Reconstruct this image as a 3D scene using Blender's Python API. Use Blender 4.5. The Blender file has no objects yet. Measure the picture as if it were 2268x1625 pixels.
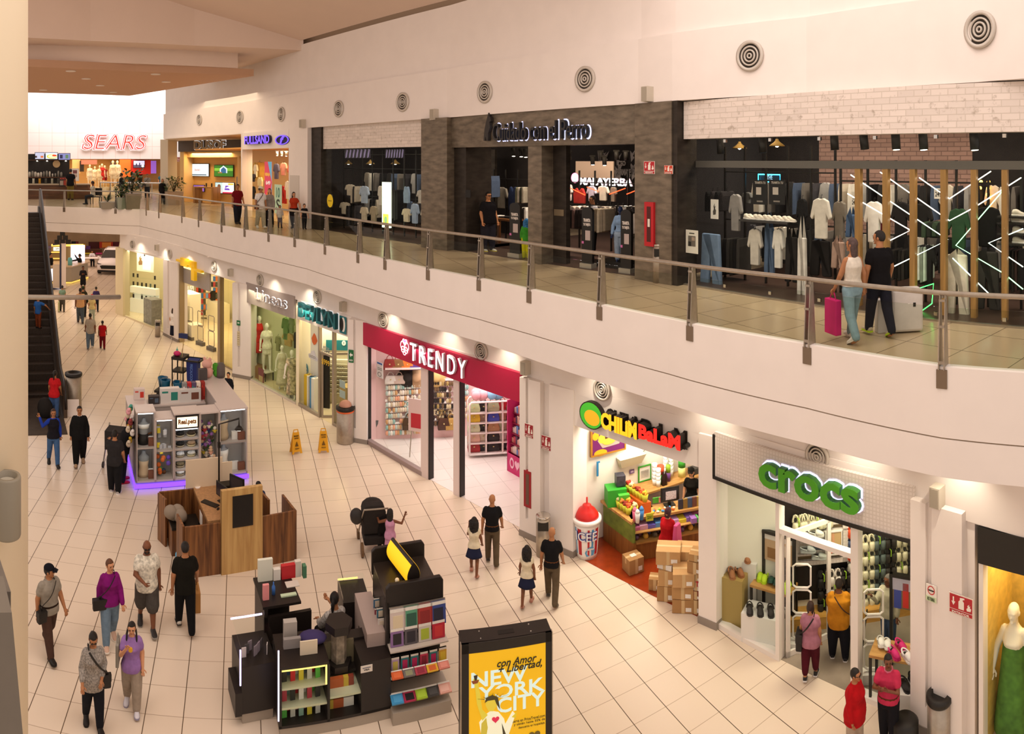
import bpy,math,random
from math import sin,cos,pi,sqrt,atan2,radians,hypot
random.seed(7)
SC=bpy.context.scene
COL=SC.collection
# camera: the photograph is a wide stitched view, so a cylindrical panorama at eye height
FP,YH,XC,EYE=1500.0,355.0,1134.0,8.3
cam=bpy.data.cameras.new('camera');cam_o=bpy.data.objects.new('camera',cam);COL.objects.link(cam_o)
cam_o.location=(0,0,EYE);cam_o.rotation_euler=(pi/2,0,0)
cam.type='PANO';cam.panorama_type='CENTRAL_CYLINDRICAL'
cam.central_cylindrical_range_u_min=-XC/FP;cam.central_cylindrical_range_u_max=(2268-XC)/FP
cam.central_cylindrical_range_v_min=-(1625-YH)/FP;cam.central_cylindrical_range_v_max=YH/FP
cam.central_cylindrical_radius=1.0
cam.clip_start=0.05;cam.clip_end=300
SC.camera=cam_o
# world, big lights, exposure
SC.view_settings.view_transform='Standard';SC.view_settings.look='None'
SC.view_settings.gamma=1.0;SC.view_settings.use_curve_mapping=False
SC.view_settings.exposure=0.0
SC.cycles.use_denoising=True
SC.cycles.max_bounces=6;SC.cycles.diffuse_bounces=3;SC.cycles.glossy_bounces=3
SC.cycles.transparent_max_bounces=16;SC.cycles.transmission_bounces=4
SC.cycles.caustics_reflective=False;SC.cycles.caustics_refractive=False
SC.cycles.sample_clamp_indirect=4.0
WD=bpy.data.worlds.new('world');SC.world=WD;WD.use_nodes=True
_bg=WD.node_tree.nodes['Background'];_bg.inputs[0].default_value=(1.0,0.83,0.73,1);_bg.inputs[1].default_value=0.85
def lamp(name,typ,loc,energy,color=(1,.9,.8),size=1.0,size_y=None,rot=(0,0,0),spot=None,blend=.5):
 l=bpy.data.lights.new(name,typ);l.energy=energy;l.color=color
 if typ=='AREA':
  l.size=size
  if size_y:l.shape='RECTANGLE';l.size_y=size_y
 else:
  l.shadow_soft_size=size
 if typ=='SPOT':l.spot_size=spot;l.spot_blend=blend
 o=bpy.data.objects.new(name,l);o.location=loc;o.rotation_euler=rot;COL.objects.link(o)
 o.visible_glossy=typ!='AREA'
 return o
lamp('overhead_fill','AREA',(-3,7,15.5),1500,(1,.86,.80),16,10,(0.25,-0.15,0))  # added area light overhead, standing in for an unseen skylight
lamp('hall_fill','AREA',(-16,27,11.3),420,(1,.80,.58),10,8)  # added area light to brighten the far hall, no fitting modelled
# helpers
def lin(h):
 if isinstance(h,(tuple,list)):return tuple(h)
 h=h.lstrip('#');c=[int(h[i:i+2],16)/255 for i in(0,2,4)]
 return tuple((x/12.92 if x<=.04045 else((x+.055)/1.055)**2.4)for x in c)
MATS={}
def mat(name,color='#cccccc',rough=.55,metal=0.0,emit=0.0,spec=.5,vary=0.0,vscale=6.0,ecol=None,bump=0.0,stretch=None):
 0
 if name in MATS:return MATS[name]
 m=bpy.data.materials.new(name);m.use_nodes=True;nt=m.node_tree;b=nt.nodes['Principled BSDF']
 c=lin(color)
 b.inputs['Base Color'].default_value=(*c,1);b.inputs['Roughness'].default_value=rough
 b.inputs['Metallic'].default_value=metal;b.inputs['Specular IOR Level'].default_value=spec
 if emit:
  b.inputs['Emission Color'].default_value=(*lin(ecol or color),1);b.inputs['Emission Strength'].default_value=emit
 if vary or bump:
  tc=nt.nodes.new('ShaderNodeTexCoord');nz=nt.nodes.new('ShaderNodeTexNoise')
  nz.inputs['Scale'].default_value=vscale;nz.inputs['Detail'].default_value=5
  if stretch:
   mp=nt.nodes.new('ShaderNodeMapping');mp.inputs['Scale'].default_value=stretch
   nt.links.new(tc.outputs['Object'],mp.inputs[0]);nt.links.new(mp.outputs[0],nz.inputs['Vector'])
  else:nt.links.new(tc.outputs['Object'],nz.inputs['Vector'])
  if vary:
   rp=nt.nodes.new('ShaderNodeValToRGB')
   rp.color_ramp.elements[0].position=.3;rp.color_ramp.elements[1].position=.7
   rp.color_ramp.elements[0].color=(*[x*(1-vary)for x in c],1)
   rp.color_ramp.elements[1].color=(*[min(1,x*(1+vary))for x in c],1)
   nt.links.new(nz.outputs['Fac'],rp.inputs[0]);nt.links.new(rp.outputs[0],b.inputs['Base Color'])
  if bump:
   bp=nt.nodes.new('ShaderNodeBump');bp.inputs['Strength'].default_value=bump;bp.inputs['Distance'].default_value=.02
   nt.links.new(nz.outputs['Fac'],bp.inputs['Height']);nt.links.new(bp.outputs[0],b.inputs['Normal'])
 MATS[name]=m
 return m
def hexmat(h,rough=.55,emit=0.0):
 return mat('paint_'+h.lstrip('#')+('e%g'%emit if emit else '')+('r%g'%rough if rough!=.55 else ''),h,rough,emit=emit)
def glassmat(name,tint=(.97,.99,.98),refl=.10,rough=0.0):
 if name in MATS:return MATS[name]
 m=bpy.data.materials.new(name);m.use_nodes=True;nt=m.node_tree;nt.nodes.clear()
 out=nt.nodes.new('ShaderNodeOutputMaterial');mx=nt.nodes.new('ShaderNodeMixShader')
 tr=nt.nodes.new('ShaderNodeBsdfTransparent');tr.inputs[0].default_value=(*tint,1)
 gl=nt.nodes.new('ShaderNodeBsdfGlossy');gl.inputs['Roughness'].default_value=rough;gl.inputs[0].default_value=(1,1,1,1)
 lw=nt.nodes.new('ShaderNodeLayerWeight');lw.inputs[0].default_value=refl
 ge=nt.nodes.new('ShaderNodeNewGeometry');ml=nt.nodes.new('ShaderNodeMath');ml.operation='SUBTRACT';ml.use_clamp=True
 nt.links.new(lw.outputs['Fresnel'],ml.inputs[0]);nt.links.new(ge.outputs['Backfacing'],ml.inputs[1])
 nt.links.new(ml.outputs[0],mx.inputs[0]);nt.links.new(tr.outputs[0],mx.inputs[1]);nt.links.new(gl.outputs[0],mx.inputs[2])
 nt.links.new(mx.outputs[0],out.inputs[0]);MATS[name]=m
 return m
def gridmat(name,color,line,sx,sy,width,rot=0.0,off=(0,0),rough=.3,spec=.5,vary=.06,offset=0.0,bump=0.0,axes='XY',blend=1.0,mottled=0.0,line2=None,lines=None):
 0
 if name in MATS:return MATS[name]
 m=bpy.data.materials.new(name);m.use_nodes=True;nt=m.node_tree;b=nt.nodes['Principled BSDF']
 tc=nt.nodes.new('ShaderNodeTexCoord');mp=nt.nodes.new('ShaderNodeMapping');br=nt.nodes.new('ShaderNodeTexBrick')
 if axes=='XZ':
  sp=nt.nodes.new('ShaderNodeSeparateXYZ');cb=nt.nodes.new('ShaderNodeCombineXYZ')
  nt.links.new(tc.outputs['Object'],sp.inputs[0]);nt.links.new(sp.outputs[0],cb.inputs[0]);nt.links.new(sp.outputs[2],cb.inputs[1])
  nt.links.new(cb.outputs[0],mp.inputs[0])
 else:nt.links.new(tc.outputs['Object'],mp.inputs[0])
 mp.inputs['Rotation'].default_value=(0,0,rot);mp.inputs['Location'].default_value=(off[0],off[1],0)
 nt.links.new(mp.outputs[0],br.inputs['Vector'])
 br.offset=offset;br.inputs['Scale'].default_value=1;br.inputs['Brick Width'].default_value=sx;br.inputs['Row Height'].default_value=sy
 br.inputs['Mortar Size'].default_value=width;br.inputs['Mortar Smooth'].default_value=.1;br.inputs['Bias'].default_value=0
 c=lin(color)
 br.inputs['Color1'].default_value=(*[x*(1-vary)for x in c],1);br.inputs['Color2'].default_value=(*[min(1,x*(1+vary))for x in c],1)
 br.inputs['Mortar'].default_value=(*lin(line),1)
 last=br.outputs['Color']
 if mottled:
  nz=nt.nodes.new('ShaderNodeTexNoise');nz.inputs['Scale'].default_value=7;nz.inputs['Detail'].default_value=8;nz.inputs['Roughness'].default_value=.7
  nt.links.new(tc.outputs['Object'],nz.inputs['Vector'])
  rp=nt.nodes.new('ShaderNodeValToRGB');rp.color_ramp.elements[0].position=.56;rp.color_ramp.elements[1].position=.68
  nt.links.new(nz.outputs['Fac'],rp.inputs[0])
  ml=nt.nodes.new('ShaderNodeMath');ml.operation='MULTIPLY';ml.inputs[1].default_value=mottled;nt.links.new(rp.outputs[0],ml.inputs[0])
  mx=nt.nodes.new('ShaderNodeMix');mx.data_type='RGBA';nt.links.new(ml.outputs[0],mx.inputs[0]);nt.links.new(last,mx.inputs[6]);mx.inputs[7].default_value=(*lin(line2 or line),1)
  last=mx.outputs[2]
 if lines:
  b2=nt.nodes.new('ShaderNodeTexBrick');b2.offset=0;nt.links.new(mp.outputs[0],b2.inputs['Vector'])
  for k_,v_ in(('Scale',1),('Brick Width',sx),('Row Height',999),('Mortar Size',lines[1]),('Mortar Smooth',.2)):b2.inputs[k_].default_value=v_
  mx=nt.nodes.new('ShaderNodeMix');mx.data_type='RGBA';nt.links.new(b2.outputs['Fac'],mx.inputs[0]);nt.links.new(last,mx.inputs[6]);mx.inputs[7].default_value=(*lin(lines[0]),1);last=mx.outputs[2]
 nt.links.new(last,b.inputs['Base Color'])
 b.inputs['Roughness'].default_value=rough;b.inputs['Specular IOR Level'].default_value=spec
 if bump:
  bp=nt.nodes.new('ShaderNodeBump');bp.inputs['Strength'].default_value=bump;bp.inputs['Distance'].default_value=.02
  nt.links.new(br.outputs['Fac'],bp.inputs['Height']);bp.invert=True;nt.links.new(bp.outputs[0],b.inputs['Normal'])
 MATS[name]=m
 return m
def woodmat(name,c1,c2,scale=(9,9,.7),rough=.45):
 if name in MATS:return MATS[name]
 m=bpy.data.materials.new(name);m.use_nodes=True;nt=m.node_tree;b=nt.nodes['Principled BSDF']
 tc=nt.nodes.new('ShaderNodeTexCoord');mp=nt.nodes.new('ShaderNodeMapping');mp.inputs['Scale'].default_value=scale
 nz=nt.nodes.new('ShaderNodeTexNoise');nz.inputs['Scale'].default_value=1.3;nz.inputs['Detail'].default_value=6;nz.inputs['Distortion'].default_value=.6
 rp=nt.nodes.new('ShaderNodeValToRGB');rp.color_ramp.elements[0].position=.33;rp.color_ramp.elements[1].position=.66
 rp.color_ramp.elements[0].color=(*lin(c1),1);rp.color_ramp.elements[1].color=(*lin(c2),1)
 nt.links.new(tc.outputs['Object'],mp.inputs[0]);nt.links.new(mp.outputs[0],nz.inputs['Vector'])
 nt.links.new(nz.outputs['Fac'],rp.inputs[0]);nt.links.new(rp.outputs[0],b.inputs['Base Color'])
 b.inputs['Roughness'].default_value=rough
 MATS[name]=m
 return m
class MB:
 0
 def __init__(s):s.v=[];s.f=[];s.m=[]
 def add(s,vs,fs,m=0):
  n=len(s.v);s.v+=[tuple(p)for p in vs];s.f+=[tuple(i+n for i in f)for f in fs];s.m+=[m]*len(fs);return s
 def box(s,x0,y0,z0,x1,y1,z1,m=0):
  if x0>x1:x0,x1=x1,x0
  if y0>y1:y0,y1=y1,y0
  if z0>z1:z0,z1=z1,z0
  return s.add([(x0,y0,z0),(x1,y0,z0),(x1,y1,z0),(x0,y1,z0),(x0,y0,z1),(x1,y0,z1),(x1,y1,z1),(x0,y1,z1)],[(0,3,2,1),(4,5,6,7),(0,1,5,4),(1,2,6,5),(2,3,7,6),(3,0,4,7)],m)
 def cbox(s,c,d,rz=0,m=0,rx=0):
  q=MB().box(-d[0]/2,-d[1]/2,-d[2]/2,d[0]/2,d[1]/2,d[2]/2)
  return s.put(q,c,rz,rx,m)
 def put(s,q,c=(0,0,0),rz=0,rx=0,m=None,sc=1.0):
  cr,sr,cx,sx=cos(rz),sin(rz),cos(rx),sin(rx);n=len(s.v)
  for(x,y,z)in q.v:
   x,y,z=x*sc,y*sc,z*sc
   y,z=y*cx-z*sx,y*sx+z*cx
   x,y=x*cr-y*sr,x*sr+y*cr
   s.v.append((x+c[0],y+c[1],z+c[2]))
  s.f+=[tuple(i+n for i in f)for f in q.f];s.m+=(q.m if m is None else[m]*len(q.f));return s
 def prism(s,poly,z0,z1,m=0):
  n=len(poly);a=sum(poly[i][0]*poly[(i+1)%n][1]-poly[(i+1)%n][0]*poly[i][1]for i in range(n))
  if a<0:poly=poly[::-1]
  return s.add([(x,y,z0)for x,y in poly]+[(x,y,z1)for x,y in poly],[tuple(range(n))[::-1],tuple(range(n,2*n))]+[(i,(i+1)%n,n+(i+1)%n,n+i)for i in range(n)],m)
 def xprism(s,poly,y0,y1,m=0):
  0
  n=len(poly);a=sum(poly[i][0]*poly[(i+1)%n][1]-poly[(i+1)%n][0]*poly[i][1]for i in range(n))
  if a<0:poly=poly[::-1]
  return s.add([(x,y0,z)for x,z in poly]+[(x,y1,z)for x,z in poly],[tuple(range(n)),tuple(range(n,2*n))[::-1]]+[(i,n+i,n+(i+1)%n,(i+1)%n)for i in range(n)],m)
 def cyl(s,p0,p1,r0,r1=None,n=12,m=0,cap=True):
  r1=r0 if r1 is None else r1
  return s.tube([p0,p1],[r0,r1],n,m,cap)
 def tube(s,pts,r,n=8,m=0,cap=True,flat=1.0):
  if not isinstance(r,(list,tuple)):r=[r]*len(pts)
  k=len(pts);base=len(s.v);up=None
  for i,p in enumerate(pts):
   a=pts[max(0,i-1)];b=pts[min(k-1,i+1)]
   t=[b[j]-a[j]for j in range(3)];L=sqrt(sum(x*x for x in t))or 1;t=[x/L for x in t]
   if up is None:up=[0,0,1]if abs(t[2])<.9 else[0,1,0]
   d=sum(up[j]*t[j]for j in range(3));u=[up[j]-d*t[j]for j in range(3)]
   L=sqrt(sum(x*x for x in u))or 1;u=[x/L for x in u];up=u
   w=[t[1]*u[2]-t[2]*u[1],t[2]*u[0]-t[0]*u[2],t[0]*u[1]-t[1]*u[0]]
   for j in range(n):
    ang=2*pi*j/n;cu,cw=r[i]*cos(ang),r[i]*sin(ang)*flat
    s.v.append(tuple(p[q]+u[q]*cu+w[q]*cw for q in range(3)))
  for i in range(k-1):
   for j in range(n):
    a=base+i*n+j;b=base+i*n+(j+1)%n
    s.f.append((a,b,b+n,a+n));s.m.append(m)
  if cap:
   s.f.append(tuple(base+j for j in range(n))[::-1]);s.m.append(m)
   s.f.append(tuple(base+(k-1)*n+j for j in range(n)));s.m.append(m)
  return s
 def lathe(s,prof,c=(0,0,0),n=16,m=0):
  base=len(s.v);k=len(prof)
  for(r,z)in prof:
   for j in range(n):s.v.append((c[0]+r*cos(2*pi*j/n),c[1]+r*sin(2*pi*j/n),c[2]+z))
  for i in range(k-1):
   for j in range(n):
    a=base+i*n+j;b=base+i*n+(j+1)%n;s.f.append((a,b,b+n,a+n));s.m.append(m)
  s.f.append(tuple(base+j for j in range(n))[::-1]);s.m.append(m)
  s.f.append(tuple(base+(k-1)*n+j for j in range(n)));s.m.append(m)
  return s
 def ell(s,c,r,nu=12,nv=8,m=0,M=None):
  if not isinstance(r,(list,tuple)):r=(r,r,r)
  q=MB()
  for i in range(1,nv):
   ph=pi*i/nv
   for j in range(nu):
    th=2*pi*j/nu;q.v.append((r[0]*sin(ph)*cos(th),r[1]*sin(ph)*sin(th),-r[2]*cos(ph)))
  b=len(q.v);q.v+=[(0,0,-r[2]),(0,0,r[2])]
  for i in range(nv-2):
   for j in range(nu):
    a=i*nu+j;bb=i*nu+(j+1)%nu;q.f.append((a,bb,bb+nu,a+nu))
  for j in range(nu):
   q.f.append((b,(j+1)%nu,j));q.f.append((b+1,(nv-2)*nu+j,(nv-2)*nu+(j+1)%nu))
  vs=[M(p)for p in q.v]if M else q.v
  return s.add([(p[0]+c[0],p[1]+c[1],p[2]+c[2])for p in vs],q.f,m)
 def loft(s,rings,m=0,cap=True):
  n=len(rings[0]);base=len(s.v)
  for r in rings:s.v+=[tuple(p)for p in r]
  for i in range(len(rings)-1):
   for j in range(n):
    a=base+i*n+j;b=base+i*n+(j+1)%n;s.f.append((a,b,b+n,a+n));s.m.append(m)
  if cap:
   s.f.append(tuple(base+j for j in range(n))[::-1]);s.m.append(m)
   s.f.append(tuple(base+(len(rings)-1)*n+j for j in range(n)));s.m.append(m)
  return s
 def mesh(s,name,mats,smooth=False):
  me=bpy.data.meshes.new(name);me.from_pydata(s.v,[],s.f)
  for x in(mats if isinstance(mats,(list,tuple))else[mats]):me.materials.append(x)
  if max(s.m,default=0):me.polygons.foreach_set('material_index',s.m)
  if smooth:me.polygons.foreach_set('use_smooth',[True]*len(s.f))
  me.update()
  return me
def obj(name,data,parent=None,loc=(0,0,0),rz=0.0,rx=0.0,bevel=0.0):
 o=bpy.data.objects.new(name,data);COL.objects.link(o);o.location=loc;o.rotation_euler=(rx,0,rz)
 if parent is not None:o.parent=parent
 if bevel:
  b=o.modifiers.new('edge','BEVEL');b.width=bevel;b.segments=2;b.limit_method='ANGLE'
 return o
def tag(o,label,cat,group=None,kind=None):
 o['label']=label;o['category']=cat
 if group:o['group']=group
 if kind:o['kind']=kind
 return o
def thing(name,label,cat,loc=(0,0,0),rz=0.0,group=None):
 o=bpy.data.objects.new(name,None);o.empty_display_size=.2;COL.objects.link(o)
 o.location=loc;o.rotation_euler=(0,0,rz)
 return tag(o,label,cat,group)
def one(name,mb,mats,label,cat,loc=(0,0,0),rz=0.0,group=None,smooth=False,bevel=0.0,rx=0.0):
 me=mb if not isinstance(mb,MB)else mb.mesh(name,mats,smooth)
 return tag(obj(name,me,None,loc,rz,rx,bevel),label,cat,group)
def part(name,mb,mats,parent,smooth=False,bevel=0.0,loc=(0,0,0),rz=0.0,label=None):
 me=mb if not isinstance(mb,MB)else mb.mesh(name,mats,smooth)
 o=obj(name,me,parent,loc,rz,0,bevel)
 if label:o['label']=label
 return o
def struct(name,mb,mats,loc=(0,0,0),rz=0.0,smooth=False,bevel=0.0,parent=None):
 o=obj(name,mb.mesh(name,mats,smooth),parent,loc,rz,0,bevel);o['kind']='structure'
 return o
def dup(root,loc,rz,label=None,group=None):
 r=root.copy();COL.objects.link(r);r.location=loc;r.rotation_euler=(root.rotation_euler[0],0,rz)
 if label:r['label']=label
 if group:r['group']=group
 for ch in root.children:
  c=ch.copy();COL.objects.link(c);c.parent=r
  for g in ch.children:
   d=g.copy();COL.objects.link(d);d.parent=c
 return r
UP=5.7
def G(x,y,z=0.0):
 r=FP*(EYE-z)/(y-YH);a=(x-XC)/FP
 return(r*sin(a),r*cos(a))
def P3(x,y,rho):
 a=(x-XC)/FP
 return(rho*sin(a),rho*cos(a),EYE-(y-YH)/FP*rho)
def rho_of(x,y,z=0.0):return FP*(EYE-z)/(y-YH)
class Fr:
 0
 def __init__(s,p0,p1,z0=0.0):
  s.p=p0;s.z0=z0;s.a=atan2(p1[1]-p0[1],p1[0]-p0[0]);s.L=hypot(p1[0]-p0[0],p1[1]-p0[1])
  s.u=(cos(s.a),sin(s.a));s.b=(-sin(s.a),cos(s.a))
  s.loc=(p0[0],p0[1],0)
 def w(s,x,d,z):return(s.p[0]+s.u[0]*x+s.b[0]*d,s.p[1]+s.u[1]*x+s.b[1]*d,z)
 def hit(s,px,py,d=0.0):
  a=(px-XC)/FP;k=(sin(a),cos(a));o=(s.p[0]+s.b[0]*d,s.p[1]+s.b[1]*d)
  den=k[0]*s.u[1]-k[1]*s.u[0];rho=(o[0]*s.u[1]-o[1]*s.u[0])/den;t=(o[0]*k[1]-o[1]*k[0])/den
  return t,EYE-(py-YH)/FP*rho
 def flo(s,px,py,z=0.0):
  0
  q=G(px,py,z);dx,dy=q[0]-s.p[0],q[1]-s.p[1]
  return dx*s.u[0]+dy*s.u[1],dx*s.b[0]+dy*s.b[1]
 def R(s,d,x0,yt,yb,x1):
  0
  a,z1=s.hit(x0,yt,d);_,z0=s.hit(x0,yb,d);b,_=s.hit(x1,yt,d)
  return a,z0,b,z1
_TXT={}
def textmesh(body,bold=0.0,shear=0.0,ext=.02,bev=0.0,space=1.0):
 k=(body,bold,shear,ext,bev,space)
 if k in _TXT:return _TXT[k]
 c=bpy.data.curves.new('lettering','FONT');c.body=body;c.extrude=ext;c.offset=bold;c.shear=shear;c.bevel_depth=bev
 c.space_character=space;c.resolution_u=3
 o=bpy.data.objects.new('lettering',c);COL.objects.link(o);bpy.context.view_layer.update()
 dg=bpy.context.evaluated_depsgraph_get();me=o.evaluated_get(dg).to_mesh()
 vs=[tuple(v.co)for v in me.vertices];fs=[tuple(p.vertices)for p in me.polygons]
 o.to_mesh_clear();bpy.data.objects.remove(o);bpy.data.curves.remove(c)
 x0=min(v[0]for v in vs);x1=max(v[0]for v in vs);y0=min(v[1]for v in vs);y1=max(v[1]for v in vs)
 _TXT[k]=(vs,fs,x0,x1,y0,y1)
 return _TXT[k]
def textmb(body,x0,z0,x1,z1,y=0.0,th=.02,m=0,mirror=False,grow=0.0,**kw):
 0
 vs,fs,a,b,c,d=textmesh(body,**kw);e=kw.get('ext',.02)or 1
 x0-=grow;z0-=grow;x1+=grow;z1+=grow;q=MB()
 q.v=[((x0+(p[0]-a)/(b-a)*(x1-x0))if not mirror else(x1-(p[0]-a)/(b-a)*(x1-x0)),y-p[2]/e*th/2,z0+(p[1]-c)/(d-c)*(z1-z0))for p in vs]
 q.f=[f if not mirror else f[::-1]for f in fs];q.m=[m]*len(fs)
 return q
WHITE=mat('white_plaster','#ece2da',.8,vary=.02,vscale=2)
STEEL=mat('brushed_steel','#b0a596',.38,.75,vary=.08,vscale=14)
DSTEEL=mat('dark_steel','#5c5349',.4,.85,vary=.1,vscale=12)
BLACK=mat('black_plastic','#16130f',.45)
CHROME=mat('chrome','#d8d4cc',.18,1.0)
GLASS=glassmat('clear_glass');
# people
REMESH=[]
def fuse(name,mb,mats,parent,voxel,extra=None):
 o=part(name,mb,mats,parent);REMESH.append((o,voxel,extra));return o
def bake_fused():
 for o,v,e in REMESH:
  r=o.modifiers.new('fuse','REMESH');r.mode='VOXEL';r.voxel_size=v;r.use_smooth_shade=True
  s=o.modifiers.new('soft','SMOOTH');s.factor=.5;s.iterations=3
 bpy.context.view_layer.update();dg=bpy.context.evaluated_depsgraph_get();out=[]
 for o,v,e in REMESH:
  ev=o.evaluated_get(dg);me=ev.to_mesh()
  vs=[tuple(q.co)for q in me.vertices];fs=[tuple(p.vertices)for p in me.polygons];ev.to_mesh_clear();out.append((vs,fs))
 for(o,v,e),(vs,fs)in zip(REMESH,out):
  o.modifiers.clear();mb=MB();mb.v=vs;mb.f=fs;mb.m=[0]*len(fs)
  if e:mb.put(e)
  me=mb.mesh(o.data.name,list(o.data.materials),True);o.data=me
def capsule(mb,pts,rs,n=10,m=0):
 0
 P,R=[],[]
 a,b=pts[0],pts[1];L=sqrt(sum((b[i]-a[i])**2 for i in range(3)))or 1;t=[(b[i]-a[i])/L for i in range(3)]
 for k in(.98,.7):P.append(tuple(a[i]-t[i]*rs[0]*k for i in range(3)));R.append(rs[0]*sqrt(1-k*k)+.0005)
 P+=list(pts);R+=list(rs)
 a,b=pts[-2],pts[-1];L=sqrt(sum((b[i]-a[i])**2 for i in range(3)))or 1;t=[(b[i]-a[i])/L for i in range(3)]
 for k in(.7,.98):P.append(tuple(b[i]+t[i]*rs[-1]*k for i in range(3)));R.append(rs[-1]*sqrt(1-k*k)+.0005)
 return mb.tube(P,R,n,m)
def vadd(a,b,k=1.0):return tuple(a[i]+b[i]*k for i in range(3))
def vunit(a):L=sqrt(sum(x*x for x in a))or 1;return tuple(x/L for x in a)
def cross(a,b):return(a[1]*b[2]-a[2]*b[1],a[2]*b[0]-a[0]*b[2],a[0]*b[1]-a[1]*b[0])
SKIN={'tan':'#a8714a','light':'#c98f68','brown':'#74452a','pale':'#d9a581','dark':'#4f2e1c'}
def skeleton(S,female,pose):
 0
 g=lambda k,d=0:radians(pose.get(k,d));J={}
 hw=.052*S;sw=(.098 if female else .112)*S*pose.get('shoulders',1)
 low=9
 for sd,s in(('l',1),('r',-1)):
  hip=(s*hw,0,0);th=g(sd+'_hip');kb=g(sd+'_knee');ab=g(sd+'_out',2)
  knee=vadd(hip,(s*sin(ab),-sin(th)*cos(ab),-cos(th)*cos(ab)),.245*S)
  sh=th-kb;ank=vadd(knee,(s*sin(ab)*.3,-sin(sh),-cos(sh)),.225*S)
  fp=pose.get(sd+'_foot');fp=radians(fp)if fp is not None else(-min(0,sh)*.9 if sh<-.15 else 0)
  J[sd+'hip'],J[sd+'knee'],J[sd+'ank'],J[sd+'fp']=hip,knee,ank,fp
  toe=ank[2]-.04*S*cos(fp)-.11*S*sin(fp)
  low=min(low,toe)
 dz=-low;up=lambda p:(p[0],p[1],p[2]+dz)
 for sd in 'lr':
  for k in('hip','knee','ank'):J[sd+k]=up(J[sd+k])
 J['pz']=dz;ln=g('lean');J['lean']=ln;tw=g('twist')
 def tor(x,y,z):
  k=max(0,z)/(.3*S);x,y=x*cos(tw*k)-y*sin(tw*k),x*sin(tw*k)+y*cos(tw*k)
  if z<=0:return(x,y,dz+z)
  return(x,y*cos(ln)-z*sin(ln),dz+z*cos(ln)+y*sin(ln))
 J['tor']=tor
 for sd,s in(('l',1),('r',-1)):
  sho=tor(s*sw,0,.305*S);ph=g(sd+'_arm')+ln*.5;be=g(sd+'_abd',8);el=g(sd+'_elb',12);io=g(sd+'_in',0)
  elb=vadd(sho,(s*sin(be),-sin(ph)*cos(be),-cos(ph)*cos(be)),.172*S)
  fd=vunit((s*sin(be)*.5-s*sin(io),-sin(ph+el)*cos(io),-cos(ph+el)*cos(io)))
  wri=vadd(elb,fd,.15*S)
  J[sd+'sho'],J[sd+'elb'],J[sd+'wri'],J[sd+'fd']=sho,elb,wri,fd
  J[sd+'hand']=vadd(wri,fd,.06*S)
 J['neck']=tor(0,.005*S,.345*S);J['head']=vadd(tor(0,-.012*S,.345*S),(0,0,1),.085*S);J['sw']=sw
 J['top']=J['head'][2]+.067*S
 return J
def headmap(J,S,pose):
 yw,pt,rl=radians(pose.get('yaw',0)),radians(pose.get('nod',0)),radians(pose.get('tilt',0))
 c=J['head']
 def M(p):
  x,y,z=p[0]*S,p[1]*S,p[2]*S
  y,z=y*cos(pt)-z*sin(pt),z*cos(pt)+y*sin(pt)
  x,z=x*cos(rl)-z*sin(rl),x*sin(rl)+z*cos(rl)
  x,y=x*cos(yw)-y*sin(yw),x*sin(yw)+y*cos(yw)
  return(c[0]+x,c[1]+y,c[2]+z)
 return M
def torso_rings(J,S,fem,fat,z0,z1,grow,n=16,flare=0.0):
 prof=([(-.06,.085,.072),(-.01,.098,.075),(.03,.097,.072),(.10,.074,.058),(.16,.080,.062),(.22,.088,.075),(.26,.086,.064),(.295,.076,.048),(.318,.050,.040),(.345,.032,.032)]if fem else[(-.06,.080,.066),(-.01,.092,.070),(.03,.092,.070),(.10,.084,.064),(.16,.092,.068),(.22,.101,.073),(.26,.102,.068),(.295,.090,.052),(.318,.058,.042),(.345,.036,.036)])
 def at(z):
  for i in range(len(prof)-1):
   a,b=prof[i],prof[i+1]
   if a[0]<=z<=b[0]:t=(z-a[0])/(b[0]-a[0]);return a[1]+(b[1]-a[1])*t,a[2]+(b[2]-a[2])*t
  return prof[0][1:]if z<prof[0][0]else prof[-1][1:]
 zs=sorted({z0,z1}|{p[0]for p in prof if z0<p[0]<z1}|{z0+(z1-z0)*k/6 for k in range(7)});rings=[]
 for z in zs:
  rx,ry=at(z);belly=max(0,1-abs(z-.07)/.16)*(fat-1);w=1+(fat-1)*.55*(1 if z<.28 else .3)+belly*.25;gx=grow*(1 if z<.31 else .6)+flare*max(0,(.1-z)/.16)
  y0=-.012*belly*S*3;fm=-.012*S if fem and .17<z<.26 else 0
  R=[]
  for j in range(n):
   t=2*pi*j/n;cx,sy=cos(t),sin(t);ex=.85
   x=(rx*S*w+gx*S)*abs(cx)**ex*(1 if cx>=0 else-1);y=(ry*S*w+gx*S)*abs(sy)**ex*(1 if sy>=0 else-1)
   if sy<0:y+=(y0+fm)*abs(sy)
   R.append(J['tor'](x,y,z*S))
  rings.append(R)
 return rings
def shoe_mb(S,kind='shoe'):
 L,W,q=.155*S,.030*S,MB();rings=[]
 for t,w,h in((0,.55,.040),(.06,.85,.05),(.25,.95,.055),(.42,.9,.046),(.6,1.05,.030),(.8,1.08,.022),(.95,.8,.016),(1.0,.4,.010)):
  y=.045*S-t*L;r=[]
  for j in range(10):
   a=2*pi*j/10;z=(h*S if sin(a)>0 else 0)*(abs(sin(a))**.5 if sin(a)>0 else 0)+.012*S
   r.append((W*w*cos(a)*(1 if sin(a)>-.1 else 1),y,z))
  rings.append(r)
 q.loft(rings,0);rings=[]
 for t,w in((-.02,.6),(.05,.95),(.25,1.02),(.42,.95),(.6,1.12),(.8,1.15),(.96,.85),(1.03,.4)):
  y=.045*S-t*L;rings.append([(W*w,y,0),(W*w,y,.016*S),(-W*w,y,.016*S),(-W*w,y,0)])
 q.loft(rings,1)
 return q
PEOPLE={}
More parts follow.
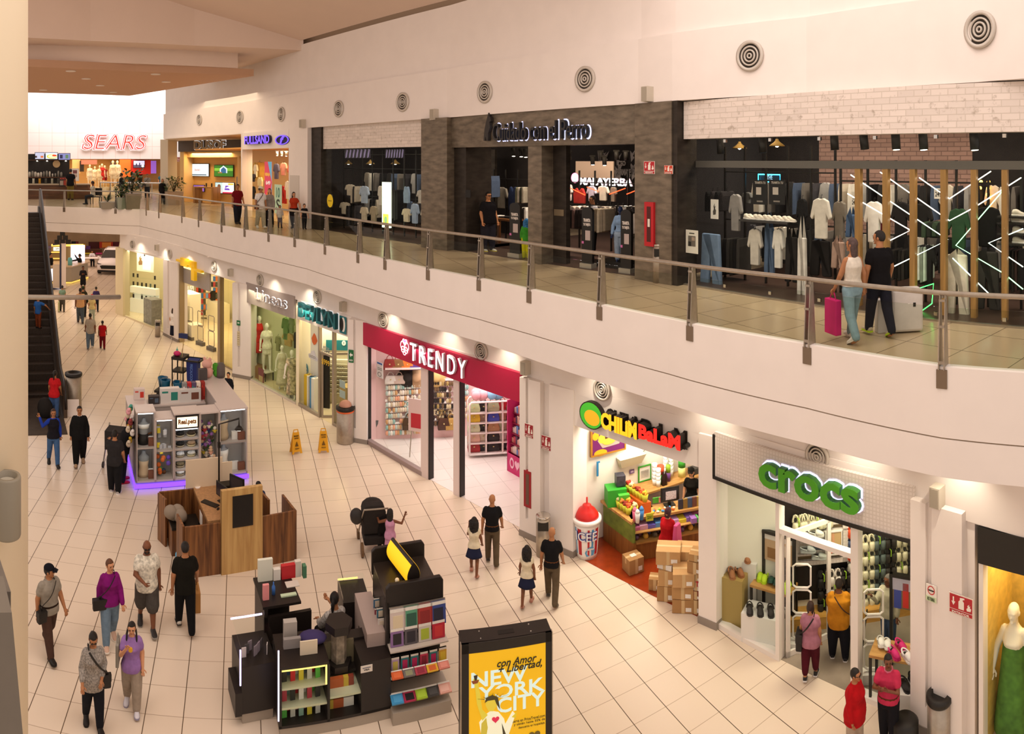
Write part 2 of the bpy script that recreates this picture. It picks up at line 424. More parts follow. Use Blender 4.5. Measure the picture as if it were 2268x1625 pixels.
def person(label,px,head_y,feet_y,turn=0,pose=None,z0=0.0,fem=False,fat=1.0,skin='tan',hair=('short','#17110d'),shirt=('#222222',.5),pants=('#2a2c33',1.0),shoes=('#1a1816','#2a2623'),skirt=None,cap=None,glasses=None,beard=None,key=None,child=False,group=None,xyz=None,tall=None,open_front=None,collar=None,belt=None,mannequin=None,vox=None,name='person',vest=None):
 0
 pose=pose or{};fem_=fem
 if xyz:(wx,wy),zb=xyz[:2],xyz[2]
 else:(wx,wy),zb=G(px,feet_y,z0),z0
 rho=hypot(wx,wy)
 want=tall or(feet_y-head_y)/FP*rho
 J=skeleton(1.0,fem,pose);S=want/(J['top']*(1.0 if not child else .98));J=skeleton(S,fem,pose)
 rz=-atan2(wx,wy)+radians(turn)
 near=12/rho;v=vox or max(.011,min(.03,rho*.0008))*(S/1.7)**.5
 if mannequin:r=thing(name,label,'mannequin',(wx,wy,zb),rz,group)
 else:r=thing(name,label,'person',(wx,wy,zb),rz,group)
 sk=mat('skin_'+skin,SKIN.get(skin,skin),.5)if not mannequin else mannequin
 hs=1.0 if not child else 1.22
 M=headmap(J,S*hs,pose)
 b=MB();ex=MB()
 def hm(p):
  x,y,z=p;k=max(0,-z/.067);q_=1+.16*max(0,z/.067);x,y=x*q_,y*q_
  return M((x*(1-.30*k*k),y*(1-.10*k*k)-(.006*k if y<0 else-.010*k),z))
 b.ell((0,0,0),(.045,.056,.067),14,12,0,hm)
 b.ell((0,0,0),(.006,.011,.010),8,6,0,lambda p:M((p[0],p[1]-.057,p[2]-.012)))
 b.ell((0,0,0),(.018,.012,.010),8,6,0,lambda p:M((p[0],p[1]-.043,p[2]-.056)))
 b.ell((0,0,0),(.034,.012,.007),8,6,0,lambda p:M((p[0],p[1]-.047,p[2]+.014)))
 for s in(1,-1):b.ell((0,0,0),(.006,.012,.017),8,6,0,lambda p:M((p[0]+s*.047,p[1]+.004,p[2]-.004)))
 capsule(b,[J['neck'],vadd(J['neck'],vadd(J['head'],J['neck'],-1),.6)],[.036*S*(1 if not fem else .88),.033*S],10)
 b.loft(torso_rings(J,S,fem,fat,-.06,.345,0))
 lf=1+(fat-1)*.5
 for sd,s in(('l',1),('r',-1)):
  capsule(b,[J[sd+'hip'],J[sd+'knee'],J[sd+'ank']],[.056*S*lf,.036*S*lf,.024*S],10)
  if skirt or(pants and pants[1]<.9):mid=vadd(J[sd+'knee'],vadd(J[sd+'ank'],J[sd+'knee'],-1),.35);b.ell(vadd(mid,(0,.012*S,0)),(.031*S*lf,.030*S*lf,.07*S),8,6)
  fy=J[sd+'fp'];cf,sf=cos(fy),sin(fy);A=J[sd+'ank']
  def fm(p,A=A,cf=cf,sf=sf):return(A[0]+p[0],A[1]+p[1]*cf+p[2]*sf*-1,A[2]+p[1]*sf+p[2]*cf)
  b.tube([fm((0,.02*S,-.02*S)),fm((0,-.05*S,-.025*S)),fm((0,-.10*S,-.032*S))],[.02*S,.022*S,.014*S],8)
  al=1+(fat-1)*.4
  capsule(b,[vadd(J[sd+'sho'],(-s*.022*S,0,-.020*S)),J[sd+'elb'],J[sd+'wri']],[.033*S*al,.028*S*al,.018*S],10)
  fd=J[sd+'fd'];side=vunit(cross(fd,(0,-1,0)if abs(fd[1])<.8 else(0,0,1)));nrm=vunit(cross(side,fd))
  w=J[sd+'wri'];pal=vadd(w,fd,.028*S)
  def hmm(p,pal=pal,side=side,nrm=nrm,fd=fd):return tuple(side[i]*p[0]+nrm[i]*p[1]+fd[i]*p[2]for i in range(3))
  b.ell(pal,(.024*S,.012*S,.032*S),8,6,0,hmm)
  curl=pose.get(sd+'_curl',.5)
  sc_=s*(-1)
  for k,(ox,ln)in enumerate(((-.017,.036),(-.006,.042),(.006,.039),(.017,.031))):
   p0=vadd(pal,hmm((ox*S*.95,0,.022*S)));c1,c2=curl*.7,curl*1.7
   p1=vadd(p0,hmm((0,sin(c1)*ln*S*.5*sc_,cos(c1)*ln*S*.5)));p2=vadd(p1,hmm((0,sin(c2)*ln*S*.55*sc_,cos(c2)*ln*S*.55)))
   ex.tube([p0,p1,p2],[.0062*S,.0056*S,.0042*S],6)
  t0=vadd(pal,hmm((-.018*S,0,-.006*S)));t1=vadd(t0,hmm((-.016*S,.006*S*sc_,.014*S)));t2=vadd(t1,hmm((-.004*S,.008*S*sc_,.018*S)))
  ex.tube([t0,t1,t2],[.0075*S,.0065*S,.005*S],6)
 if not mannequin and near>.25:
  for s in(1,-1):
   ex.ell((0,0,0),(.0085,.004,.0042),8,5,1,lambda p:M((p[0]+s*.0185,p[1]-.0535,p[2]+.003)))
   ex.ell((0,0,0),(.0125,.004,.0025),8,5,2,lambda p:M((p[0]+s*.019,p[1]-.0575,p[2]+.0175)))
  ex.ell((0,0,0),(.0155,.005,.0042),8,5,3,lambda p:M((p[0],p[1]-.0535,p[2]-.0365)))
 dk=hexmat('#100c0a');lip=mat('lip_'+skin,tuple(x*.55 for x in lin(SKIN.get(skin,'#a8714a'))),.5)
 fuse('body',b,[sk,dk,hexmat(hair[1]if hair and hair[0]!='bald' else '#1d1612'),lip],r,v,ex)
 as_m=lambda c:c if not isinstance(c,str)else mat('cloth_'+c.lstrip('#'),c,.9,vary=.12,vscale=14,spec=.2)
 if shirt:
  col,sl=shirt[:2];hem=shirt[2]if len(shirt)>2 else-.055;loose=shirt[3]if len(shirt)>3 else .010
  q=MB();q.loft(torso_rings(J,S,fem,fat,hem,.338 if sl>0 else .315,loose,flare=.012))
  if sl>0:
   for sd,s in(('l',1),('r',-1)):
    a,e,w=vadd(J[sd+'sho'],(-s*.022*S,0,-.018*S)),J[sd+'elb'],J[sd+'wri'];k=al
    if sl<=.6:
     t=sl/.6*.62;capsule(q,[a,vadd(a,vadd(e,a,-1),t)],[.046*S*k,.044*S*k],12)
    else:
     t=(sl-.6)/.4*.94;capsule(q,[a,e,vadd(e,vadd(w,e,-1),t)],[.042*S*k,.037*S*k,.029*S*k],12)
  so=fuse('shirt',q,as_m(col),r,v*1.05)
  if vest:q=MB();q.loft(torso_rings(J,S,fem,fat,hem,.325,loose+.012));fuse('vest',q,as_m(vest),r,v*1.05)
  if collar:part('collar',MB().tube([J['tor'](.042*S*cos(a),-.042*S*sin(a)*1.0,.338*S-.012*S*sin(a))for a in[pi*(-.5+i/8*2)for i in range(9)]],.011*S,6),as_m(collar),so,True)
 if skirt:
  colr,ztop,zbot,wid=skirt;q=MB();rings=[]
  for k in range(7):
   t=k/6;z=ztop+(zbot-ztop)*t
   rx=(.088+(wid-.088)*t)*S*(1+(fat-1)*.5);ry=rx*.82
   c=J['tor'](0,0,max(0,z*S))if z>0 else(0,0,J['pz']+z*S)
   rings.append([(c[0]+rx*cos(a)*(1+.05*t*sin(5*a)),c[1]+ry*sin(a)*(1+.05*t*sin(5*a)),c[2])for a in[2*pi*j/20 for j in range(20)]])
  part('skirt',MB().loft(rings),as_m(colr),r,True)
 if pants:
  col,ln=pants[:2];wd=pants[2]if len(pants)>2 else 1.0;q=MB()
  q.loft(torso_rings(J,S,fem,fat,-.06,.075,.006))
  for sd,s in(('l',1),('r',-1)):
   h,k,a=J[sd+'hip'],J[sd+'knee'],J[sd+'ank']
   if ln<=.55:
    e=vadd(h,vadd(k,h,-1),ln/.55);capsule(q,[h,e],[.064*S*lf*wd,.058*S*lf*wd],12)
   else:
    e=vadd(k,vadd(a,k,-1),(ln-.55)/.45*1.0);capsule(q,[h,k,e],[.064*S*lf*wd,.050*S*lf*wd,(.041 if ln>.9 else .042)*S*wd],12)
  to=fuse('shorts' if ln<.6 else 'trousers',q,as_m(col),r,v*1.05)
 if belt:part('belt',MB().loft(torso_rings(J,S,fem,fat,.055,.075,.0125)),as_m(belt),to,True)
 if shoes:
  sm=shoe_mb(S);n8=sm.m.index(1);ix=sm.f[n8][0];lo=min(min(f)for f in sm.f[n8:]);up_=MB();up_.v=sm.v[:lo];up_.f=sm.f[:n8];up_.m=[0]*n8;sl_=MB();sl_.v=sm.v[lo:];sl_.f=[tuple(i-lo for i in f)for f in sm.f[n8:]];sl_.m=[0]*len(sl_.f)
  me,me2=up_.mesh('shoe',hexmat(shoes[0]),True),sl_.mesh('sole',hexmat(shoes[1]))
  for sd,s in(('l',1),('r',-1)):
   A=J[sd+'ank'];fy=J[sd+'fp']
   o=part('sole',me2,None,obj('shoe',me,r,(A[0],A[1]-.04*S*sin(-fy)*-1,A[2]-.04*S*cos(fy)))).parent;o.rotation_euler=(fy,0,radians(s*pose.get('toes',6)))
 hm_=lambda c:mat('hair_'+c.lstrip('#'),c,.6,vary=.3,vscale=30)
 kind,hc=hair if hair else('bald',None)
 if kind!='bald' and not mannequin:
  q=MB();D=.004
  def shell(p):
   x,y,z=p
   if y<-.022 and z<.030:y=-.022+(y+.022)*.15;x*=.96;z=max(z,-.004)*1.0
   if z<-.02 and y<.01:z=-.02
   return M((x,y,z))
  q.ell((0,0,0),(.049,.061,.064),16,12,0,lambda p:shell((p[0],p[1]+.006,p[2]+.010)))
  if kind in('long','bob','curly','half'):
   zl={'long':-.20,'bob':-.085,'curly':-.15,'half':-.13}[kind];ww={'curly':1.35}.get(kind,1.0);rings=[]
   for k in range(7):
    t=k/6;z=.03+(zl-.03)*t;w=(.047+.010*sin(pi*t))*ww*(1-.25*t*t);dy=.020+.016*t if kind!='bob' else .014
    rings.append([M((w*cos(a),dy+(.040-.018*t)*ww*sin(a),z))for a in[2*pi*j/14 for j in range(14)]])
   q.loft(rings)
   if kind=='curly':
    rr=random.Random(int(px or 1))
    for k in range(26):
     a=rr.uniform(0,pi);t=rr.random();q.ell((0,0,0),.018,7,5,0,lambda p:M((p[0]+.056*cos(a),p[1]+.02+.045*sin(a),p[2]+.04-.16*t)))
  if kind=='ponytail':q.tube([M((0,.060,.03)),M((.0,.085,.01)),M((.004,.082,-.06)),M((.008,.070,-.13))],[.014*S,.020*S,.018*S,.005*S],8)
  if kind=='bun':q.ell((0,0,0),.024,10,8,0,lambda p:M((p[0],p[1]+.066,p[2]-.012)))
  if kind=='braids':
   for s in(1,-1):q.tube([M((s*.046,.012,-.01)),M((s*.056,-.004,-.06)),M((s*.060,-.026,-.11)),M((s*.062,-.034,-.165))],[.012*S,.011*S,.010*S,.005*S],8)
  part('hair',q,hm_(hc),r,True)
 if beard:
  q=MB();q.ell((0,0,0),(.034,.026,.026),10,8,0,lambda p:M((p[0],p[1]-.028,p[2]-.050)))
  part('beard',q,hm_(beard),r,True)
 if glasses:
  q=MB()
  for s in(1,-1):q.ell((0,0,0),(.015,.004,.011),10,6,0,lambda p:M((p[0]+s*.019,p[1]-.0585,p[2]+.003)));q.tube([M((s*.035,-.05,.006)),M((s*.047,0,.004))],.003*S,5)
  q.tube([M((-.006,-.06,.005)),M((.006,-.06,.005))],.003*S,5)
  part('glasses',q,hexmat(glasses),r,True)
 if cap:
  q=MB();q.ell((0,0,0),(.052,.064,.050),16,10,0,lambda p:M((p[0],p[1]+.003,max(p[2],-.008)+.034)))
  for sgn in(1,):
   rings=[]
   for k in range(5):
    t=k/4;y=-.05-.052*t;w=.044*(1-.35*t*t)
    rings.append([M((w,y,.026-.008*t)),M((0,y,.034-.006*t)),M((-w,y,.026-.008*t)),M((-w,y,.022-.008*t)),M((0,y,.030-.006*t)),M((w,y,.022-.008*t))])
   q.loft(rings)
  part('cap',q,as_m(cap),r,True)
 cs,sn=cos(rz),sin(rz)
 W=lambda p:(wx+p[0]*cs-p[1]*sn,wy+p[0]*sn+p[1]*cs,zb+p[2])
 info={'root':r,'J':J,'S':S,'W':W,'rz':rz,'rings':lambda a,b,g,J=J:torso_rings(J,S,fem_,fat,a,b,g),'fem':fem,'fat':fat}
 if key:PEOPLE[key]=info
 return info
def crossbody(p,label,side,color,bag=(.24,.09,.18),strap=.016,z=.0,fy=-.3,cat='bag',on='front'):
 0
 J,S,W=p['J'],p['S'],p['W'];tor=J['tor'];w=(.105 if p['fem']else .115)*S*(1+(p['fat']-1)*.55)+.02*S
 t=thing('shoulder_bag',label,cat,W((0,0,0)),p['rz'])
 a=1 if on=='front' else-1
 cx,cy,cz=tor(side*w*(1.0 if fy>-.5 else .75),fy*.11*S*2,z*S)
 rel_=MB()
 pts=[]
 for k in range(9):
  u=k/8;x=-side*.052*S*(1-u)+u*side*w*.93;zz=(.335+(z+.10-.335)*u)*S;yy=-a*(.052+.040*sin(pi*min(1,u*1.05)))*S*(1+(p['fat']-1)*.9)-.012*S*a
  pts.append(tor(x,yy,zz))
 pts.append((cx,cy,cz+bag[2]*.45))
 pts2=[tor(-side*.052*S,-a*.04*S,.338*S),tor(-side*.055*S,0,.350*S),tor(-side*.05*S,a*.062*S,.325*S),tor(-side*.01*S,a*.088*S,.22*S),tor(side*w*.7,a*.078*S,.10*S),(cx,cy+a*.02,cz+bag[2]*.45)]
 part('strap',MB().tube(pts,strap,6,flat=.35).tube(pts2,strap,6,flat=.35),hexmat(color),t,True)
 q=MB().box(-bag[0]/2,-bag[1]/2,-bag[2]/2,bag[0]/2,bag[1]/2,bag[2]/2)
 part('bag_body',q,mat('bag_'+color.lstrip('#'),color,.6,vary=.2),t,bevel=.02,loc=(cx,cy,cz))
 part('flap',MB().box(-bag[0]/2-.004,-bag[1]/2-.006,.0,bag[0]/2+.004,bag[1]/2+.004,bag[2]/2+.006),mat('bag_'+color.lstrip('#'),color),t,bevel=.01,loc=(cx,cy,cz))
 return t
 # the setting
TH=-.40
FLOOR=gridmat('hall_floor_tiles','#dccab4','#b09c86',.575,.575,.006,rot=TH,off=(.86,.29),rough=.2,vary=.025,lines=('#5a4836',.0075))
UFLOOR=gridmat('gallery_floor_tiles','#b8a283','#6e5c45',.9,.9,.008,rot=TH,rough=.22,vary=.04)
lowpts=[(268,696),(341,722),(380,746),(486,803),(537,832),(580,855),(656,894),(708,922),(798,972),(939,1052),(1020,1093),(1160,1172),(1272,1228),(1457,1322),(1557,1370),(1595,1386),(1722,1450),(1924,1547),(2027,1590),(2150,1650),(2330,1720)]
LOW=[G(*p)for p in lowpts]
back=[(LOW[-1][0]+14,LOW[-1][1]+10),(20,70),(-60,70),(-60,-6),(LOW[-1][0],-6)]
struct('floor',MB().prism(LOW+[(LOW[-1][0]+.5,LOW[-1][1]),(LOW[-1][0]+.5,-6),(-60,-6),(-60,75),(LOW[0][0],75)],-.3,0),FLOOR)
edgepx=[(60,457),(309,464.5),(401,481.5),(469,497),(546,511),(680,536),(715,545),(853,577),(948,598),(1061,620),(1174,645),(1333,680),(1480,711),(1530,722),(1785,768),(2085,818),(2268,832),(2400,838)]
EDGE=[G(x,y,UP)for x,y in edgepx]
def offs(pts,d):
 0
 out=[]
 for i,p in enumerate(pts):
  a=pts[max(0,i-1)];b=pts[min(len(pts)-1,i+1)];L=hypot(b[0]-a[0],b[1]-a[1])
  out.append((p[0]-(b[1]-a[1])/L*d,p[1]+(b[0]-a[0])/L*d))
 return out
def ribbon(mb,pts,d0,d1,z0,z1,m=0):
 A,B=offs(pts,d0),offs(pts,d1);n=len(pts)
 mb.loft([[(A[i][0],A[i][1],z0),(B[i][0],B[i][1],z0),(B[i][0],B[i][1],z1),(A[i][0],A[i][1],z1)]for i in range(n)],m)
 return mb
uppx=[(340,449),(370,455),(550,481),(690,505),(1003,552),(1427,615),(1503,628),(1800,662),(2173,711),(2330,735)]
UPW=[G(x,y,UP)for x,y in uppx]
E1=offs(EDGE,.02)
struct('floor',MB().prism(E1+[(EDGE[-1][0]+12,EDGE[-1][1]+4),(30,75),(-60,75),(-60,EDGE[0][1]+1)],UP-.06,UP),UFLOOR)
struct('wall_gallery_edge',ribbon(MB(),EDGE,0,.14,4.855,UP+.035),WHITE)
struct('wall_gallery_edge',ribbon(MB(),EDGE,.0,.14,4.36,4.835),WHITE)
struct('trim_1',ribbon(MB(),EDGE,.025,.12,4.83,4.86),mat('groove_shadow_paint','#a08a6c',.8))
struct('ceiling',MB().prism(offs(EDGE,.13)+[(EDGE[-1][0]+12,EDGE[-1][1]+4),(30,60),(-40,60),(-40,EDGE[0][1]+1)],4.36,4.42),WHITE)
BAND=offs(UPW,-.22)
struct('wall_upper',ribbon(MB(),BAND[1:],0,.5,9.54,10.95),WHITE)
struct('wall_upper',ribbon(MB(),UPW[1:],-.10,.4,10.95,12.82),WHITE)
def ribz(pts,d0,d1,z0s,z1,mb):
 A,B=offs(pts,d0),offs(pts,d1)
 return mb.loft([[(A[i][0],A[i][1],z0s[i]),(B[i][0],B[i][1],z0s[i]),(B[i][0],B[i][1],z1),(A[i][0],A[i][1],z1)]for i in range(len(pts))])
BZ=[3.58-.34*max(0,(x-700))/1330 for x,y in lowpts]
LW2=[LOW[0]]+LOW[1:]
struct('wall_lower_bulkhead',ribz(LW2,-.07,.3,BZ,4.40,MB()),WHITE)
CEIL=mat('ceiling_plaster','#e3cdbd',.85,vary=.015,vscale=1)
rp=UPW[2:]
R0,R1,R2=offs(rp,-.12),offs(rp,-6),offs(rp,-16)
n_=len(rp)
struct('ceiling',MB().loft([[(R0[i][0],R0[i][1],12.98),(R1[i][0],R1[i][1],14.40),(R2[i][0],R2[i][1],16.7),(R2[i][0],R2[i][1],16.9),(R1[i][0],R1[i][1],14.6),(R0[i][0],R0[i][1],13.2)]for i in range(n_-3)]),CEIL)
struct('trim_11',ribbon(MB(),UPW[2:],.42,.6,12.6,13.6),mat('painted_gap_shade','#8a735c',.9))  # added dark strip, the shade above the wall top put into its colour
def polar(x,rho):a=(x-XC)/FP;return(rho*sin(a),rho*cos(a))
def slab(name,pts,z0,z1,m):return struct(name,MB().prism([polar(*p)for p in pts],z0,z1),m)
slab('ceiling',[(20,23.6),(200,24.4),(430,25.4),(672,26.5),(672,27.6),(560,34),(20,34)],12.6,16.5,CEIL)
slab('ceiling',[(20,25.2),(527,27.2),(527,30.2),(20,33)],12.0,12.62,CEIL)
slab('ceiling',[(20,24.6),(300,26.1),(562,27.5),(362,33.1),(287,35.9),(20,34)],11.72,12.0,mat('shaded_ceiling_tan','#c49c7e',.8))  # tan stands for the dim underside: its shade is put into the colour
LENS=mat('lamp_lens_lit','#fff1da',.4,emit=14);LENSOFF=mat('lamp_lens_off','#e8d8c4',.4)
for i,(x,y,lit)in enumerate([(157,157,0),(191,174,0),(222,189,0),(96,199,1),(251,204,1),(345,164,0),(368,181,0)]):
 rho=FP*(11.72-EYE)/(YH-y);p=polar(x,rho)
 t=thing('ceiling_downlight','round %s downlight in the shade-toned ceiling slab, %s'%('lit' if lit else 'unlit',['first of the front row','second of the front row','third along toward the store','lit one by the column','lit one over the store sign','front one near the white wall','rear one near the white wall'][i]),'ceiling light',(p[0],p[1],11.70),0,'downlights in the tan ceiling')
 part('trim_ring',MB().lathe([(.17,0),(.2,.0),(.2,.02),(.17,.02)],n=20),WHITE,t,True)
 part('lens',MB().lathe([(.16,.004),(.16,.015)],n=20),LENS if lit else LENSOFF,t)
CR=1.15;ca=(75-XC)/FP
cc=(6.2*sin(ca-.195),6.2*cos(ca-.195))
struct('wall_round_column',MB().lathe([(CR,-.0),(CR,16)],(cc[0],cc[1],0),64),mat('cream_column_paint','#e6d6b8',.7),smooth=False).data.polygons.foreach_set('use_smooth',[True]*66)
def on_col(px):
 0
 a=(px-XC)/FP;k=(sin(a),cos(a));b=k[0]*cc[0]+k[1]*cc[1];q=b*b-(cc[0]**2+cc[1]**2-CR*CR)
 return b-sqrt(max(q,0))
rc=on_col(16)*.975;c0=P3(16,1118,rc)
t=thing('wall_lamp','grey cylindrical up and down lamp on the cream round column','wall lamp',(c0[0],c0[1],c0[2]-.24))
part('lamp_shade',MB().lathe([(.075,0),(.105,0),(.11,.015),(.11,.46),(.105,.475),(.08,.475),(.08,.42),(.03,.40)],n=28),mat('grey_lamp_paint','#8b8372',.5),t,True)
part('lens',MB().lathe([(.07,.425),(.07,.43)],n=20),mat('grey_lens','#b5ad9c',.4),t)
ra=cc[0]-c0[0],cc[1]-c0[1];rl=hypot(*ra)
part('bracket',MB().cyl((0,0,.24),(ra[0]/rl*.17,ra[1]/rl*.17,.24),.035),mat('grey_lamp_paint','#8b8372'),t)
GPAR=mat('grey_parapet','#6a6157',.75,vary=.06,vscale=9)
mb=MB()
q0,q1=P3(-60,1310,3.2),P3(24,1310,3.2)
mb.prism([(q0[0],q0[1]),(q1[0],q1[1]),(q1[0]-.35,q1[1]+.25),(q0[0]-.35,q0[1]+.25)],0,q0[2])
one('parapet',mb,GPAR,'dark grey parapet corner standing by the cream round column','parapet')
q0,q1,q2,q3=P3(-60,1356,2.9),P3(26,1356,2.9),P3(52,1640,2.9),P3(-60,1640,2.9)
mb=MB();dx,dy=-.2,.16
mb.add([q0,q1,q2,q3]+[(p[0]+dx,p[1]+dy,p[2])for p in(q0,q1,q2,q3)],[(0,1,2,3)[::-1],(4,5,6,7),(0,1,5,4),(1,2,6,5),(2,3,7,6),(3,0,4,7)])
one('parapet',mb,mat('grey_parapet_2','#736a5e',.7,vary=.05),'grey sloping parapet cap in the lower corner in front of the column','parapet')
h0,h1=P3(-30,656,6.7),P3(265,657.5,7.6)
one('handrail',MB().cyl(h0,h1,.026,n=16),STEEL,'short steel handrail running out from the cream round column','handrail',smooth=True)
# glass railing of the gallery
RZ=6.64
rail=thing('glass_railing','steel and glass railing along the curved upper gallery edge','railing',(EDGE[6][0],EDGE[6][1],UP))
o3=(EDGE[6][0],EDGE[6][1],UP)
def rel(p,o):return tuple(p[i]-o[i]for i in range(3))
RL=offs(EDGE,.05)
def smooth_line(pts,k=4):
 out=[]
 for i in range(len(pts)-1):
  p0,p1,p2,p3=pts[max(0,i-1)],pts[i],pts[i+1],pts[min(len(pts)-1,i+2)]
  for j in range(k):
   t=j/k;out.append(tuple(.5*((2*p1[q])+(-p0[q]+p2[q])*t+(2*p0[q]-5*p1[q]+4*p2[q]-p3[q])*t*t+(-p0[q]+3*p1[q]-3*p2[q]+p3[q])*t**3)for q in range(2)))
 return out+[pts[-1]]
part('handrail',MB().tube([(p[0]-o3[0],p[1]-o3[1],RZ-UP)for p in RL],.034,12),STEEL,rail,True)
postx=[142,256,324,352,403,440,491,542,595,653,720,793,853,948,1061,1172,1328,1528,1788,2086]
def on_poly(pts,px):
 0
 a=(px-XC)/FP;k=(sin(a),cos(a))
 for i in range(len(pts)-1):
  p,q=pts[i],pts[i+1];u=(q[0]-p[0],q[1]-p[1]);den=k[0]*u[1]-k[1]*u[0]
  if abs(den)<1e-9:continue
  rho=(p[0]*u[1]-p[1]*u[0])/den;t=(p[0]*k[1]-p[1]*k[0])/den
  if rho>0 and-1e-6<=t<=1+1e-6:return(p[0]+u[0]*t,p[1]+u[1]*t),atan2(u[1],u[0])
 return None
pm=MB()
for sx in(-.035,.035):
 pm.add([(sx-.007,-.035,-.02),(sx+.007,-.035,-.02),(sx+.007,.15,-.02),(sx-.007,.15,-.02),(sx-.007,.02,RZ-UP-.04),(sx+.007,.02,RZ-UP-.04),(sx+.007,.085,RZ-UP-.04),(sx-.007,.085,RZ-UP-.04)],[(0,3,2,1),(4,5,6,7),(0,1,5,4),(1,2,6,5),(2,3,7,6),(3,0,4,7)])
pm.box(-.04,-.03,.05,.04,-.02,.09).box(-.04,-.022,.5,.04,-.012,.53).box(-.04,.0,RZ-UP-.12,.04,.01,RZ-UP-.09)
pm.cyl((0,.05,RZ-UP-.08),(0,.05,RZ-UP-.02),.014)
pl=MB().box(-.07,-.014,-.235,.07,.0,-.0)
pme,plme=pm.mesh('post',STEEL),pl.mesh('bracket_plate',mat('plate_steel','#8d7c6a',.4,.7))
hold=[]
for x in postx:
 r=on_poly(EDGE,x)
 p=r[0];hold.append(r)
 q=part('post',pme,None,rail,loc=(p[0]-o3[0],p[1]-o3[1],0.02),rz=r[1])
 part('bracket_plate',plme,None,q,loc=(0,0,-.02))
edges_=sorted([on_poly(EDGE,97)[0]]+[h[0]for h in hold]+[EDGE[-1]],key=lambda p:atan2(p[0],p[1]))
GR=glassmat('railing_glass',(.90,.92,.88),.16)
for i in range(len(edges_)-1):
 a,b=edges_[i],edges_[i+1];L=hypot(b[0]-a[0],b[1]-a[1]);an=atan2(b[1]-a[1],b[0]-a[0])
 if L<.3:continue
 part('glass_panel',MB().box(.09,.06,.04,L-.09,.072,.76),GR,rail,loc=(a[0]-o3[0],a[1]-o3[1],0),rz=an)
 # round air vents and little loudspeakers
VM=mat('vent_metal','#cfc6ba',.4,.3);VD=mat('vent_shadow','#3a332c',.8)
vr,vg,vb=MB(),MB(),MB()
def ring(mb,r0,r1,y0,y1,n=28,m=0):
 q=MB().lathe([(r0,0),(r1,0),(r1,1),(r0,1)],n=n)
 return mb.add([(x,y0+(y1-y0)*z,y)for x,y,z in q.v],q.f[:-2]+[(i+3*n,(i+1)%n+3*n,(i+1)%n,i)for i in range(n)],m)
ring(vr,.235,.30,-.05,0);ring(vg,.165,.195,-.045,.0);ring(vg,.095,.125,-.05,.0);ring(vg,.03,.055,-.055,.0)
vb.add([(.24*cos(2*pi*i/28),-.012,.24*sin(2*pi*i/28))for i in range(28)],[tuple(range(28))])
vrm,vgm,vbm=vr.mesh('frame',VM,True),vg.mesh('louver',VM,True),vb.mesh('duct',VD)
def vent(line,px,py,lab,grp,s=1.0,out=.0):
 p,an=on_poly(line,px);rho=hypot(*p);z=EYE-(py-YH)/FP*rho
 t=thing('air_vent',lab,'air vent',(p[0]+sin(an)*out,p[1]-cos(an)*out,z),an,grp);t.scale=(s,1,s)
 part('frame',vrm,None,t);part('louver',vgm,None,t);part('duct',vbm,None,t)
spm=MB().box(-.09,-.20,-.16,.09,0,.16);spg=MB().box(-.075,-.21,-.145,.075,-.199,.145)
SPK=mat('speaker_paint','#c9bfae',.6);SPG=mat('speaker_grille_paint','#a59b8a',.7)
spm_,spg_=spm.mesh('cabinet',SPK),spg.mesh('grille',SPG)
def speaker(line,px,py,lab,s=1.0):
 p,an=on_poly(line,px);rho=hypot(*p);z=EYE-(py-YH)/FP*rho
 t=thing('loudspeaker',lab,'speaker',(p[0],p[1],z),an,'wall loudspeakers');t.scale=(s,s,s)
 part('cabinet',spm_,None,t,bevel=.0);part('grille',spg_,None,t)
UVX=[(442,265,'electronics sign'),(532,259,'gap left of the purple sign'),(624,253,'purple oval emblem'),(751,241,'near end of the first brick panel'),(893,226,'far end of the first brick panel'),(1075,204,'start of the black lettering'),(1297,175,'end of the black lettering'),(1662,124,'long brick panel, first of two'),(2172,66,'long brick panel, the biggest one')]
for x,y,w in UVX:vent(BAND,x,y,'round air vent on the upper band above the '+w,'vents on the upper band',1.0 if x>500 else .95)
LB=offs(LOW,-.07)
for x,y,w in[(294,541,'far phone shop'),(377,562,'column beside the phone shop'),(475,589,'yellow letter sign shop'),(577,620,'grey lettering'),(704,657,'teal lettering'),(850,708,'start of the pink banner'),(1067,777,'end of the pink banner'),(1335,862,'round green sign disc'),(1812,1010,'big green letters')]:
 vent(LB,x,y,'round air vent on the lower bulkhead above the '+w,'vents on the lower bulkhead',.74)
for x,y,w in[(675,274,'upper band near the purple sign shop'),(967,254,'upper band over the dark metal pillar'),(1441,209,'upper band over the wide rusty pillar')]:speaker(BAND,x,y,'small pale loudspeaker on the '+w)
for x,y,w in[(351,548,'far phone shop column'),(515,603,'column by the glass door'),(765,678,'wall by the teal lettering'),(1170,812,'end of the pink banner'),(2083,1092,'end of the green letter shop')]:speaker(LB,x,y,'small loudspeaker on the lower bulkhead at the '+w,.9)
# spots in the soffit that wash the bulkhead
SL=offs(LOW,-.42)
for i,x in enumerate([300,352,405,462,592,668,850,975,1105,1310,1560,1890,2110]):
 r=on_poly(SL,x)
 if not r:continue
 p=r[0]
 t=thing('soffit_spotlight','small recessed spotlight under the gallery soffit washing the bulkhead','ceiling light',(p[0],p[1],4.345),0,'soffit spotlights')
 part('trim_ring',MB().lathe([(.05,0),(.075,0),(.075,.012),(.05,.012)],n=16),WHITE,t)
 part('lens',MB().lathe([(.048,.002),(.048,.01)],n=16),LENS,t)
 l=lamp('soffit_lamp','SPOT',(p[0],p[1],4.33),60,(1,.88,.70),.03,spot=2.0,blend=.9)
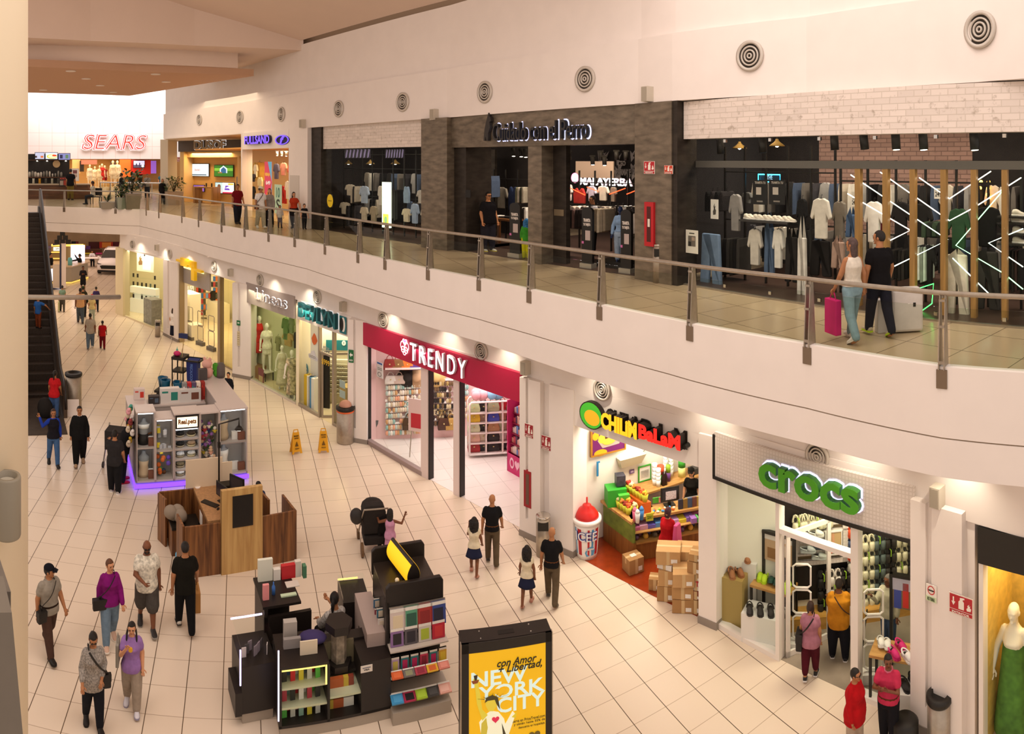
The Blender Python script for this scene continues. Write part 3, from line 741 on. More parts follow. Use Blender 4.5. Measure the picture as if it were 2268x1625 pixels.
 # goods
TEEP=[(-.27,0),(.27,0),(.28,.60),(.40,.46),(.50,.53),(.35,.93),(.12,1),(0,.965),(-.12,1),(-.35,.93),(-.50,.53),(-.40,.46),(-.28,.60)]
PANTP=[(-.40,1),(.40,1),(.5,0),(.10,0),(0,.70),(-.10,0),(-.5,0)]
TANKP=[(-.42,0),(.42,0),(.46,.62),(.28,1),(.16,1),(0,.82),(-.16,1),(-.28,1),(-.46,.62)]
DRESSP=[(-.5,0),(.5,0),(.26,.58),(.32,.80),(.22,1),(.10,1),(0,.9),(-.10,1),(-.22,1),(-.32,.80),(-.26,.58)]
EDGEP=[(-.5,0),(.5,.03),(.46,.75),(.2,.97),(-.2,.97),(-.46,.75)]
HANG=mat('hanger_black','#1b1815',.4)
def cloth(c):return mat('garment_'+c.lstrip('#'),c,.85,vary=.10,vscale=9,spec=.2,bump=.25)
def garment(fr,kind,rect,d,color,label,group='garments hung in the dark clothing shop',cat='clothing',depth=None):
 x0,z0,x1,z1=fr.R(d,*rect);w,h=x1-x0,z1-z0
 nm={'tee':'hanging_shirt','pant':'hanging_trousers','tank':'hanging_tank_shirt','dress':'hanging_dress','edge':'hanging_garment'}[kind]
 P={'tee':TEEP,'pant':PANTP,'tank':TANKP,'dress':DRESSP,'edge':EDGEP}[kind]
 t=thing(nm,label,cat,fr.w((x0+x1)/2,d,z0),fr.a,group)
 dp=depth or(.42 if kind=='edge' else .09)
 part('fabric',MB().xprism([(p[0]*w,p[1]*h)for p in P],-dp/2,dp/2),cloth(color),t,bevel=min(.025,dp*.3,w*.2))
 if kind!='pant' and w>.1:part('hanger',MB().tube([(-w*.26,0,h*.955),(0,0,h*1.0),(w*.26,0,h*.955)],.007,5).tube([(0,0,h),(0,0,h+.05),(.02,0,h+.07),(.03,0,h+.05)],.005,5),HANG,t)
 return t
def rackedge(fr,rect,d,n,colors,label,group,kind='edge'):
 x0,yt,yb,x1=rect
 for i in range(n):
  a=x0+(x1-x0)*i/n;b=x0+(x1-x0)*(i+.92)/n;sh=(i%3)*3*(yb-yt)/100
  garment(fr,kind,(a,yt,yb-sh,b),d,colors[i%len(colors)],label,group)
def panel(name,fr,d,rect,th,m,label,cat,group=None,bevel=0):
 0
 x0,z0,x1,z1=fr.R(d,*rect)
 return one(name,MB().box(0,0,0,x1-x0,th,z1-z0),m,label,cat,fr.w(x0,d,z0),fr.a,group,bevel=bevel)
def psign(name,label,cat,fr,d,rect,th=.03,base='#ffffff',emit=0,items=(),group=None,frame=None):
 0
 x0,z0,x1,z1=fr.R(d,*rect)if len(rect)==4 and rect[0]>40 else rect
 return sign_at(name,label,cat,fr.w(x0,d,z0),fr.a,x1-x0,z1-z0,th,base,emit,items,group,frame)
def sign_at(name,label,cat,loc,rz,w,h,th=.03,base='#ffffff',emit=0,items=(),group=None,frame=None):
 t=thing(name,label,cat,loc,rz,group)
 part('plate',MB().box(0,0,0,w,th,h),hexmat(base,.5,emit),t)
 if frame:
  f=min(w,h)*.06+.005
  part('frame',MB().box(-f,-.012,-f,0,th,h+f).box(w,-.012,-f,w+f,th,h+f).box(0,-.012,-f,w,th,0).box(0,-.012,h,w,th,h+f),hexmat(frame),t)
 sign_items(t,w,h,items,emit)
 return t
def sign_items(t,w,h,items,emit=0,y=0.0):
 for k,it in enumerate(items):
  kind,a,b,c,e,col=it[:6];yy=y-.003-.0015*k;m=hexmat(col,.5,emit if emit else 0)
  if kind=='box':q=MB().box(a*w,yy,b*h,c*w,y+.001,e*h)
  elif kind=='text':q=textmb(it[6],a*w,b*h,c*w,e*h,yy,.003,bold=it[7]if len(it)>7 else .02,shear=it[8]if len(it)>8 else 0)
  elif kind=='poly':q=MB().xprism([((a+(c-a)*p[0])*w,(b+(e-b)*p[1])*h)for p in it[6]],yy,y+.001)
  elif kind=='disc':q=MB().xprism([((a+(c-a)*(.5+.5*cos(2*pi*i/24)))*w,(b+(e-b)*(.5+.5*sin(2*pi*i/24)))*h)for i in range(24)],yy,y+.001)
  elif kind=='ring':
   n=28;q=MB();rx,rz_=(c-a)/2*w,(e-b)/2*h;ox,oz=(a+c)/2*w,(b+e)/2*h;k2=it[6]
   for i in range(n):
    t0,t1=2*pi*i/n,2*pi*(i+1)/n
    q.add([(ox+rx*cos(t0),yy,oz+rz_*sin(t0)),(ox+rx*cos(t1),yy,oz+rz_*sin(t1)),(ox+rx*k2*cos(t1),yy,oz+rz_*k2*sin(t1)),(ox+rx*k2*cos(t0),yy,oz+rz_*k2*sin(t0))],[(0,1,2,3)])
  part({'text':'lettering','box':'panel','poly':'symbol','disc':'disc','ring':'ring'}[kind],q,m,t)
ARROW=[(.35,1),(.65,1),(.65,.45),(.95,.45),(.5,0),(.05,.45),(.35,.45)]
LARROW=[(0,.5),(.45,1),(.45,.68),(1,.68),(1,.32),(.45,.32),(.45,0)]
EXTG=[(.1,0),(.9,0),(.9,.62),(.7,.75),(.7,.82),(1,.9),(.95,1),(.3,.95),(.3,.75),(.1,.62)]
FLAME=[(.1,0),(.9,.05),(1,.4),(.7,.55),(.85,.8),(.5,.7),(.6,1),(.2,.75),(.3,.5),(0,.3)]
def firesign(fr,d,rect,word,label,group='red fire equipment signs',base='#b3202a'):
 return psign('fire_sign',label,'sign',fr,d,rect,.012,'#e8dccf',0,[('box',.03,.24,.97,.97,base),('box',.03,.03,.97,.20,base),('poly',.10,.42,.28,.85,'#efe6da',ARROW),('poly',.38,.32,.66,.92,'#efe6da',EXTG),('poly',.74,.34,.93,.70,'#efe6da',FLAME),('text',.14,.06,.86,.17,'#efe6da',word)],group)
def letters(name,label,cat,fr,d,rect,body,face,side=None,halo=None,th=.08,emit=0,bold=.02,shear=0.0,hemit=2.5,group=None,grow=.03,inner=None,space=1.0):
 0
 x0,z0,x1,z1=fr.R(d,*rect)
 t=thing(name,label,cat,fr.w(x0,d,z0),fr.a,group);w,h=x1-x0,z1-z0
 q=textmb(body,0,0,w,h,-th/2,th,bold=bold,shear=shear,space=space)
 part('letters',q,hexmat(side or face,.5),t)
 part('letter_face',textmb(body,0,0,w,h,-th-.006,.008,bold=bold,shear=shear,space=space),hexmat(face,.45,emit),t)
 if halo:part('halo',textmb(body,0,0,w,h,.012,.006,grow=grow,bold=bold+.015,shear=shear,space=space),hexmat(halo,.5,hemit),t)
 for k,(ic,ib,ie)in enumerate(inner or()):part('letter_inline',textmb(body,w*.012*(k+1),h*.03*(k+1),w*(1-.012*(k+1)),h*(1-.03*(k+1)),-th-.014-.008*k,.005,bold=ib,shear=shear,space=space),hexmat(ic,.5,ie),t)
 return t
LENS2=mat('can_lens','#fff1da',.4,emit=6)
def spotcan(loc,label,color=BLACK,group='track spotlights',s=1.0,tilt=0.0,on=True):
 t=thing('track_spotlight',label,'ceiling light',loc,0,group)
 part('can',MB().cyl((0,0,0),(.02*tilt,-.06*tilt,-.24*s),.065*s,n=14),color,t,True)
 part('mount',MB().box(-.09,-.02,.0,.09,.02,.05).cyl((0,0,.0),(0,0,-.02),.02),color,t)
 if on:part('lens',MB().cyl((.02*tilt,-.06*tilt,-.24*s),(.02*tilt,-.06*tilt-.001,-.246*s),.05*s,n=14),LENS2,t)
 return t
 # upper shops
UW1,UW2,UW3,UW4=Fr(UPW[2],UPW[3]),Fr(G(696,506,UP),UPW[4]),Fr(UPW[4],UPW[5]),Fr(UPW[6],G(2300,730,UP))
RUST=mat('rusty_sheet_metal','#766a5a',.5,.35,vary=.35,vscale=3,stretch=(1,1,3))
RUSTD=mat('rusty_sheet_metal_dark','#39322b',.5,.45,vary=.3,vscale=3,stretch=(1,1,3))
BRICK=gridmat('whitewashed_brick','#e0d3c8','#cfc2b5',.30,.105,.008,rough=.85,vary=.06,offset=.5,bump=.5,axes='XZ',mottled=.55,line2='#8f7e6a')
PBRICK=gridmat('pink_brick','#8f6f62','#6d5348',.30,.10,.01,rough=.85,vary=.12,offset=.5,bump=.4,axes='XZ',mottled=.4,line2='#4c3a32')
DARKW=mat('shop_dark_wall','#221d1b',.7,vary=.15);DARKC=mat('shop_dark_ceiling','#2a2522',.8);DFL=mat('shop_dark_floor','#4a3830',.35,vary=.1)
TOPZ=9.54
def fbox(name,fr,rects,m,kind='structure',**k):
 mb=MB()
 for r in rects:mb.box(*r)
 return struct(name,mb,m,fr.loc,fr.a,**k)
for fr,dp in((UW2,4.2),(UW3,7.0),(UW4,3.6)):
 ex=1.6
 fbox('floor',fr,[(-.0,.05,UP+.0,fr.L+ex*.4,dp,UP+.012)],DFL)
 fbox('ceiling',fr,[(-.3,.75,TOPZ-.02,fr.L+.4,dp+.3,TOPZ+.06)],DARKC)
fbox('wall_back',UW2,[(-.2,4.2,UP,UW2.L+.6,4.35,TOPZ)],DARKW)
fbox('wall_back',UW3,[(-7.0,7.0,UP,UW3.L+1.2,7.15,TOPZ)],DARKW)
bx=[UW4.hit(x,400,3.6)[0]for x in(1815,2154)]
fbox('wall_back',UW4,[(-.6,3.6,UP,bx[0],3.75,TOPZ),(bx[1],3.6,UP,UW4.L+1,3.75,TOPZ)],DARKW)
fbox('wall_back',UW4,[(bx[0],3.58,UP,bx[1],3.75,TOPZ)],PBRICK)
fbox('wall_left',UW2,[(-.12,.05,UP,.0,4.3,TOPZ)],DARKW)
fbox('wall_right',UW3,[(UW3.L-.1,.5,UP,UW3.L,7,TOPZ)],DARKW)
for fr,xs,dd,e in((UW2,(.35,.75),1.6,70),(UW3,(.27,),2.2,28),(UW3,(.55,),2.6,220),(UW3,(.1,),2.6,60),(UW4,(.12,.42,.78),1.5,95)):
 for q in xs:
  p=fr.w(fr.L*q,dd,TOPZ-.12);lamp('shop_lamp','AREA',p,e,(1,.86,.72),1.2,.8,(0,0,fr.a))
def px_s(fr,x,d=0.0):return fr.hit(x,400,d)[0]
s0,s1,s2,s3=(px_s(UW2,x)for x in(696,717,952,1003))
zb=UW2.hit(717,330)[1]
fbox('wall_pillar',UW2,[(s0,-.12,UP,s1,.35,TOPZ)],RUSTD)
fbox('wall_brick',UW2,[(s1,-.02,zb,s2,.25,TOPZ)],BRICK)
fbox('wall_pillar',UW2,[(s2,-.35,UP,s3+.12,.4,TOPZ)],RUST)
def panes(fr,xs,z0,z1,name='window_1',d=.0,m=None,kind='structure'):
 mb=MB()
 for a,b in zip(xs,xs[1:]):mb.box(a+.004,d,z0,b-.004,d+.012,z1)
 o=struct(name,mb,m or GLASS,fr.loc,fr.a);return o
panes(UW2,[s1+(s2-s1)*k/4 for k in range(5)],UP,zb,'window_1')
c0,c1,c2,c3,cL=(px_s(UW3,x)for x in(1040,1177,1207,1425,1003))
zh0=UW3.hit(1010,327)[1]
fbox('wall_header',UW3,[(.02,-.15,zh0,UW3.L,.35,TOPZ)],RUST)
fbox('wall_pillar',UW3,[(c1,-.12,UP,c2,.4,zh0)],RUST)
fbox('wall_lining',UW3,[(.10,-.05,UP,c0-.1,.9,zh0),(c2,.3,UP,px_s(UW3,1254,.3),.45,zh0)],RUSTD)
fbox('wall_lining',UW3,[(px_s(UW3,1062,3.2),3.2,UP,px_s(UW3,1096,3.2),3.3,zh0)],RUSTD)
p0_,p1_=G(1425,615,UP),G(1517,629,UP)
PF=Fr(p0_,UPW[6])
fbox('wall_pillar',PF,[(-.02,-.25,UP,PF.L+.02,.5,TOPZ)],RUST)
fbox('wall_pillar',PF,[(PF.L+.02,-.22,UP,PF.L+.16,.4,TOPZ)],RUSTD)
zq=UW4.hit(1517,308)[1]
fbox('wall_brick',UW4,[(.18,-.03,zq,UW4.L+1,.25,TOPZ-.02)],BRICK)
wx_=[px_s(UW4,x)for x in(1520,1606,1706,1815,1938,2073,2225)]+[UW4.L+.8]
panes(UW4,wx_,UP+.02,zq,'window_2')
fbox('trim_2',UW4,[(.16,-.02,UP,UW4.L+.8,.05,UP+.03)],STEEL)
cl=MB()
for x in wx_[1:-1]:
 for z in(UP+.12,zq-.06):cl.box(x-.03,-.02,z-.03,x+.03,.03,z+.03)
one('window_clamps',cl,CHROME,'small steel clamps along the glass of the long brick window','hardware',UW4.loc,UW4.a,'window clamps')['kind']='structure'
letters('shop_sign','dark backlit condensed lettering of the clothing shop on the metal header','sign',UW3,-.17,(1097,274,312,1307),'Cuidado con el Perro','#2d2926','#1d1a18','#cfd4ff',.10,bold=.0,hemit=1.2,grow=.03)
x0,z0,x1,z1=UW3.R(-.17,1077,280,312,1094)
q=MB().xprism([(0,0),(.06,0),(.08,.12),(.12,0),(.18,0),(.19,.2),(.26,.35),(.24,.5),(.30,.52),(.28,.62),(.22,.66),(.2,.75),(.16,.64),(.1,.5),(.04,.3)],-.1,0)
one('sign_emblem',q,hexmat('#2d2926'),'dark seated dog emblem beside the backlit condensed lettering','sign',UW3.w(x0,-.17,z0),UW3.a)
garment(UW3,'tee',(1097,413,460,1126),2.6,'#8d8374','plaid shirt on the rail inside the first doorway of the dark shop')
garment(UW3,'tank',(1126,413,465,1149),2.5,'#2c3550','dark denim sleeveless shirt on the rail inside the first doorway')
rackedge(UW3,(1151,413,450,1170),2.6,4,['#6d6a52','#b0a596','#3a3a30','#9a8f7c'],'garment edge-on near the pillar inside the first doorway','garments inside the first doorway')
rackedge(UW3,(1058,420,455,1072),1.6,2,['#b8b3a8','#403c3a'],'garment behind the guard in the dark doorway','garments behind the guard')
rackedge(UW3,(1152,458,490,1176),2.0,5,['#cfc8bc','#5a5048','#b1a797','#26221f'],'trousers folded on the low rail beside the pillar','trousers on the low rail')
t=thing('display_table','wooden table with folded clothes inside the first doorway','table',UW3.w(UW3.hit(1120,480,1.7)[0],1.7,UP),UW3.a)
part('tabletop',MB().box(-.7,-.35,.80,.7,.35,.86),woodmat('table_wood','#6d4526','#8b5a30'),t)
for sx in(-.64,.64):
 for sy in(-.3,.3):part('leg',MB().box(sx-.04,sy-.04,0,sx+.04,sy+.04,.80),woodmat('table_wood','#6d4526','#8b5a30'),t)
zt=UP+.86
for i,c in enumerate(['#2b2825','#cfc6ba','#3b3733','#222','#8b8274']):
 one('folded_shirt',MB().box(-.11,-.15,0,.11,.15,.05+.01*(i%2)),cloth(c if len(c)>4 else '#222222'),'folded shirt lying on the wooden table in the first doorway','clothing',UW3.w(UW3.hit(1120,480,1.7)[0]-.5+.25*i,1.65,zt),UW3.a,'folded shirts on the wooden table',bevel=.015)
def tramita(px,yt,yb,d,lab):
 x0,z0,x1,z1=UW3.R(d,px-11,yt,yb,px+12);w=x1-x0;h=z1-UP-.0
 t=thing('security_gate',lab,'shop gate',UW3.w(x0,d,UP),UW3.a,'black security gates at the shop doors')
 n=12;poly=[(0,.12),(w,.12)]+[(w/2+w/2*cos(pi*i/n),h-.1+.1*sin(pi*i/n))for i in range(n+1)]
 part('panel',MB().xprism(poly,-.04,.04),BLACK,t);part('foot',MB().box(-.02,-.10,0,w+.02,.10,.12),mat('gate_foot','#b8b0a4',.4,.5),t)
 for k,wd in enumerate(('TRAMITA','TU TARJETA')):part('lettering',textmb(wd,w*.16,h*(.76-.075*k),w*.84,h*(.815-.075*k),-.044,.004,bold=.05),hexmat('#d9cfc4'),t)
 part('card',MB().box(w*.36,-.05,h*.46,w*.82,-.042,h*.62),hexmat('#b5a59e'),t);part('stripe',MB().box(w*.02,-.05,h*.40,w*.2,-.042,h*.44),hexmat('#c46aa0'),t)
tramita(1142,448,560,.25,'black gate with white lettering in the first doorway by the pillar')
tramita(1302,458,583,.25,'black gate with white lettering in the second doorway, middle one')
tramita(1388,463,590,.25,'black gate with white lettering in the second doorway, beside the red cabinet pillar')
letters('shop_sign','white lit lettering over the rails inside the second doorway','sign',UW3,3.2,(1286,393,409,1402),'MALAYERBA','#ffffff','#c9b8c8',None,.05,1.6,bold=.012)
x0,z0,x1,z1=UW3.R(3.2,1265,386,405,1282);q=MB();r=(x1-x0)/2
t=thing('sign_emblem','round white lit leaf emblem with pink rim beside the white lit lettering','sign',UW3.w(x0,3.2,z0),UW3.a)
sign_items(t,2*r,2*r,[('disc',0,0,1,1,'#f08bb4'),('disc',.08,.08,.92,.92,'#ffffff'),('poly',.25,.25,.75,.7,'#c9a4c0',[(0,.6),(.3,.3),(.5,0),(.7,.3),(1,.6),(.7,.5),(.6,.9),(.5,.5),(.4,.9),(.3,.5)])],1.2)
panel('mesh_panel',UW3,4.2,(1275,357,393,1358),.05,mat('tan_screen','#a98f78',.7),'tan wall screen in two halves above the white lit lettering','panel')
letters('wall_lettering','faded white word on the dark back wall beside the tan screen','sign',UW3,6.9,(1370,356,367,1386),'CEO','#a59890',None,None,.02)
letters('wall_lettering','faded white letters low on the dark back wall by the pillar','sign',UW3,6.9,(1410,366,378,1424),'PL','#a59890',None,None,.02)
letters('wall_lettering','white splashed paint word across the dark back wall','sign',UW3,6.9,(1366,374,388,1398),'PARMALE','#8d827c',None,None,.02)
sm=MB();rr=random.Random(3)
for k in range(16):
 px=rr.choice([1330,1365,1400])+rr.uniform(-8,14);py=rr.uniform(345,395);x,z=UW3.hit(px,py,6.95)
 sm.xprism([(x-.05,z-.2),(x+.1,z-.05),(x+.03,z),(x+.16,z+.25),(x+.0,z+.1),(x-.1,z+.2)],6.94,6.97)
one('mural_pattern',sm,hexmat('#958a84'),'white brush strokes painted on the dark back wall of the shop','mural',UW3.loc,UW3.a)
for(a,b,c,e,k,col,lab)in[(1255,440,408,1268,'tee','#d6cfc4','white top at the near end of the rail under the white lit lettering'),(1300,441,411,1322,'tee','#c3c0cf','pale lilac shirt on the rail under the white lit lettering'),(1323,440,411,1350,'tee','#d9cdb8','cream polo shirt on the rail under the white lit lettering'),(1270,446,416,1298,'tank','#a5342c','red tops with straps on the rail under the white lit lettering'),(1352,442,414,1366,'tee','#8a7a6a','brown tee on the rail under the white lit lettering')]:
 garment(UW3,k,(a,c,b+4,e),2.9,col,lab)
rackedge(UW3,(1258,462,505,1296),1.5,6,['#2a2422','#57413c','#1e1b1a','#6a524c','#2b2523'],'dark garment on the front rail of the second doorway','dark garments on the front rail')
rackedge(UW3,(1312,460,515,1352),1.5,6,['#8a7c68','#a29480','#6f6250','#b6a88f','#8d806c'],'beige garment on the front rail of the second doorway','beige garments on the front rail')
rackedge(UW3,(1250,455,470,1430),2.3,16,['#d5cdc2','#39332f','#9c9082','#c2b5a5','#5c524b','#e0d8cc'],'garment on the middle rail of the second doorway','garments on the middle rail')
rackedge(UW3,(1400,470,520,1424),1.2,4,['#d5cdc2','#9c9082','#c2b5a5','#cfcac0'],'pale garment by the red cabinet pillar','pale garments by the pillar')
def rackthing(fr,px0,px1,d,zr,lab,rails=(0,),posts=3,zt=None):
 a,b=fr.hit(px0,400,d)[0],fr.hit(px1,400,d)[0]
 t=thing('clothes_rack',lab,'clothes rack',fr.w(a,d,UP),fr.a);L=b-a;zt=zt or zr
 for k in range(posts):x=L*k/(posts-1);part('post',MB().box(x-.02,-.02,0,x+.02,.02,zt),BLACK,t)
 for r in rails:part('rail',MB().cyl((0,0,zr+r),(L,0,zr+r),.014),BLACK,t)
 return t
rackthing(UW3,1250,1430,1.5,1.42,'black steel rack on the front side of the second doorway',(0,),4)
rackthing(UW3,1250,1430,2.9,1.95,'black steel rack under the white lit lettering',(0,-.9),6,2.3)
rackthing(UW3,1094,1176,2.6,2.0,'black steel rack inside the first doorway',(0,-.9),4,2.3)
for i,(x,y)in enumerate([(1136,337),(1153,338),(1163,339)]):
 sx,z=UW3.hit(x,y,1.8);spotcan(UW3.w(sx,1.8,z+.12),'black track spotlight on the ceiling of the first doorway',group='spotlights in the first doorway',tilt=1)
for i,(x,y)in enumerate([(1260,345),(1312,356),(1338,357),(1365,345),(1386,346),(1418,358),(1330,346)]):
 sx,z=UW3.hit(x,y,3.4);spotcan(UW3.w(sx,3.4,z+.12),'black track spotlight over the second doorway',group='spotlights over the second doorway',tilt=.5,on=i in(1,2))
bm=MB()
for k in range(6):bm.box(c2+.9+.55*k,1.2,TOPZ-.35,c2+1.05+.55*k,6.9,TOPZ-.1)
bm.box(c2+.5,3.2,TOPZ-.55,c3+2,3.3,TOPZ-.47)
struct('trim_3',bm,mat('dark_beam','#4b423c',.7),UW3.loc,UW3.a)
for pts in([(1262,416),(1296,432)],[(1300,414),(1325,424)],[(1350,430),(1385,417)],[(1388,430),(1423,416)]):
 P=[UW3.w(*(lambda h:(h[0],2.7,h[1]))(UW3.hit(x,y,2.7)))for x,y in pts]
 one('neon_tube_hanging',MB().tube(P,.012,6),hexmat('#ff4a22',.5,3),'thin orange red neon strip slanting above the rails in the second doorway','neon light',group='orange neon strips')
for i,(x,yt,yb)in enumerate([(1438,447,544)]):
 t=psign('hose_cabinet','narrow red fire hose cabinet on the rusty metal pillar','cabinet',PF,-.31,(1427,447,544,1447),.07,'#b51d24',0,[('box',.28,.1,.72,.9,'#4a1512'),('box',.38,.44,.62,.62,'#e3d6c8')])
firesign(PF,-.27,(1426,357,385,1450),'HIDRANTE','red hydrant sign on the rusty pillar above the hose cabinet')
firesign(PF,-.27,(1471,366,385,1490),'EXTINTOR','small red extinguisher sign on the rusty pillar facing the long window',base='#c23a1c')
panel('wall_plate',UW3,.28,(1227,463,477,1248),.02,mat('plate_tan','#8a7a60',.4,.5),'small framed metal plate on the dark lining between the doorways','plate')
panel('wall_plate',UW3,-.07,(1031,420,437,1042),.02,hexmat('#141210'),'small black notice plate on the dark lining of the first doorway','plate')
p=G(1458,625,UP)
def slimbin(loc,label,h=.72,r=.13,wedge=True):
 t=thing('trash_bin',label,'trash can',loc,-atan2(loc[0],loc[1]))
 part('body',MB().lathe([(r,0),(r,h),(r*.96,h)],n=24),STEEL,t,True)
 part('lid',MB().lathe([(r*1.02,h),(r*1.03,h+.03),(r*.8,h+.05),(.01,h+.055)],n=24),CHROME,t,True)
 if wedge:part('opening',MB().box(-r*.75,-r*1.02,h*.72,r*.75,-r*.6,h*.93),BLACK,t)
 return t
slimbin((p[0],p[1],UP),'slim steel bin in front of the rusty metal pillar upstairs',.78,.12)
# long window: posts, neon, shoes, garments
GB=woodmat('oak_post','#8a6434','#b3874c',(9,9,.7))
for i,(x,yb)in enumerate([(1902,640),(1963,648),(2023,655),(2091,668),(2158,676),(2226,684)]):
 d=.42;a,z1=UW4.hit(x-6,369,d);b,z0=UW4.hit(x+6,yb,d)
 one('wooden_post',MB().box(0,-.05,0,b-a,.05,z1-UP),GB,'upright oak post behind the long window, %s from the lit bulbs end'%['sixth','fifth','fourth','third','second','first'][i],'post',UW4.w(a,d,UP+.012),UW4.a,'oak posts with neon')
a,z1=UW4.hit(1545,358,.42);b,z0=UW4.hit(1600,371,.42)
fbox('trim_4',UW4,[(a,.36,z0,UW4.L+.8,.5,z1+.02)],mat('grey_bar','#6b655e',.4,.4))  # grey horizontal bar across the window at the post tops
ZB=lambda X,Y:(1468+X/2.835,150+Y/2.835)
for k,(pts,col)in enumerate([([(1160,790),(1555,1020),(1425,1085)],'#fff3e0'),([(1180,672),(1790,1080),(1455,1245)],'#f4ffee'),([(1365,655),(1800,960),(1950,880),(2250,690)],'#fff3e0'),([(1610,690),(1800,822),(2060,650)],'#fff3e0'),([(2145,760),(1840,1115),(2140,1290),(2262,1390)],'#a8ffb0'),([(2262,1010),(2045,1100),(2262,1250)],'#f2ffe8'),([(1820,1195),(2060,1430)],'#e8ffe6'),([(1560,1400),(1700,1355),(1690,1480),(1620,1530)],'#4dff6a')]):
 P=[]
 for X,Y in pts:
  x,y=ZB(X,Y);s,z=UW4.hit(x,y,.5);P.append(UW4.w(s,.5,z))
 one('neon_tube_hanging',MB().tube(P,.009,6),hexmat(col,.5,4),'thin %s neon tube zigzagging between the oak posts, %s of them'%('green' if k in(4,7)else 'white',['lowest at the couple','longest','topmost','short top','big green','far end','lower short','curled green'][k]),'neon light',group='neon tubes on the oak posts')
def W4(kind,X0,Y0,X1,Y1,d,col,lab,group='garments behind the long window'):
 x0,y0=ZB(X0,Y0);x1,y1=ZB(X1,Y1);return garment(UW4,kind,(x0,y0,y1,x1),d,col,lab,group)
W4('pant',240,1035,370,1350,.5,'#6c7f96','flared blue jeans hung low beside the paper poster')
W4('tee',418,790,500,1020,.9,'#8d8781','grey long tee on the rail near the poster')
W4('tee',500,780,562,850,1.4,'#5d5a55','dark grey tee behind the grey long tee')
W4('tee',535,1005,628,1232,1.0,'#cfc6b6','cream striped tee under the shoe shelf')
W4('pant',640,1000,700,1285,1.1,'#566880','blue jeans under the shoe shelf')
W4('tee',692,1005,762,1252,1.0,'#e2dccf','white tee under the shoe shelf')
W4('pant',770,1060,850,1340,1.1,'#2b2826','black trousers under the shoe shelf end')
W4('tee',842,820,908,1045,.9,'#1d1c1c','black shirt with white piping on the upper rail')
W4('tee',930,815,1060,1068,.8,'#d3cabb','large beige tee facing the window')
W4('tee',1064,835,1160,1068,1.2,'#857b6e','taupe tee beside the large beige tee')
W4('pant',1150,920,1222,1062,1.1,'#4d6280','denim shorts on the upper rail before the first oak post')
W4('pant',848,1065,904,1425,.7,'#d6cfc4','white cargo trousers hung low by the window')
W4('pant',925,1080,1060,1300,1.0,'#242120','black trousers hung low under the beige tee')
W4('pant',1060,1090,1146,1255,.9,'#a88b7b','floral shorts beside the woman in the white top')
W4('tee',1265,835,1390,1092,.7,'#e9e3da','white polo shirt with dark red collar behind the first oak post')
W4('tee',1330,850,1432,1080,1.1,'#6a2630','dark red striped shirt behind the white polo shirt')
W4('tee',1432,840,1560,1062,.9,'#221f1f','black tee between the second and third oak posts')
W4('tee',1560,850,1700,1060,1.2,'#2c2a28','dark tee behind the neon tubes')
W4('tee',1785,880,1935,1132,.7,'#2f4a33','green football jersey with white collar')
W4('tee',1940,870,2140,1120,1.1,'#1f1d1c','black tee beside the green jersey')
W4('pant',1772,1168,1925,1545,.6,'#d9cdb9','cream wide trousers at the front of the long window')
W4('pant',1950,1150,2120,1510,.9,'#3a3632','dark trousers beside the cream wide trousers')
W4('tee',1570,1105,1730,1355,1.0,'#2a2827','black tee low between the oak posts')
for(X0,Y0,X1,Y1,n,cols,lab,g)in[(390,1060,520,1300,6,['#2a2724','#1d1b1a','#3b3733'],'dark garment on the low rail near the jeans','dark garments on the low rail'),(1440,1130,1570,1330,6,['#292624','#36322e','#1c1a19'],'dark garment on the low rail between the posts','dark garments between the posts'),(1590,1110,1680,1340,5,['#cfe0cd','#b9c4b2','#e0e4da','#8d9788'],'pale garment on the low rail lit green','pale garments on the low rail'),(2150,1130,2268,1400,6,['#2a2422','#3c2a28','#1d1b1a'],'dark garment at the far end of the long window','dark garments at the far end'),(300,770,420,900,4,['#1b1a19','#2a2625'],'dark garment on the upper rail by the pillar','dark garments on the upper rail'),(1650,960,1780,1060,4,['#3c4a38','#2a2c26'],'folded olive garment on the mid shelf','olive garments on the mid shelf')]:
 x0,y0=ZB(X0,Y0);x1,y1=ZB(X1,Y1);rackedge(UW4,(x0,y0,y1,x1),1.1,n,cols,lab,g)
for z_,lab_,d_ in((1.15,'lower',2.1),(2.15,'upper',2.3)):
 for fr_,n_,sh_ in((UW4,30,'long'),(UW2,20,'first brick')):
  for k in range(n_):
   c_=['#2b2826','#3d3a3c','#b9ab97','#1d1c1c','#6a625a','#4a5568','#8d8781','#d0c6b6'][(k*5+(k//3)*2+int(z_))%8];x_=.3+(fr_.L-.4)*k/n_
   t=thing('hanging_garment','garment on the deep %s rail of the %s window'%(lab_,sh_),'clothing',fr_.w(x_,d_,UP+z_-.75),fr_.a,'garments on the deep %s rail of the %s window'%(lab_,sh_));w_=.10 if k%4 else .34
   part('fabric',MB().xprism([(p[0]*w_,p[1]*.72)for p in(EDGEP if k%4 else TEEP)],-.05 if k%4==0 else-.2,.05 if k%4==0 else .2),cloth(c_),t)
rackthing(UW4,1606,1850,1.2,2.35,'black steel rack with rails behind the long window near the poster',(0,-1.05),6,2.9)
rackthing(UW4,1862,2262,1.25,2.2,'black steel rack with rails behind the oak posts',(0,-1.0),7,2.6)
x0,z0,x1,z1=UW4.R(.95,1649,470,484,1756)
t=thing('wall_shelf','black shelf carrying white sneakers behind the long window','shelf',UW4.w(x0,.95,z0),UW4.a)
part('board',MB().box(0,-.18,-.03,x1-x0,.18,-.001),BLACK,t);part('price_rail',MB().box(0,-.19,-.04,x1-x0,-.18,.0),hexmat('#3a3633'),t)
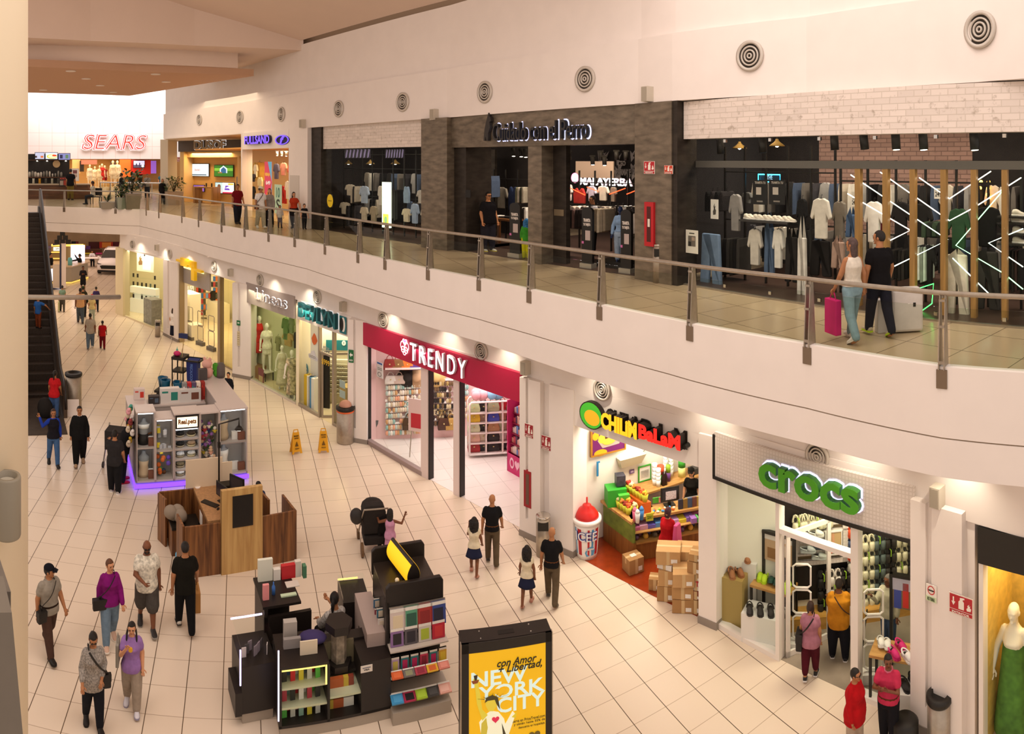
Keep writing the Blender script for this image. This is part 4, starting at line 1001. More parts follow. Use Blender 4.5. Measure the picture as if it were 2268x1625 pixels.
SNK=shoe_mb(1.75);snm=SNK.mesh('sneaker',[hexmat('#d8cdb8'),hexmat('#efe6d8')],True)
for k in range(5):
 for j in(0,1):
  o=tag(obj('sneaker',snm,None,UW4.w(x0+(x1-x0)*(k+.3+.4*j)/5,.95-.02,z0),UW4.a+1.2+.15*j),'cream sneaker on the black shelf behind the long window','shoe','sneakers on the black shelf')
for k,(X,Y)in enumerate([(2222,968),(2225,1035),(2225,1100),(2222,930)]):
 x,y=ZB(X,Y);s,z=UW4.hit(x,y,.8)
 obj_=tag(obj('sneaker',snm,None,UW4.w(s,.8,z),UW4.a+1.3),'cream sneaker on a small shelf at the far end of the long window','shoe','sneakers at the far end')
 one('wall_shelf',MB().box(-.3,-.15,-.03,.3,.15,-.001),BLACK,'small black shelf under a sneaker at the far end of the long window','shelf',UW4.w(s,.8,z),UW4.a,'small shelves at the far end')
psign('poster','white paper poster with photographs stuck inside the long window by the pillar','poster',UW4,.03,(1519,508,559,1546),.004,'#e0d8c8',0,[('box',.2,.3,.8,.75,'#6b6258'),('box',.2,.3,.45,.5,'#2e2a27'),('box',.3,.84,.7,.88,'#3a3530'),('box',.5,.55,.75,.7,'#a58f7c')])
psign('hanging_card','white picture card hanging above the flared jeans','card',UW4,.5,(1574,441,484,1591),.004,'#ded7ca',0,[('poly',.3,.2,.7,.8,'#4a453f',FLAME)])
for a,b,l in((1667,1699,'first'),(1703,1738,'second')):
 psign('hanging_board','black notice board with white print above the sneakers, %s of two'%l,'sign',UW4,.92,(a,398,452,b),.02,'#191716',0,[('text',.15,.84,.9,.94,'#d8cfc4','TRAMITA TU'),('box',.25,.4,.6,.7,'#cfc4b8'),('box',.3,.1,.7,.16,'#8d857b')])
t=psign('neon_sign','cyan neon rectangle around lit letters above the notice boards','neon light',UW4,1.6,(1683,386,399,1727),.02,'#20262a',0,[('text',.36,.15,.64,.85,'#e8fbff','THE')])
x0,z0,x1,z1=UW4.R(1.6,1681,384,401,1729);part('neon_frame',MB().tube([(-.02,-.03,-.03),(x1-x0-.02,-.03,-.03),(x1-x0-.02,-.03,z1-z0-.04),(-.02,-.03,z1-z0-.04),(-.02,-.03,-.03)],.012,6),hexmat('#39c8ff',.5,5),t)
for a,y0,y1,b,l in((1886,437,457,1898,'between the large beige tee and the first post'),(2069,417,440,2087,'high between the fourth and third posts')):
 psign('hanging_price_card','white price card reading 249 %s'%l,'card',UW4,.6,(a,y0,y1,b),.004,'#e2dccf',0,[('text',.12,.2,.88,.7,'#22201e','249'),('box',.15,.8,.85,.88,'#22201e')])
firesign(UW4,3.56,(1577,384,402,1592),'EXTINTOR','red extinguisher sign deep inside the long window by the pillar')
for i,(X,Y)in enumerate([(360,500),(625,490),(1075,470),(1258,465),(1460,465),(1632,465),(1952,465)]):
 x,y=ZB(X,Y);s,z=UW4.hit(x,y,.9);spotcan(UW4.w(s,.9,z+.16),'large black can spotlight under the ceiling of the long window',group='can spotlights of the long window',s=1.25,tilt=.4+.3*(i==3),on=i>3)
def pendant(fr,x,y,d,lab,grp,color='#8a6a34',lit=True):
 s,z=fr.hit(x,y,d);t=thing('pendant_lamp',lab,'pendant lamp',fr.w(s,d,z),0,grp)
 part('lamp_shade',MB().lathe([(.17,0),(.165,.02),(.07,.09),(.035,.13),(.03,.16)],n=20),mat('shade_'+color.lstrip('#'),color,.35,.6),t,True)
 part('cord',MB().cyl((0,0,.16),(0,0,TOPZ-z-.02),.006,n=6),BLACK,t)
 if lit:part('bulb',MB().ell((0,0,.03),.05,10,8),LENS,t,True)
pendant(UW4,1638,329,1.8,'brass pendant lamp behind the long window, nearer the pillar','brass pendants');pendant(UW4,1721,324,1.6,'brass pendant lamp behind the long window, farther from the pillar','brass pendants')
BULB=hexmat('#ffb24a',.5,8)
for i,(X,Y)in enumerate([(1998,716),(2045,716),(1992,755),(2043,757),(1990,797),(2040,796),(2046,872),(1990,905),(1975,872),(2050,815)]):
 x,y=ZB(X,Y);s,z=UW4.hit(x,y,2.2)
 t=thing('hanging_bulb','amber bulb in the cluster glowing behind the fifth oak post','bulb',UW4.w(s,2.2,z),0,'amber bulbs behind the oak posts')
 part('bulb',MB().ell((0,0,0),.035,10,8),BULB,t,True);part('socket',MB().cyl((0,0,.03),(0,0,.09),.014),BLACK,t)
 # first window (W2)
ZC=lambda X,Y:(680+X/2.835,150+Y/2.835)
def W2(kind,X0,Y0,X1,Y1,d,col,lab,group='garments behind the first brick window'):
 x0,y0=ZC(X0,Y0);x1,y1=ZC(X1,Y1);return garment(UW2,kind,(x0,y0,y1,x1),d,col,lab,group)
for a in[('tee',240,730,305,800,'#cdbfa8','beige tee on the top rail of the first brick window'),('tee',330,740,392,848,'#a7b4c6','pale blue shirt on the top rail of the first brick window'),('tee',448,740,478,860,'#c9bfb4','grey shirt behind the lightbox'),('tank',608,745,645,848,'#8fa3ba','blue top on the top rail beyond the lightbox'),('tee',205,840,275,915,'#d8cbb4','cream top at the near end of the low rail'),('tee',335,870,385,955,'#cbbba2','cream shirt in the middle of the low rail'),('tee',395,865,445,975,'#a5957c','tan shirt in the middle of the low rail'),('tee',597,880,655,965,'#d6c9ae','cream shirt beyond the lightbox on the low rail'),('tee',652,850,704,975,'#9fb0c8','light blue shirt beyond the lightbox on the low rail'),('tee',716,855,778,995,'#e3dccd','white shirt at the pillar end of the low rail'),('tee',690,765,748,850,'#bfb8ae','pale tee on the top rail at the pillar end')]:
 W2(a[0],a[1],a[2],a[3],a[4],.9,a[5],a[6])
for(X0,Y0,X1,Y1,n,cols,lab,g)in[(270,860,335,990,5,['#2b2826','#3d3a3c','#1d1c1c'],'dark garment on the low rail of the first brick window','dark garments on the low rail of the first window'),(530,760,600,960,5,['#242222','#1b1a1a','#322e2c'],'black garment between the lightbox and the cream shirt','black garments beyond the lightbox'),(300,740,335,850,3,['#b9ab97','#2e2a28'],'garment on the top rail between the beige tee and the blue shirt','garments on the top rail')]:
 x0,y0=ZC(X0,Y0);x1,y1=ZC(X1,Y1);rackedge(UW2,(x0,y0,y1,x1),1.0,n,cols,lab,g)
rackthing(UW2,762,948,1.0,2.3,'black steel rack with posts behind the first brick window',(0,-1.0,.5),9,2.95)
psign('lightbox','tall pale green lightbox among the clothes of the first brick window','sign',UW2,.55,(846,403,503,863),.08,'#e9f2d0',1.6,[('text',.1,.63,.9,.68,'#8fb3b0','KIDS'),('box',.15,.05,.85,.3,'#d6c24a'),('disc',.3,.1,.7,.25,'#7fa86a')])
for x0,x1,l in((763,821,'wider'),(853,895,'narrower')):  # striped sheets imitating lettering mirrored in the glass, no real banners
 psign('hanging_banner','black and lilac strip imitating reflected lettering atop the first brick window, %s one'%l,'banner',UW2,.3,(x0,331,350,x1),.01,'#2a2535',.0,[('poly',.02+.14*k,0,.14+.14*k,1,'#a99fd8',[(.2,0),(.6,.1),(1,.9),(.6,1),(.3,.5)])for k in range(7)])
for i,(X,Y)in enumerate([(260,605),(397,605),(555,605)]):
 x,y=ZC(X,Y);pendant(UW2,x,y,1.3,'brass pendant lamp in the first brick window','pendants of the first window','#9a7a44')
psign('window_sticker','yellow oval sticker on the glass of the first brick window','sticker',UW2,-.012,(725,430,458,737),.003,'#2a2622',0,[('disc',-.05,-.02,1.05,1.02,'#f2d21f'),('text',.2,.45,.8,.55,'#5a4a10','50')])
letters('neon_sign','small white lit lettering hung deep in the first brick window','sign',UW2,1.6,(742,384,396,766),'CATRIA','#dfe6ff',None,None,.02,2)
x0,z0,x1,z1=UW2.R(1.6,727,382,398,741);t=thing('sign_emblem','round white lit emblem deep in the first brick window','sign',UW2.w(x0,1.6,z0),UW2.a);sign_items(t,x1-x0,z1-z0,[('ring',0,0,1,1,'#dfe6ff',.8),('disc',.2,.2,.8,.8,'#b9c2e8')],1.5)
x0,z0,x1,z1=UW2.R(1.6,746,403,416,761);t=thing('sign_emblem','round red white and blue emblem deep in the first brick window','sign',UW2.w(x0,1.6,z0),UW2.a);sign_items(t,x1-x0,z1-z0,[('disc',0,0,1,1,'#c8323a'),('disc',0,0,1,.62,'#e6e6ee'),('disc',.05,0,.95,.36,'#3b5bb0')],1.0)
# far end of the gallery
FS=Fr(G(546,481,UP),G(692,506,UP))
q0,q1,q2,q3=(px_s(FS,x)for x in(547,650,676,692))
zo=FS.hit(548,331)[1]
fbox('wall_front',FS,[(-.05,-.22,zo,q1+.02,.2,TOPZ),(q1,-.22,UP,q3,.3,TOPZ),(-.12,-.22,UP,.0,.3,TOPZ)],WHITE)
fbox('wall_back',FS,[(-7,3.2,UP,q1+.5,3.3,TOPZ)],mat('warm_shop_wall','#e2b878',.7))
fbox('wall_right',FS,[(q1+.02,.3,UP,q1+.1,3.3,TOPZ)],mat('warm_shop_wall','#e2b878',.7))
fbox('ceiling',FS,[(-7,.2,zo+.05,q1+.1,3.3,zo+.12)],mat('amber_ceiling','#e8a64a',.6))
fbox('floor',FS,[(-7,.2,UP,q1,3.3,UP+.01)],mat('pale_shop_floor','#d8c09a',.25))
lamp('shop_lamp','AREA',FS.w(q1*.3,1.4,zo-.1),130,(1,.72,.42),2.2,1.4,(0,0,FS.a))
panes(FS,[.02,q1*.33,q1*.66,q1-.02],UP,zo,'window_3')
fbox('wall_niche',FS,[(q1+.12,-.24,UP+.02,q2-.08,-.215,FS.hit(665,388)[1])],mat('niche_grey','#cfc6bc',.8))
letters('shop_sign','purple lit block lettering above the warm clothes shop','sign',FS,-.24,(547,302,320,602),'FULLSAND','#6a4be0','#1d1838',None,.12,1.1,bold=.03)
x0,z0,x1,z1=FS.R(-.25,609,300,321,640)
t=thing('sign_emblem','purple oval F emblem beside the purple block lettering','sign',FS.w(x0,-.25,z0),FS.a)
sign_items(t,x1-x0,z1-z0,[('ring',0,0,1,1,'#6a4be0',.80),('text',.33,.1,.72,.95,'#6a4be0','f',.06,.35)],1.1)
part('backing',MB().xprism([((x1-x0)*(.52+.5*cos(2*pi*i/24)),(z1-z0)*(.48+.5*sin(2*pi*i/24)))for i in range(24)],.02,.1),hexmat('#1d1838'),t)
def FSg(kind,rect,d,col,lab,g='clothes in the warm shop window'):return garment(FS,kind,rect,d,col,lab,g)
for a in[('tee',(562,364,392,571),1.0,'#f0dfbf','cream top on the near mannequin side of the warm shop'),('edge',(566,358,400,584),1.5,'#c79a3a','mustard curtain of towels in the warm shop'),('tee',(621,360,388,636),1.2,'#b58f7a','striped shirt hung high in the warm shop'),('tee',(637,364,398,651),1.2,'#c86a4a','coral shirt hung high in the warm shop'),('tee',(606,362,396,619),1.3,'#4b4a5e','dark blue shirt hung high in the warm shop'),('tee',(631,400,440,648),1.0,'#e8e0d0','white swim shirt low in the warm shop'),('pant',(622,412,450,634),1.1,'#b8322c','red shorts low in the warm shop'),('tee',(556,385,402,566),.9,'#3a3030','dark bag hung in the warm shop'),('tee',(556,412,440,566),.9,'#2c2a28','dark top low in the warm shop'),('tank',(571,392,412,582),.9,'#e6cf9a','pale hat and top in the warm shop'),('tee',(640,384,402,651),.9,'#ddb060','sand coloured top in the warm shop')]:FSg(a[0],(a[1][0],a[1][1],a[1][2],a[1][3]),a[2],a[3],a[4])
psign('hanging_banner','pink and sky blue sale banner hanging in the warm shop','banner',FS,.5,(586,358,445,602),.01,'#e03a62',.25,[('poly',0,0,1,1,'#62b7e0',[(.45,1),(1,1),(1,0),(.75,0),(1,.5)]),('text',.1,.62,.75,.72,'#f5d23a','REBAJA'),('text',.2,.42,.8,.52,'#ffffff','649'),('poly',.1,0,.7,.28,'#ee7a2a',[(0,0),(1,0),(.5,1)])])
psign('hanging_flag','pale green upright shop flag in the warm shop window','banner',FS,.3,(608,408,472,624),.01,'#b9cdb0',.15,[('text',.25,.1,.75,.5,'#2a3026','S'),('text',.25,.55,.75,.9,'#4a7a6a','10')])
for i,(x,y)in enumerate([(553,343),(614,341),(624,341),(634,342),(643,344)]):
 s,z=FS.hit(x,y,.8);spotcan(FS.w(s,.8,z+.12),'white track spotlight in the warm shop',mat('white_can','#efe6da'),'white spotlights of the warm shop',.8,.8)
DU=Fr(G(399,447,UP),G(543,455,UP))
zs0,zs1=DU.hit(401,336)[1],DU.hit(401,305)[1]
L=DU.L
fbox('wall_back',DU,[(.0,.9,UP,L,1.0,zs1+.3)],mat('amber_wall','#dcae66',.7))
fbox('wall_frame',DU,[(-.02,0,UP,.32,.9,zs0),(.32,.3,zs0-.35,L,.9,zs0),(px_s(DU,521),.2,UP,px_s(DU,525),.9,zs0-.3)],mat('amber_frame','#e4bd7c',.6))
fbox('wall_fascia',DU,[(-.05,-.12,zs0,L+.3,.9,zs1)],mat('sign_grey_brown','#5a5049',.6))
struct('ceiling',MB().prism([polar(363,38.6),polar(549,30.6),polar(560,41),polar(395,44)],TOPZ-.03,TOPZ+.05),WHITE)
fbox('wall_column',Fr(G(372,452,UP),G(398,450,UP)),[(0,0,UP,.85,.6,TOPZ)],mat('beige_column','#cdbfa8',.8))
lamp('shop_lamp','AREA',DU.w(L*.45,.2,zs0-.1),120,(1,.70,.36),3.2,.4,(0,0,DU.a))
letters('shop_sign','tan backlit lettering on the grey brown fascia of the screen shop','sign',DU,-.13,(431,312,331,500),'DUSOF','#a8977c','#8a7a62','#ffffff',.08,bold=.035,hemit=.7,grow=.03)
def tv(fr,d,rect,lab,items,base='#cfe2ee',emit=1.0,cat='television',g='screens in the amber shop'):
 x0,z0,x1,z1=fr.R(d,*rect);w,h=x1-x0,z1-z0
 t=thing('television_mount',lab,cat,fr.w(x0,d,z0),fr.a,g);t.name='wall_screen'
 part('bezel',MB().box(-.03,0,-.03,w+.03,.06,h+.03),BLACK,t);part('screen',MB().box(0,-.006,0,w,.01,h),hexmat(base,.3,emit),t)
 part('bracket',MB().box(w*.4,.06,h*.3,w*.6,.14,h*.7),BLACK,t)
 sign_items(t,w,h,items,emit,-.007);return t
tv(DU,.78,(415,363,389,462),'pale blue wall screen with small lettering in the amber shop',[('text',.35,.42,.62,.58,'#8a2a2a','DUSO'),('box',.1,.06,.9,.14,'#2f4a5e')])
tv(DU,.78,(475,366,390,516),'wall screen showing a blue gabled house on green grass',[('box',0,.5,1,.75,'#6aa83a'),('poly',.3,.3,.7,.98,'#bcd8f0',[(0,0),(1,0),(1,.6),(.5,1),(0,.6)]),('poly',.36,.3,.64,.85,'#2a5a8a',[(0,0),(1,0),(1,.6),(.5,1),(0,.6)]),('box',.2,.28,.42,.4,'#8a6a40')],'#2f6a22',.8)
tv(DU,.78,(429,410,423,452),'small purple screen low on the amber wall',[('box',.1,.1,.9,.5,'#c87ab0'),('box',.5,.5,.9,.9,'#8a6ad8')],'#7a5ac0',.8)
tv(DU,.78,(477,404,427,518),'bright low screen showing a boy and a laptop advert',[('box',0,0,.4,1,'#a8c8d0'),('disc',.12,.4,.3,.85,'#6a4630'),('box',.08,0,.34,.4,'#d8d0d0'),('poly',.5,.3,.8,.75,'#6a4ab8',[(.1,.4),(.8,.4),(1,0),(.0,0),(.2,1),(.9,.9)]),('box',.4,0,1,.12,'#b82a4a'),('box',.7,.8,.98,.95,'#e0b23a')],'#f2f2f2',1.0)
t=thing('display_table','plain wooden table in front of the amber screen wall','table',DU.w(px_s(DU,435,.1),.1,UP),DU.a)
tw=px_s(DU,479,.1)-px_s(DU,435,.1);W_=woodmat('table_wood_pale','#9a6f3c','#b98c52')
part('tabletop',MB().box(0,-.3,.93,tw,.4,1.0),W_,t)
for sx in(0,tw-.14):part('leg',MB().box(sx,-.3,0,sx+.14,.4,.93),W_,t)
for i,x in enumerate((457,469)):
 s,z=DU.hit(x,417,.1);one('phone',MB().box(-.05,-.01,0,.05,.01,.22),BLACK,'phone standing upright on the plain wooden table','phone',DU.w(s,.1,UP+1.0),DU.a,'phones on the wooden table')
panel('wall_shelf',DU,.75,(526,355,382,541),.12,mat('brown_shelf','#6d4a2c',.6),'brown shelf niche at the right end of the amber shop','shelf')
psign('poster','blue poster with white diagrams at the end of the amber shop','poster',DU,.6,(524,391,422,540),.02,'#3f5f8a',0,[('ring',.3,.6,.7,.85,'#cfd8e4',.8),('box',.25,.2,.75,.5,'#cfd8e4')])
firesign(DU,-.02,(390,348,358,398),'FIRE','small red fire sign on the beige column by the amber shop','small fire signs')
SE=Fr(polar(58,54),polar(405,57.2))
zt_,zb_=SE.hit(82,265)[1],8.42
TILE=gridmat('white_sign_tiles','#f4e8e4','#e0bdb4',1.05,1.05,.012,rough=.5,vary=.0,axes='XZ')
fbox('wall_sign_band',SE,[(-3,0,zb_,SE.L-.6,.6,zt_)],TILE)
fbox('wall_upper_far',SE,[(-3,.8,zt_-.3,SE.L+2,1.2,17)],mat('bright_white_wall','#f8f2f0',.8))
lamp('facade_fill','AREA',SE.w(6.5,-3.5,15.5),1200,(1,.93,.92),14,3,(radians(50),0,SE.a))  # added area light that brightens the white wall above the tiled band
letters('shop_sign','big red slanted lettering with white inlines on the white tiled band','sign',SE,-.05,(181,296,332,326),'SEARS','#e0352b','#c02a22','#ffffff',.15,.9,bold=.03,shear=.22,hemit=.8,grow=.05,inner=(('#ffffff',.012,1.0),('#e0352b',-.014,.9)))
sb=MB()
fbox('wall_back',SE,[(-3,7,UP,16,7.2,zb_)],mat('amber_store_wall','#d8a868',.7))
fbox('ceiling',SE,[(-3,.2,zb_+.02,SE.L+2,7.2,zb_+.1)],WHITE)
lamp('shop_lamp','AREA',SE.w(5,3,zb_-.05),500,(1,.80,.55),11,4,(0,0,SE.a))
def spanel(x0,yt,yb,x1,d,col,lab,emit=0):return panel('wall_panel',SE,d,(x0,yt,yb,x1),.1,hexmat(col,.6,emit),lab,'panel')
spanel(265,352,392,290,5,'#e8762a','orange wall panel inside the department store');spanel(291,354,386,334,5,'#d9261c','red wall panel around the screen in the department store')
tv(SE,4.8,(296,356,371,320),'wall screen showing a crowd on the red panel',[('box',0,0,1,.4,'#4a4458'),('box',.2,.2,.3,.6,'#2a2634'),('box',.5,.1,.6,.7,'#383048'),('disc',.72,.05,.95,.4,'#ffffff')],'#b8b8e0',1.2)
spanel(334,356,384,346,5,'#8a5ac0','purple lit doorway panel inside the department store',.8);spanel(348,358,386,371,5,'#a8763c','wooden shelving panel at the end of the department store')
spanel(160,352,384,178,5,'#e0b478','plain amber wall bay inside the department store');spanel(180,354,364,215,4.6,'#c87060','dull red header inside the department store');spanel(177,356,380,186,4.7,'#2a2220','dark poster inside the department store');spanel(245,358,395,256,3,'#4a3430','dark promotional totem in the department store');spanel(246,366,384,255,2.9,'#d89a6a','picture on the dark promotional totem')
MANQ=mat('mannequin_cream','#ecd9b8',.5)
for i,(x,y0,c,sk_)in enumerate([(199,364,'#e8dcc4',None),(210,368,'#f0e2c8',('#f0e2c8',.1,-.18,.12)),(221,366,'#e6d4b0',None),(232,366,'#8a2a2a',None),(250,355,'#e2d2b4',None),(260,355,'#e8dcc4',None),(226,362,'#c8322c',None)]):
 p=SE.w(SE.hit(x,390,2.0+.3*(i%2))[0],2.0+.3*(i%2),UP);rho=hypot(p[0],p[1]);top=EYE-(y0-YH)/FP*rho
 person('pale mannequin dressed in %s inside the department store, seen by the totem'%['cream','a cream dress','sand','dark red','pale tan','off white','bright red'][i],x,y0,0,0,{},xyz=(p[0],p[1],UP+.35),tall=top-UP-.35,fem=True,hair=None,shirt=(c,.3),pants=(c,.4)if not sk_ else None,skirt=sk_,shoes=None,mannequin=MANQ,vox=.035,name='mannequin',group='mannequins in the department store')
 one('plinth',MB().box(-.3,-.3,0,.3,.3,.35),MANQ,'low cream plinth under a department store mannequin','plinth',(p[0],p[1],UP),SE.a,'mannequin plinths')
CF=Fr(polar(50,45.5),polar(206,45.5))
CD=mat('cafe_dark','#1e1815',.6);CW=woodmat('cafe_wood','#4a2f1c','#6a4428',(1,1,9))
L2=px_s(CF,154,2)
fbox('wall_back',CF,[(-2,2.0,UP,L2,2.2,8.75)],CD)
t=thing('cafe_counter','long brown cafe counter with pale top on the far side','counter',CF.w(0,0,UP),CF.a);LC=px_s(CF,200)
part('front_panel',MB().box(-1.5,0,0,LC,.1,.95),CW,t);part('worktop',MB().box(-1.5,-.1,.95,LC,.6,1.03),mat('pale_counter','#b5a38a',.3),t);part('glass_guard',MB().box(-1.5,.0,1.03,px_s(CF,130),.02,1.38),GLASS,t)
for i,(a,b)in enumerate(((78,98),(101,127),(130,155))):
 tv(CF,1.2,(a,338+2*(i==2),352+1.5*(i==2),b),'menu screen above the cafe bar, %s'%['the one cut by the column','green and yellow sandwich picture','dark one with drinks'][i],[[('box',.6,.2,.9,.5,'#c86a2a'),('box',0,.2,.2,.5,'#3a2a20')],[('disc',.1,.05,.98,.75,'#c8d02a'),('disc',.2,.15,.95,.7,'#f0e8c0'),('disc',.55,.4,.95,.7,'#d8502a')],[('box',.1,.2,.35,.8,'#2a2a4a'),('box',.6,.2,.85,.8,'#5a7a5a')]][i],['#b8c0dc','#cfe0f0','#7a80b8'][i],.8,'television','cafe menu screens')
for k,(z,lab)in enumerate(((8.35,'top'),(7.15,'lower'))):
 one('wall_shelf',MB().box(-1.5,1.6,z-.06,L2,2.0,z),CW,'brown %s shelf on the dark wall of the cafe bar'%lab,'shelf',CF.loc,CF.a)
rr=random.Random(5)
for k in range(12):
 h=rr.uniform(.2,.45);r=rr.uniform(.06,.1)
 one('jar',MB().lathe([(r,0),(r,h*.8),(r*.7,h*.9),(r*.7,h)],n=10),hexmat(rr.choice(['#c9c0b0','#8a8478','#3a3632','#e0d6c4'])),'glass or steel jar on the lower shelf of the cafe bar','jar',CF.w(.4+k*.2,1.8,7.15),0,'jars on the cafe shelf',True)
for k in range(7):
 one('pitcher',MB().lathe([(.08,0),(.07,.3),(.09,.34)],n=10),hexmat(rr.choice(['#b8b0a0','#d8d0c0','#5a5650','#e0a030'])),'pitcher or tray standing on the cafe worktop','pitcher',CF.w(.3+k*.42,.3,UP+1.03),0,'pitchers on the cafe counter',True)
for x,y in((82,356),(104,358),(146,360)):
 s,z=CF.hit(x,y,1.4);t=thing('hanging_lamp','small lit lamp under the top shelf of the cafe bar','ceiling light',CF.w(s,1.7,8.24),0,'cafe shelf lamps');part('lamp_shade',MB().lathe([(.06,0),(.03,.05)],n=10),LENS,t)
s,z=CF.hit(125,363,1.7);one('wall_disc',MB().cyl((0,0,0),(0,.05,0),.26,n=20),hexmat('#d9b888'),'round pale board on the dark cafe wall','board',CF.w(s,1.92,z),CF.a)
s=CF.hit(172,380,-.3)[0]
psign('menu_stand','white menu stand with dark frame at the cafe counter','sign',CF,.2,(158,374,400,174),.05,'#e6dcd0',.1,[('box',.2,.6,.8,.9,'#7a4a4a'),('box',.2,.3,.8,.55,'#b89a8a')],frame='#d8cec0')
psign('menu_board','red lettered menu board leaning on the cafe counter','sign',CF,-.15,(131,392,412,149),.05,'#2a2420',0,[('text',.08,.75,.9,.95,'#d84a3a','ACAICAI'),('box',.1,.1,.5,.6,'#a8988a'),('box',.55,.1,.95,.65,'#a83a2a')])
r0,r1=polar(222,47.5),polar(384,45.5)
t=thing('railing','pale metal railing behind the planters in front of the department store','railing',(r0[0],r0[1],UP),atan2(r1[1]-r0[1],r1[0]-r0[0]));Lr=hypot(r1[0]-r0[0],r1[1]-r0[1])
part('handrail',MB().cyl((0,0,1.05),(Lr,0,1.05),.05),CHROME,t);part('glass_panel',MB().box(0,.0,.1,Lr,.015,.9),GR,t)
for k in range(8):part('post',MB().box(Lr*k/7-.03,-.03,0,Lr*k/7+.03,.03,1.05),STEEL,t)
LEAFM=[mat('leaf_dark','#2c3d1c',.5,vary=.3),mat('leaf_mid','#44582a',.5,vary=.3)]
def plant(px,fy,pot_top,top,width,label,kind='bush',potc='#8d8578',z=UP,seed=1,name='potted_plant'):
 x,y=G(px,fy,z);rho=hypot(x,y);k=rho/FP;ph=(fy-pot_top)*k;H=(fy-top)*k;w=width*k;rr=random.Random(seed)
 t=thing(name,label,'plant',(x,y,z),-atan2(x,y)+.2)
 pw=w*.28 if kind!='spiky' else w*.5;part('pot',MB().loft([[(-pw*.85,-pw*.85,0),(pw*.85,-pw*.85,0),(pw*.85,pw*.85,0),(-pw*.85,pw*.85,0)],[(-pw,-pw,ph),(pw,-pw,ph),(pw,pw,ph),(-pw,pw,ph)]]),mat('pot_'+potc[1:],potc,.6,vary=.06),t)
 q=MB();stem=MB()
 for i in range(5):
  a=rr.uniform(0,2*pi);stem.tube([(0,0,ph*.95),(cos(a)*w*.1,sin(a)*w*.1,ph+(H-ph)*.5),(cos(a)*w*.22,sin(a)*w*.22,ph+(H-ph)*.85)],[.03,.02,.01],5)
 n=120 if kind!='spiky' else 22
 for i in range(n):
  if kind=='spiky':
   a=rr.uniform(0,2*pi);e=rr.uniform(.3,1.2);l=(H-ph)*1.2;b0=(0,0,ph)
  else:
   a=rr.uniform(0,2*pi);u=rr.random();rad=sqrt(rr.random())*w*.42*(1-.3*abs(u-.5));b0=(cos(a)*rad,sin(a)*rad,ph+(H-ph)*(.12+.8*u));e=rr.uniform(-.6,.9);a=rr.uniform(0,2*pi);l=.42*(H-ph)*rr.uniform(.25,.5)+.12
  d=(cos(a)*cos(e),sin(a)*cos(e),sin(e));sd=(-sin(a),cos(a),0);lw=l*.24 if kind!='spiky' else l*.05
  m_=vadd(b0,d,l*.5);tip=vadd(vadd(b0,d,l),(0,0,-l*.2))
  up_=cross(d,sd)
  q.add([b0,vadd(m_,sd,lw),vadd(m_,up_,-.01),vadd(m_,sd,-lw),tip],[(0,1,2),(0,2,3),(2,1,4),(3,2,4)],i%2)
 part('foliage',q,LEAFM,t);part('stem',stem,mat('stem_brown','#4a3a26',.7),t)
 return t
plant(238,462,447,424,34,'spiky plant in a grey planter behind the far glass railing','spiky','#8f8676',seed=2)
plant(269,463,437,402,40,'large leaved plant in a greenish grey planter behind the far railing','bush','#8f9484',seed=3)
plant(292,463,428,374,62,'tall leafy plant in the tallest grey planter behind the far railing','bush','#857b6c',seed=4)
plant(385,453,424,390,64,'bushy plant in a tan planter by the beige column','bush','#a8937c',seed=6)
# far end of the lower hall
fx=Fr(polar(40,66),polar(300,66))
fbox('wall_far',fx,[(-4,0,0,fx.L+6,.4,4.4)],mat('far_shop_wall','#d8b890',.7,vary=.1,vscale=1))
lamp('hall_fill','AREA',(-31,40,4.25),420,(1,.75,.62),8,10)
lamp('hall_fill','AREA',(-24,30,4.25),260,(1,.78,.58),5,6)
def fpan(x0,yt,yb,x1,rho,col,lab,emit=0,cat='display',name='shop_display'):
 A=Fr(polar(x0,rho),polar(x1,rho));_,z1=A.hit(x0+.01,yt);_,z0=A.hit(x0+.01,yb)
 return one(name,MB().box(0,0,max(0,z0),A.L,.3,z1),hexmat(col,.6,emit),lab,cat,A.loc,A.a)
for a in[(182,545,553,200,62,'#7a4aa0','purple toy slide shape in the far play shop'),(196,536,551,222,63,'#5a2a2a','dark red stall back in the far play shop'),(220,536,549,250,62.5,'#d8402a','red circus backdrop in the far play shop'),(226,537,548,246,62,'#e8903a','yellow sun burst on the red circus backdrop'),(250,536,556,264,63,'#6a2a34','dark red corner of the far play shop'),(180,553,565,226,60,'#5a3018','brown shelf counter of the far play shop'),(182,560,563,206,59.5,'#d8c83a','yellow strip along the brown shelf counter'),(212,560,563,226,59.5,'#c83a7a','pink strip along the brown shelf counter'),(158,535,562,168,64,'#1a2230','dark blue doorway in the far lower hall'),(168,535,557,174,64,'#8a3030','red banner beside the dark blue doorway'),(105,545,557,125,64,'#b8a0c8','lilac far shop display above the kiosk'),(118,537,547,150,65,'#e0a878','amber far shop display above the kiosk'),(180,540,549,190,61,'#d8a82a','yellow and blue balloons of the far play shop')]:fpan(*a)
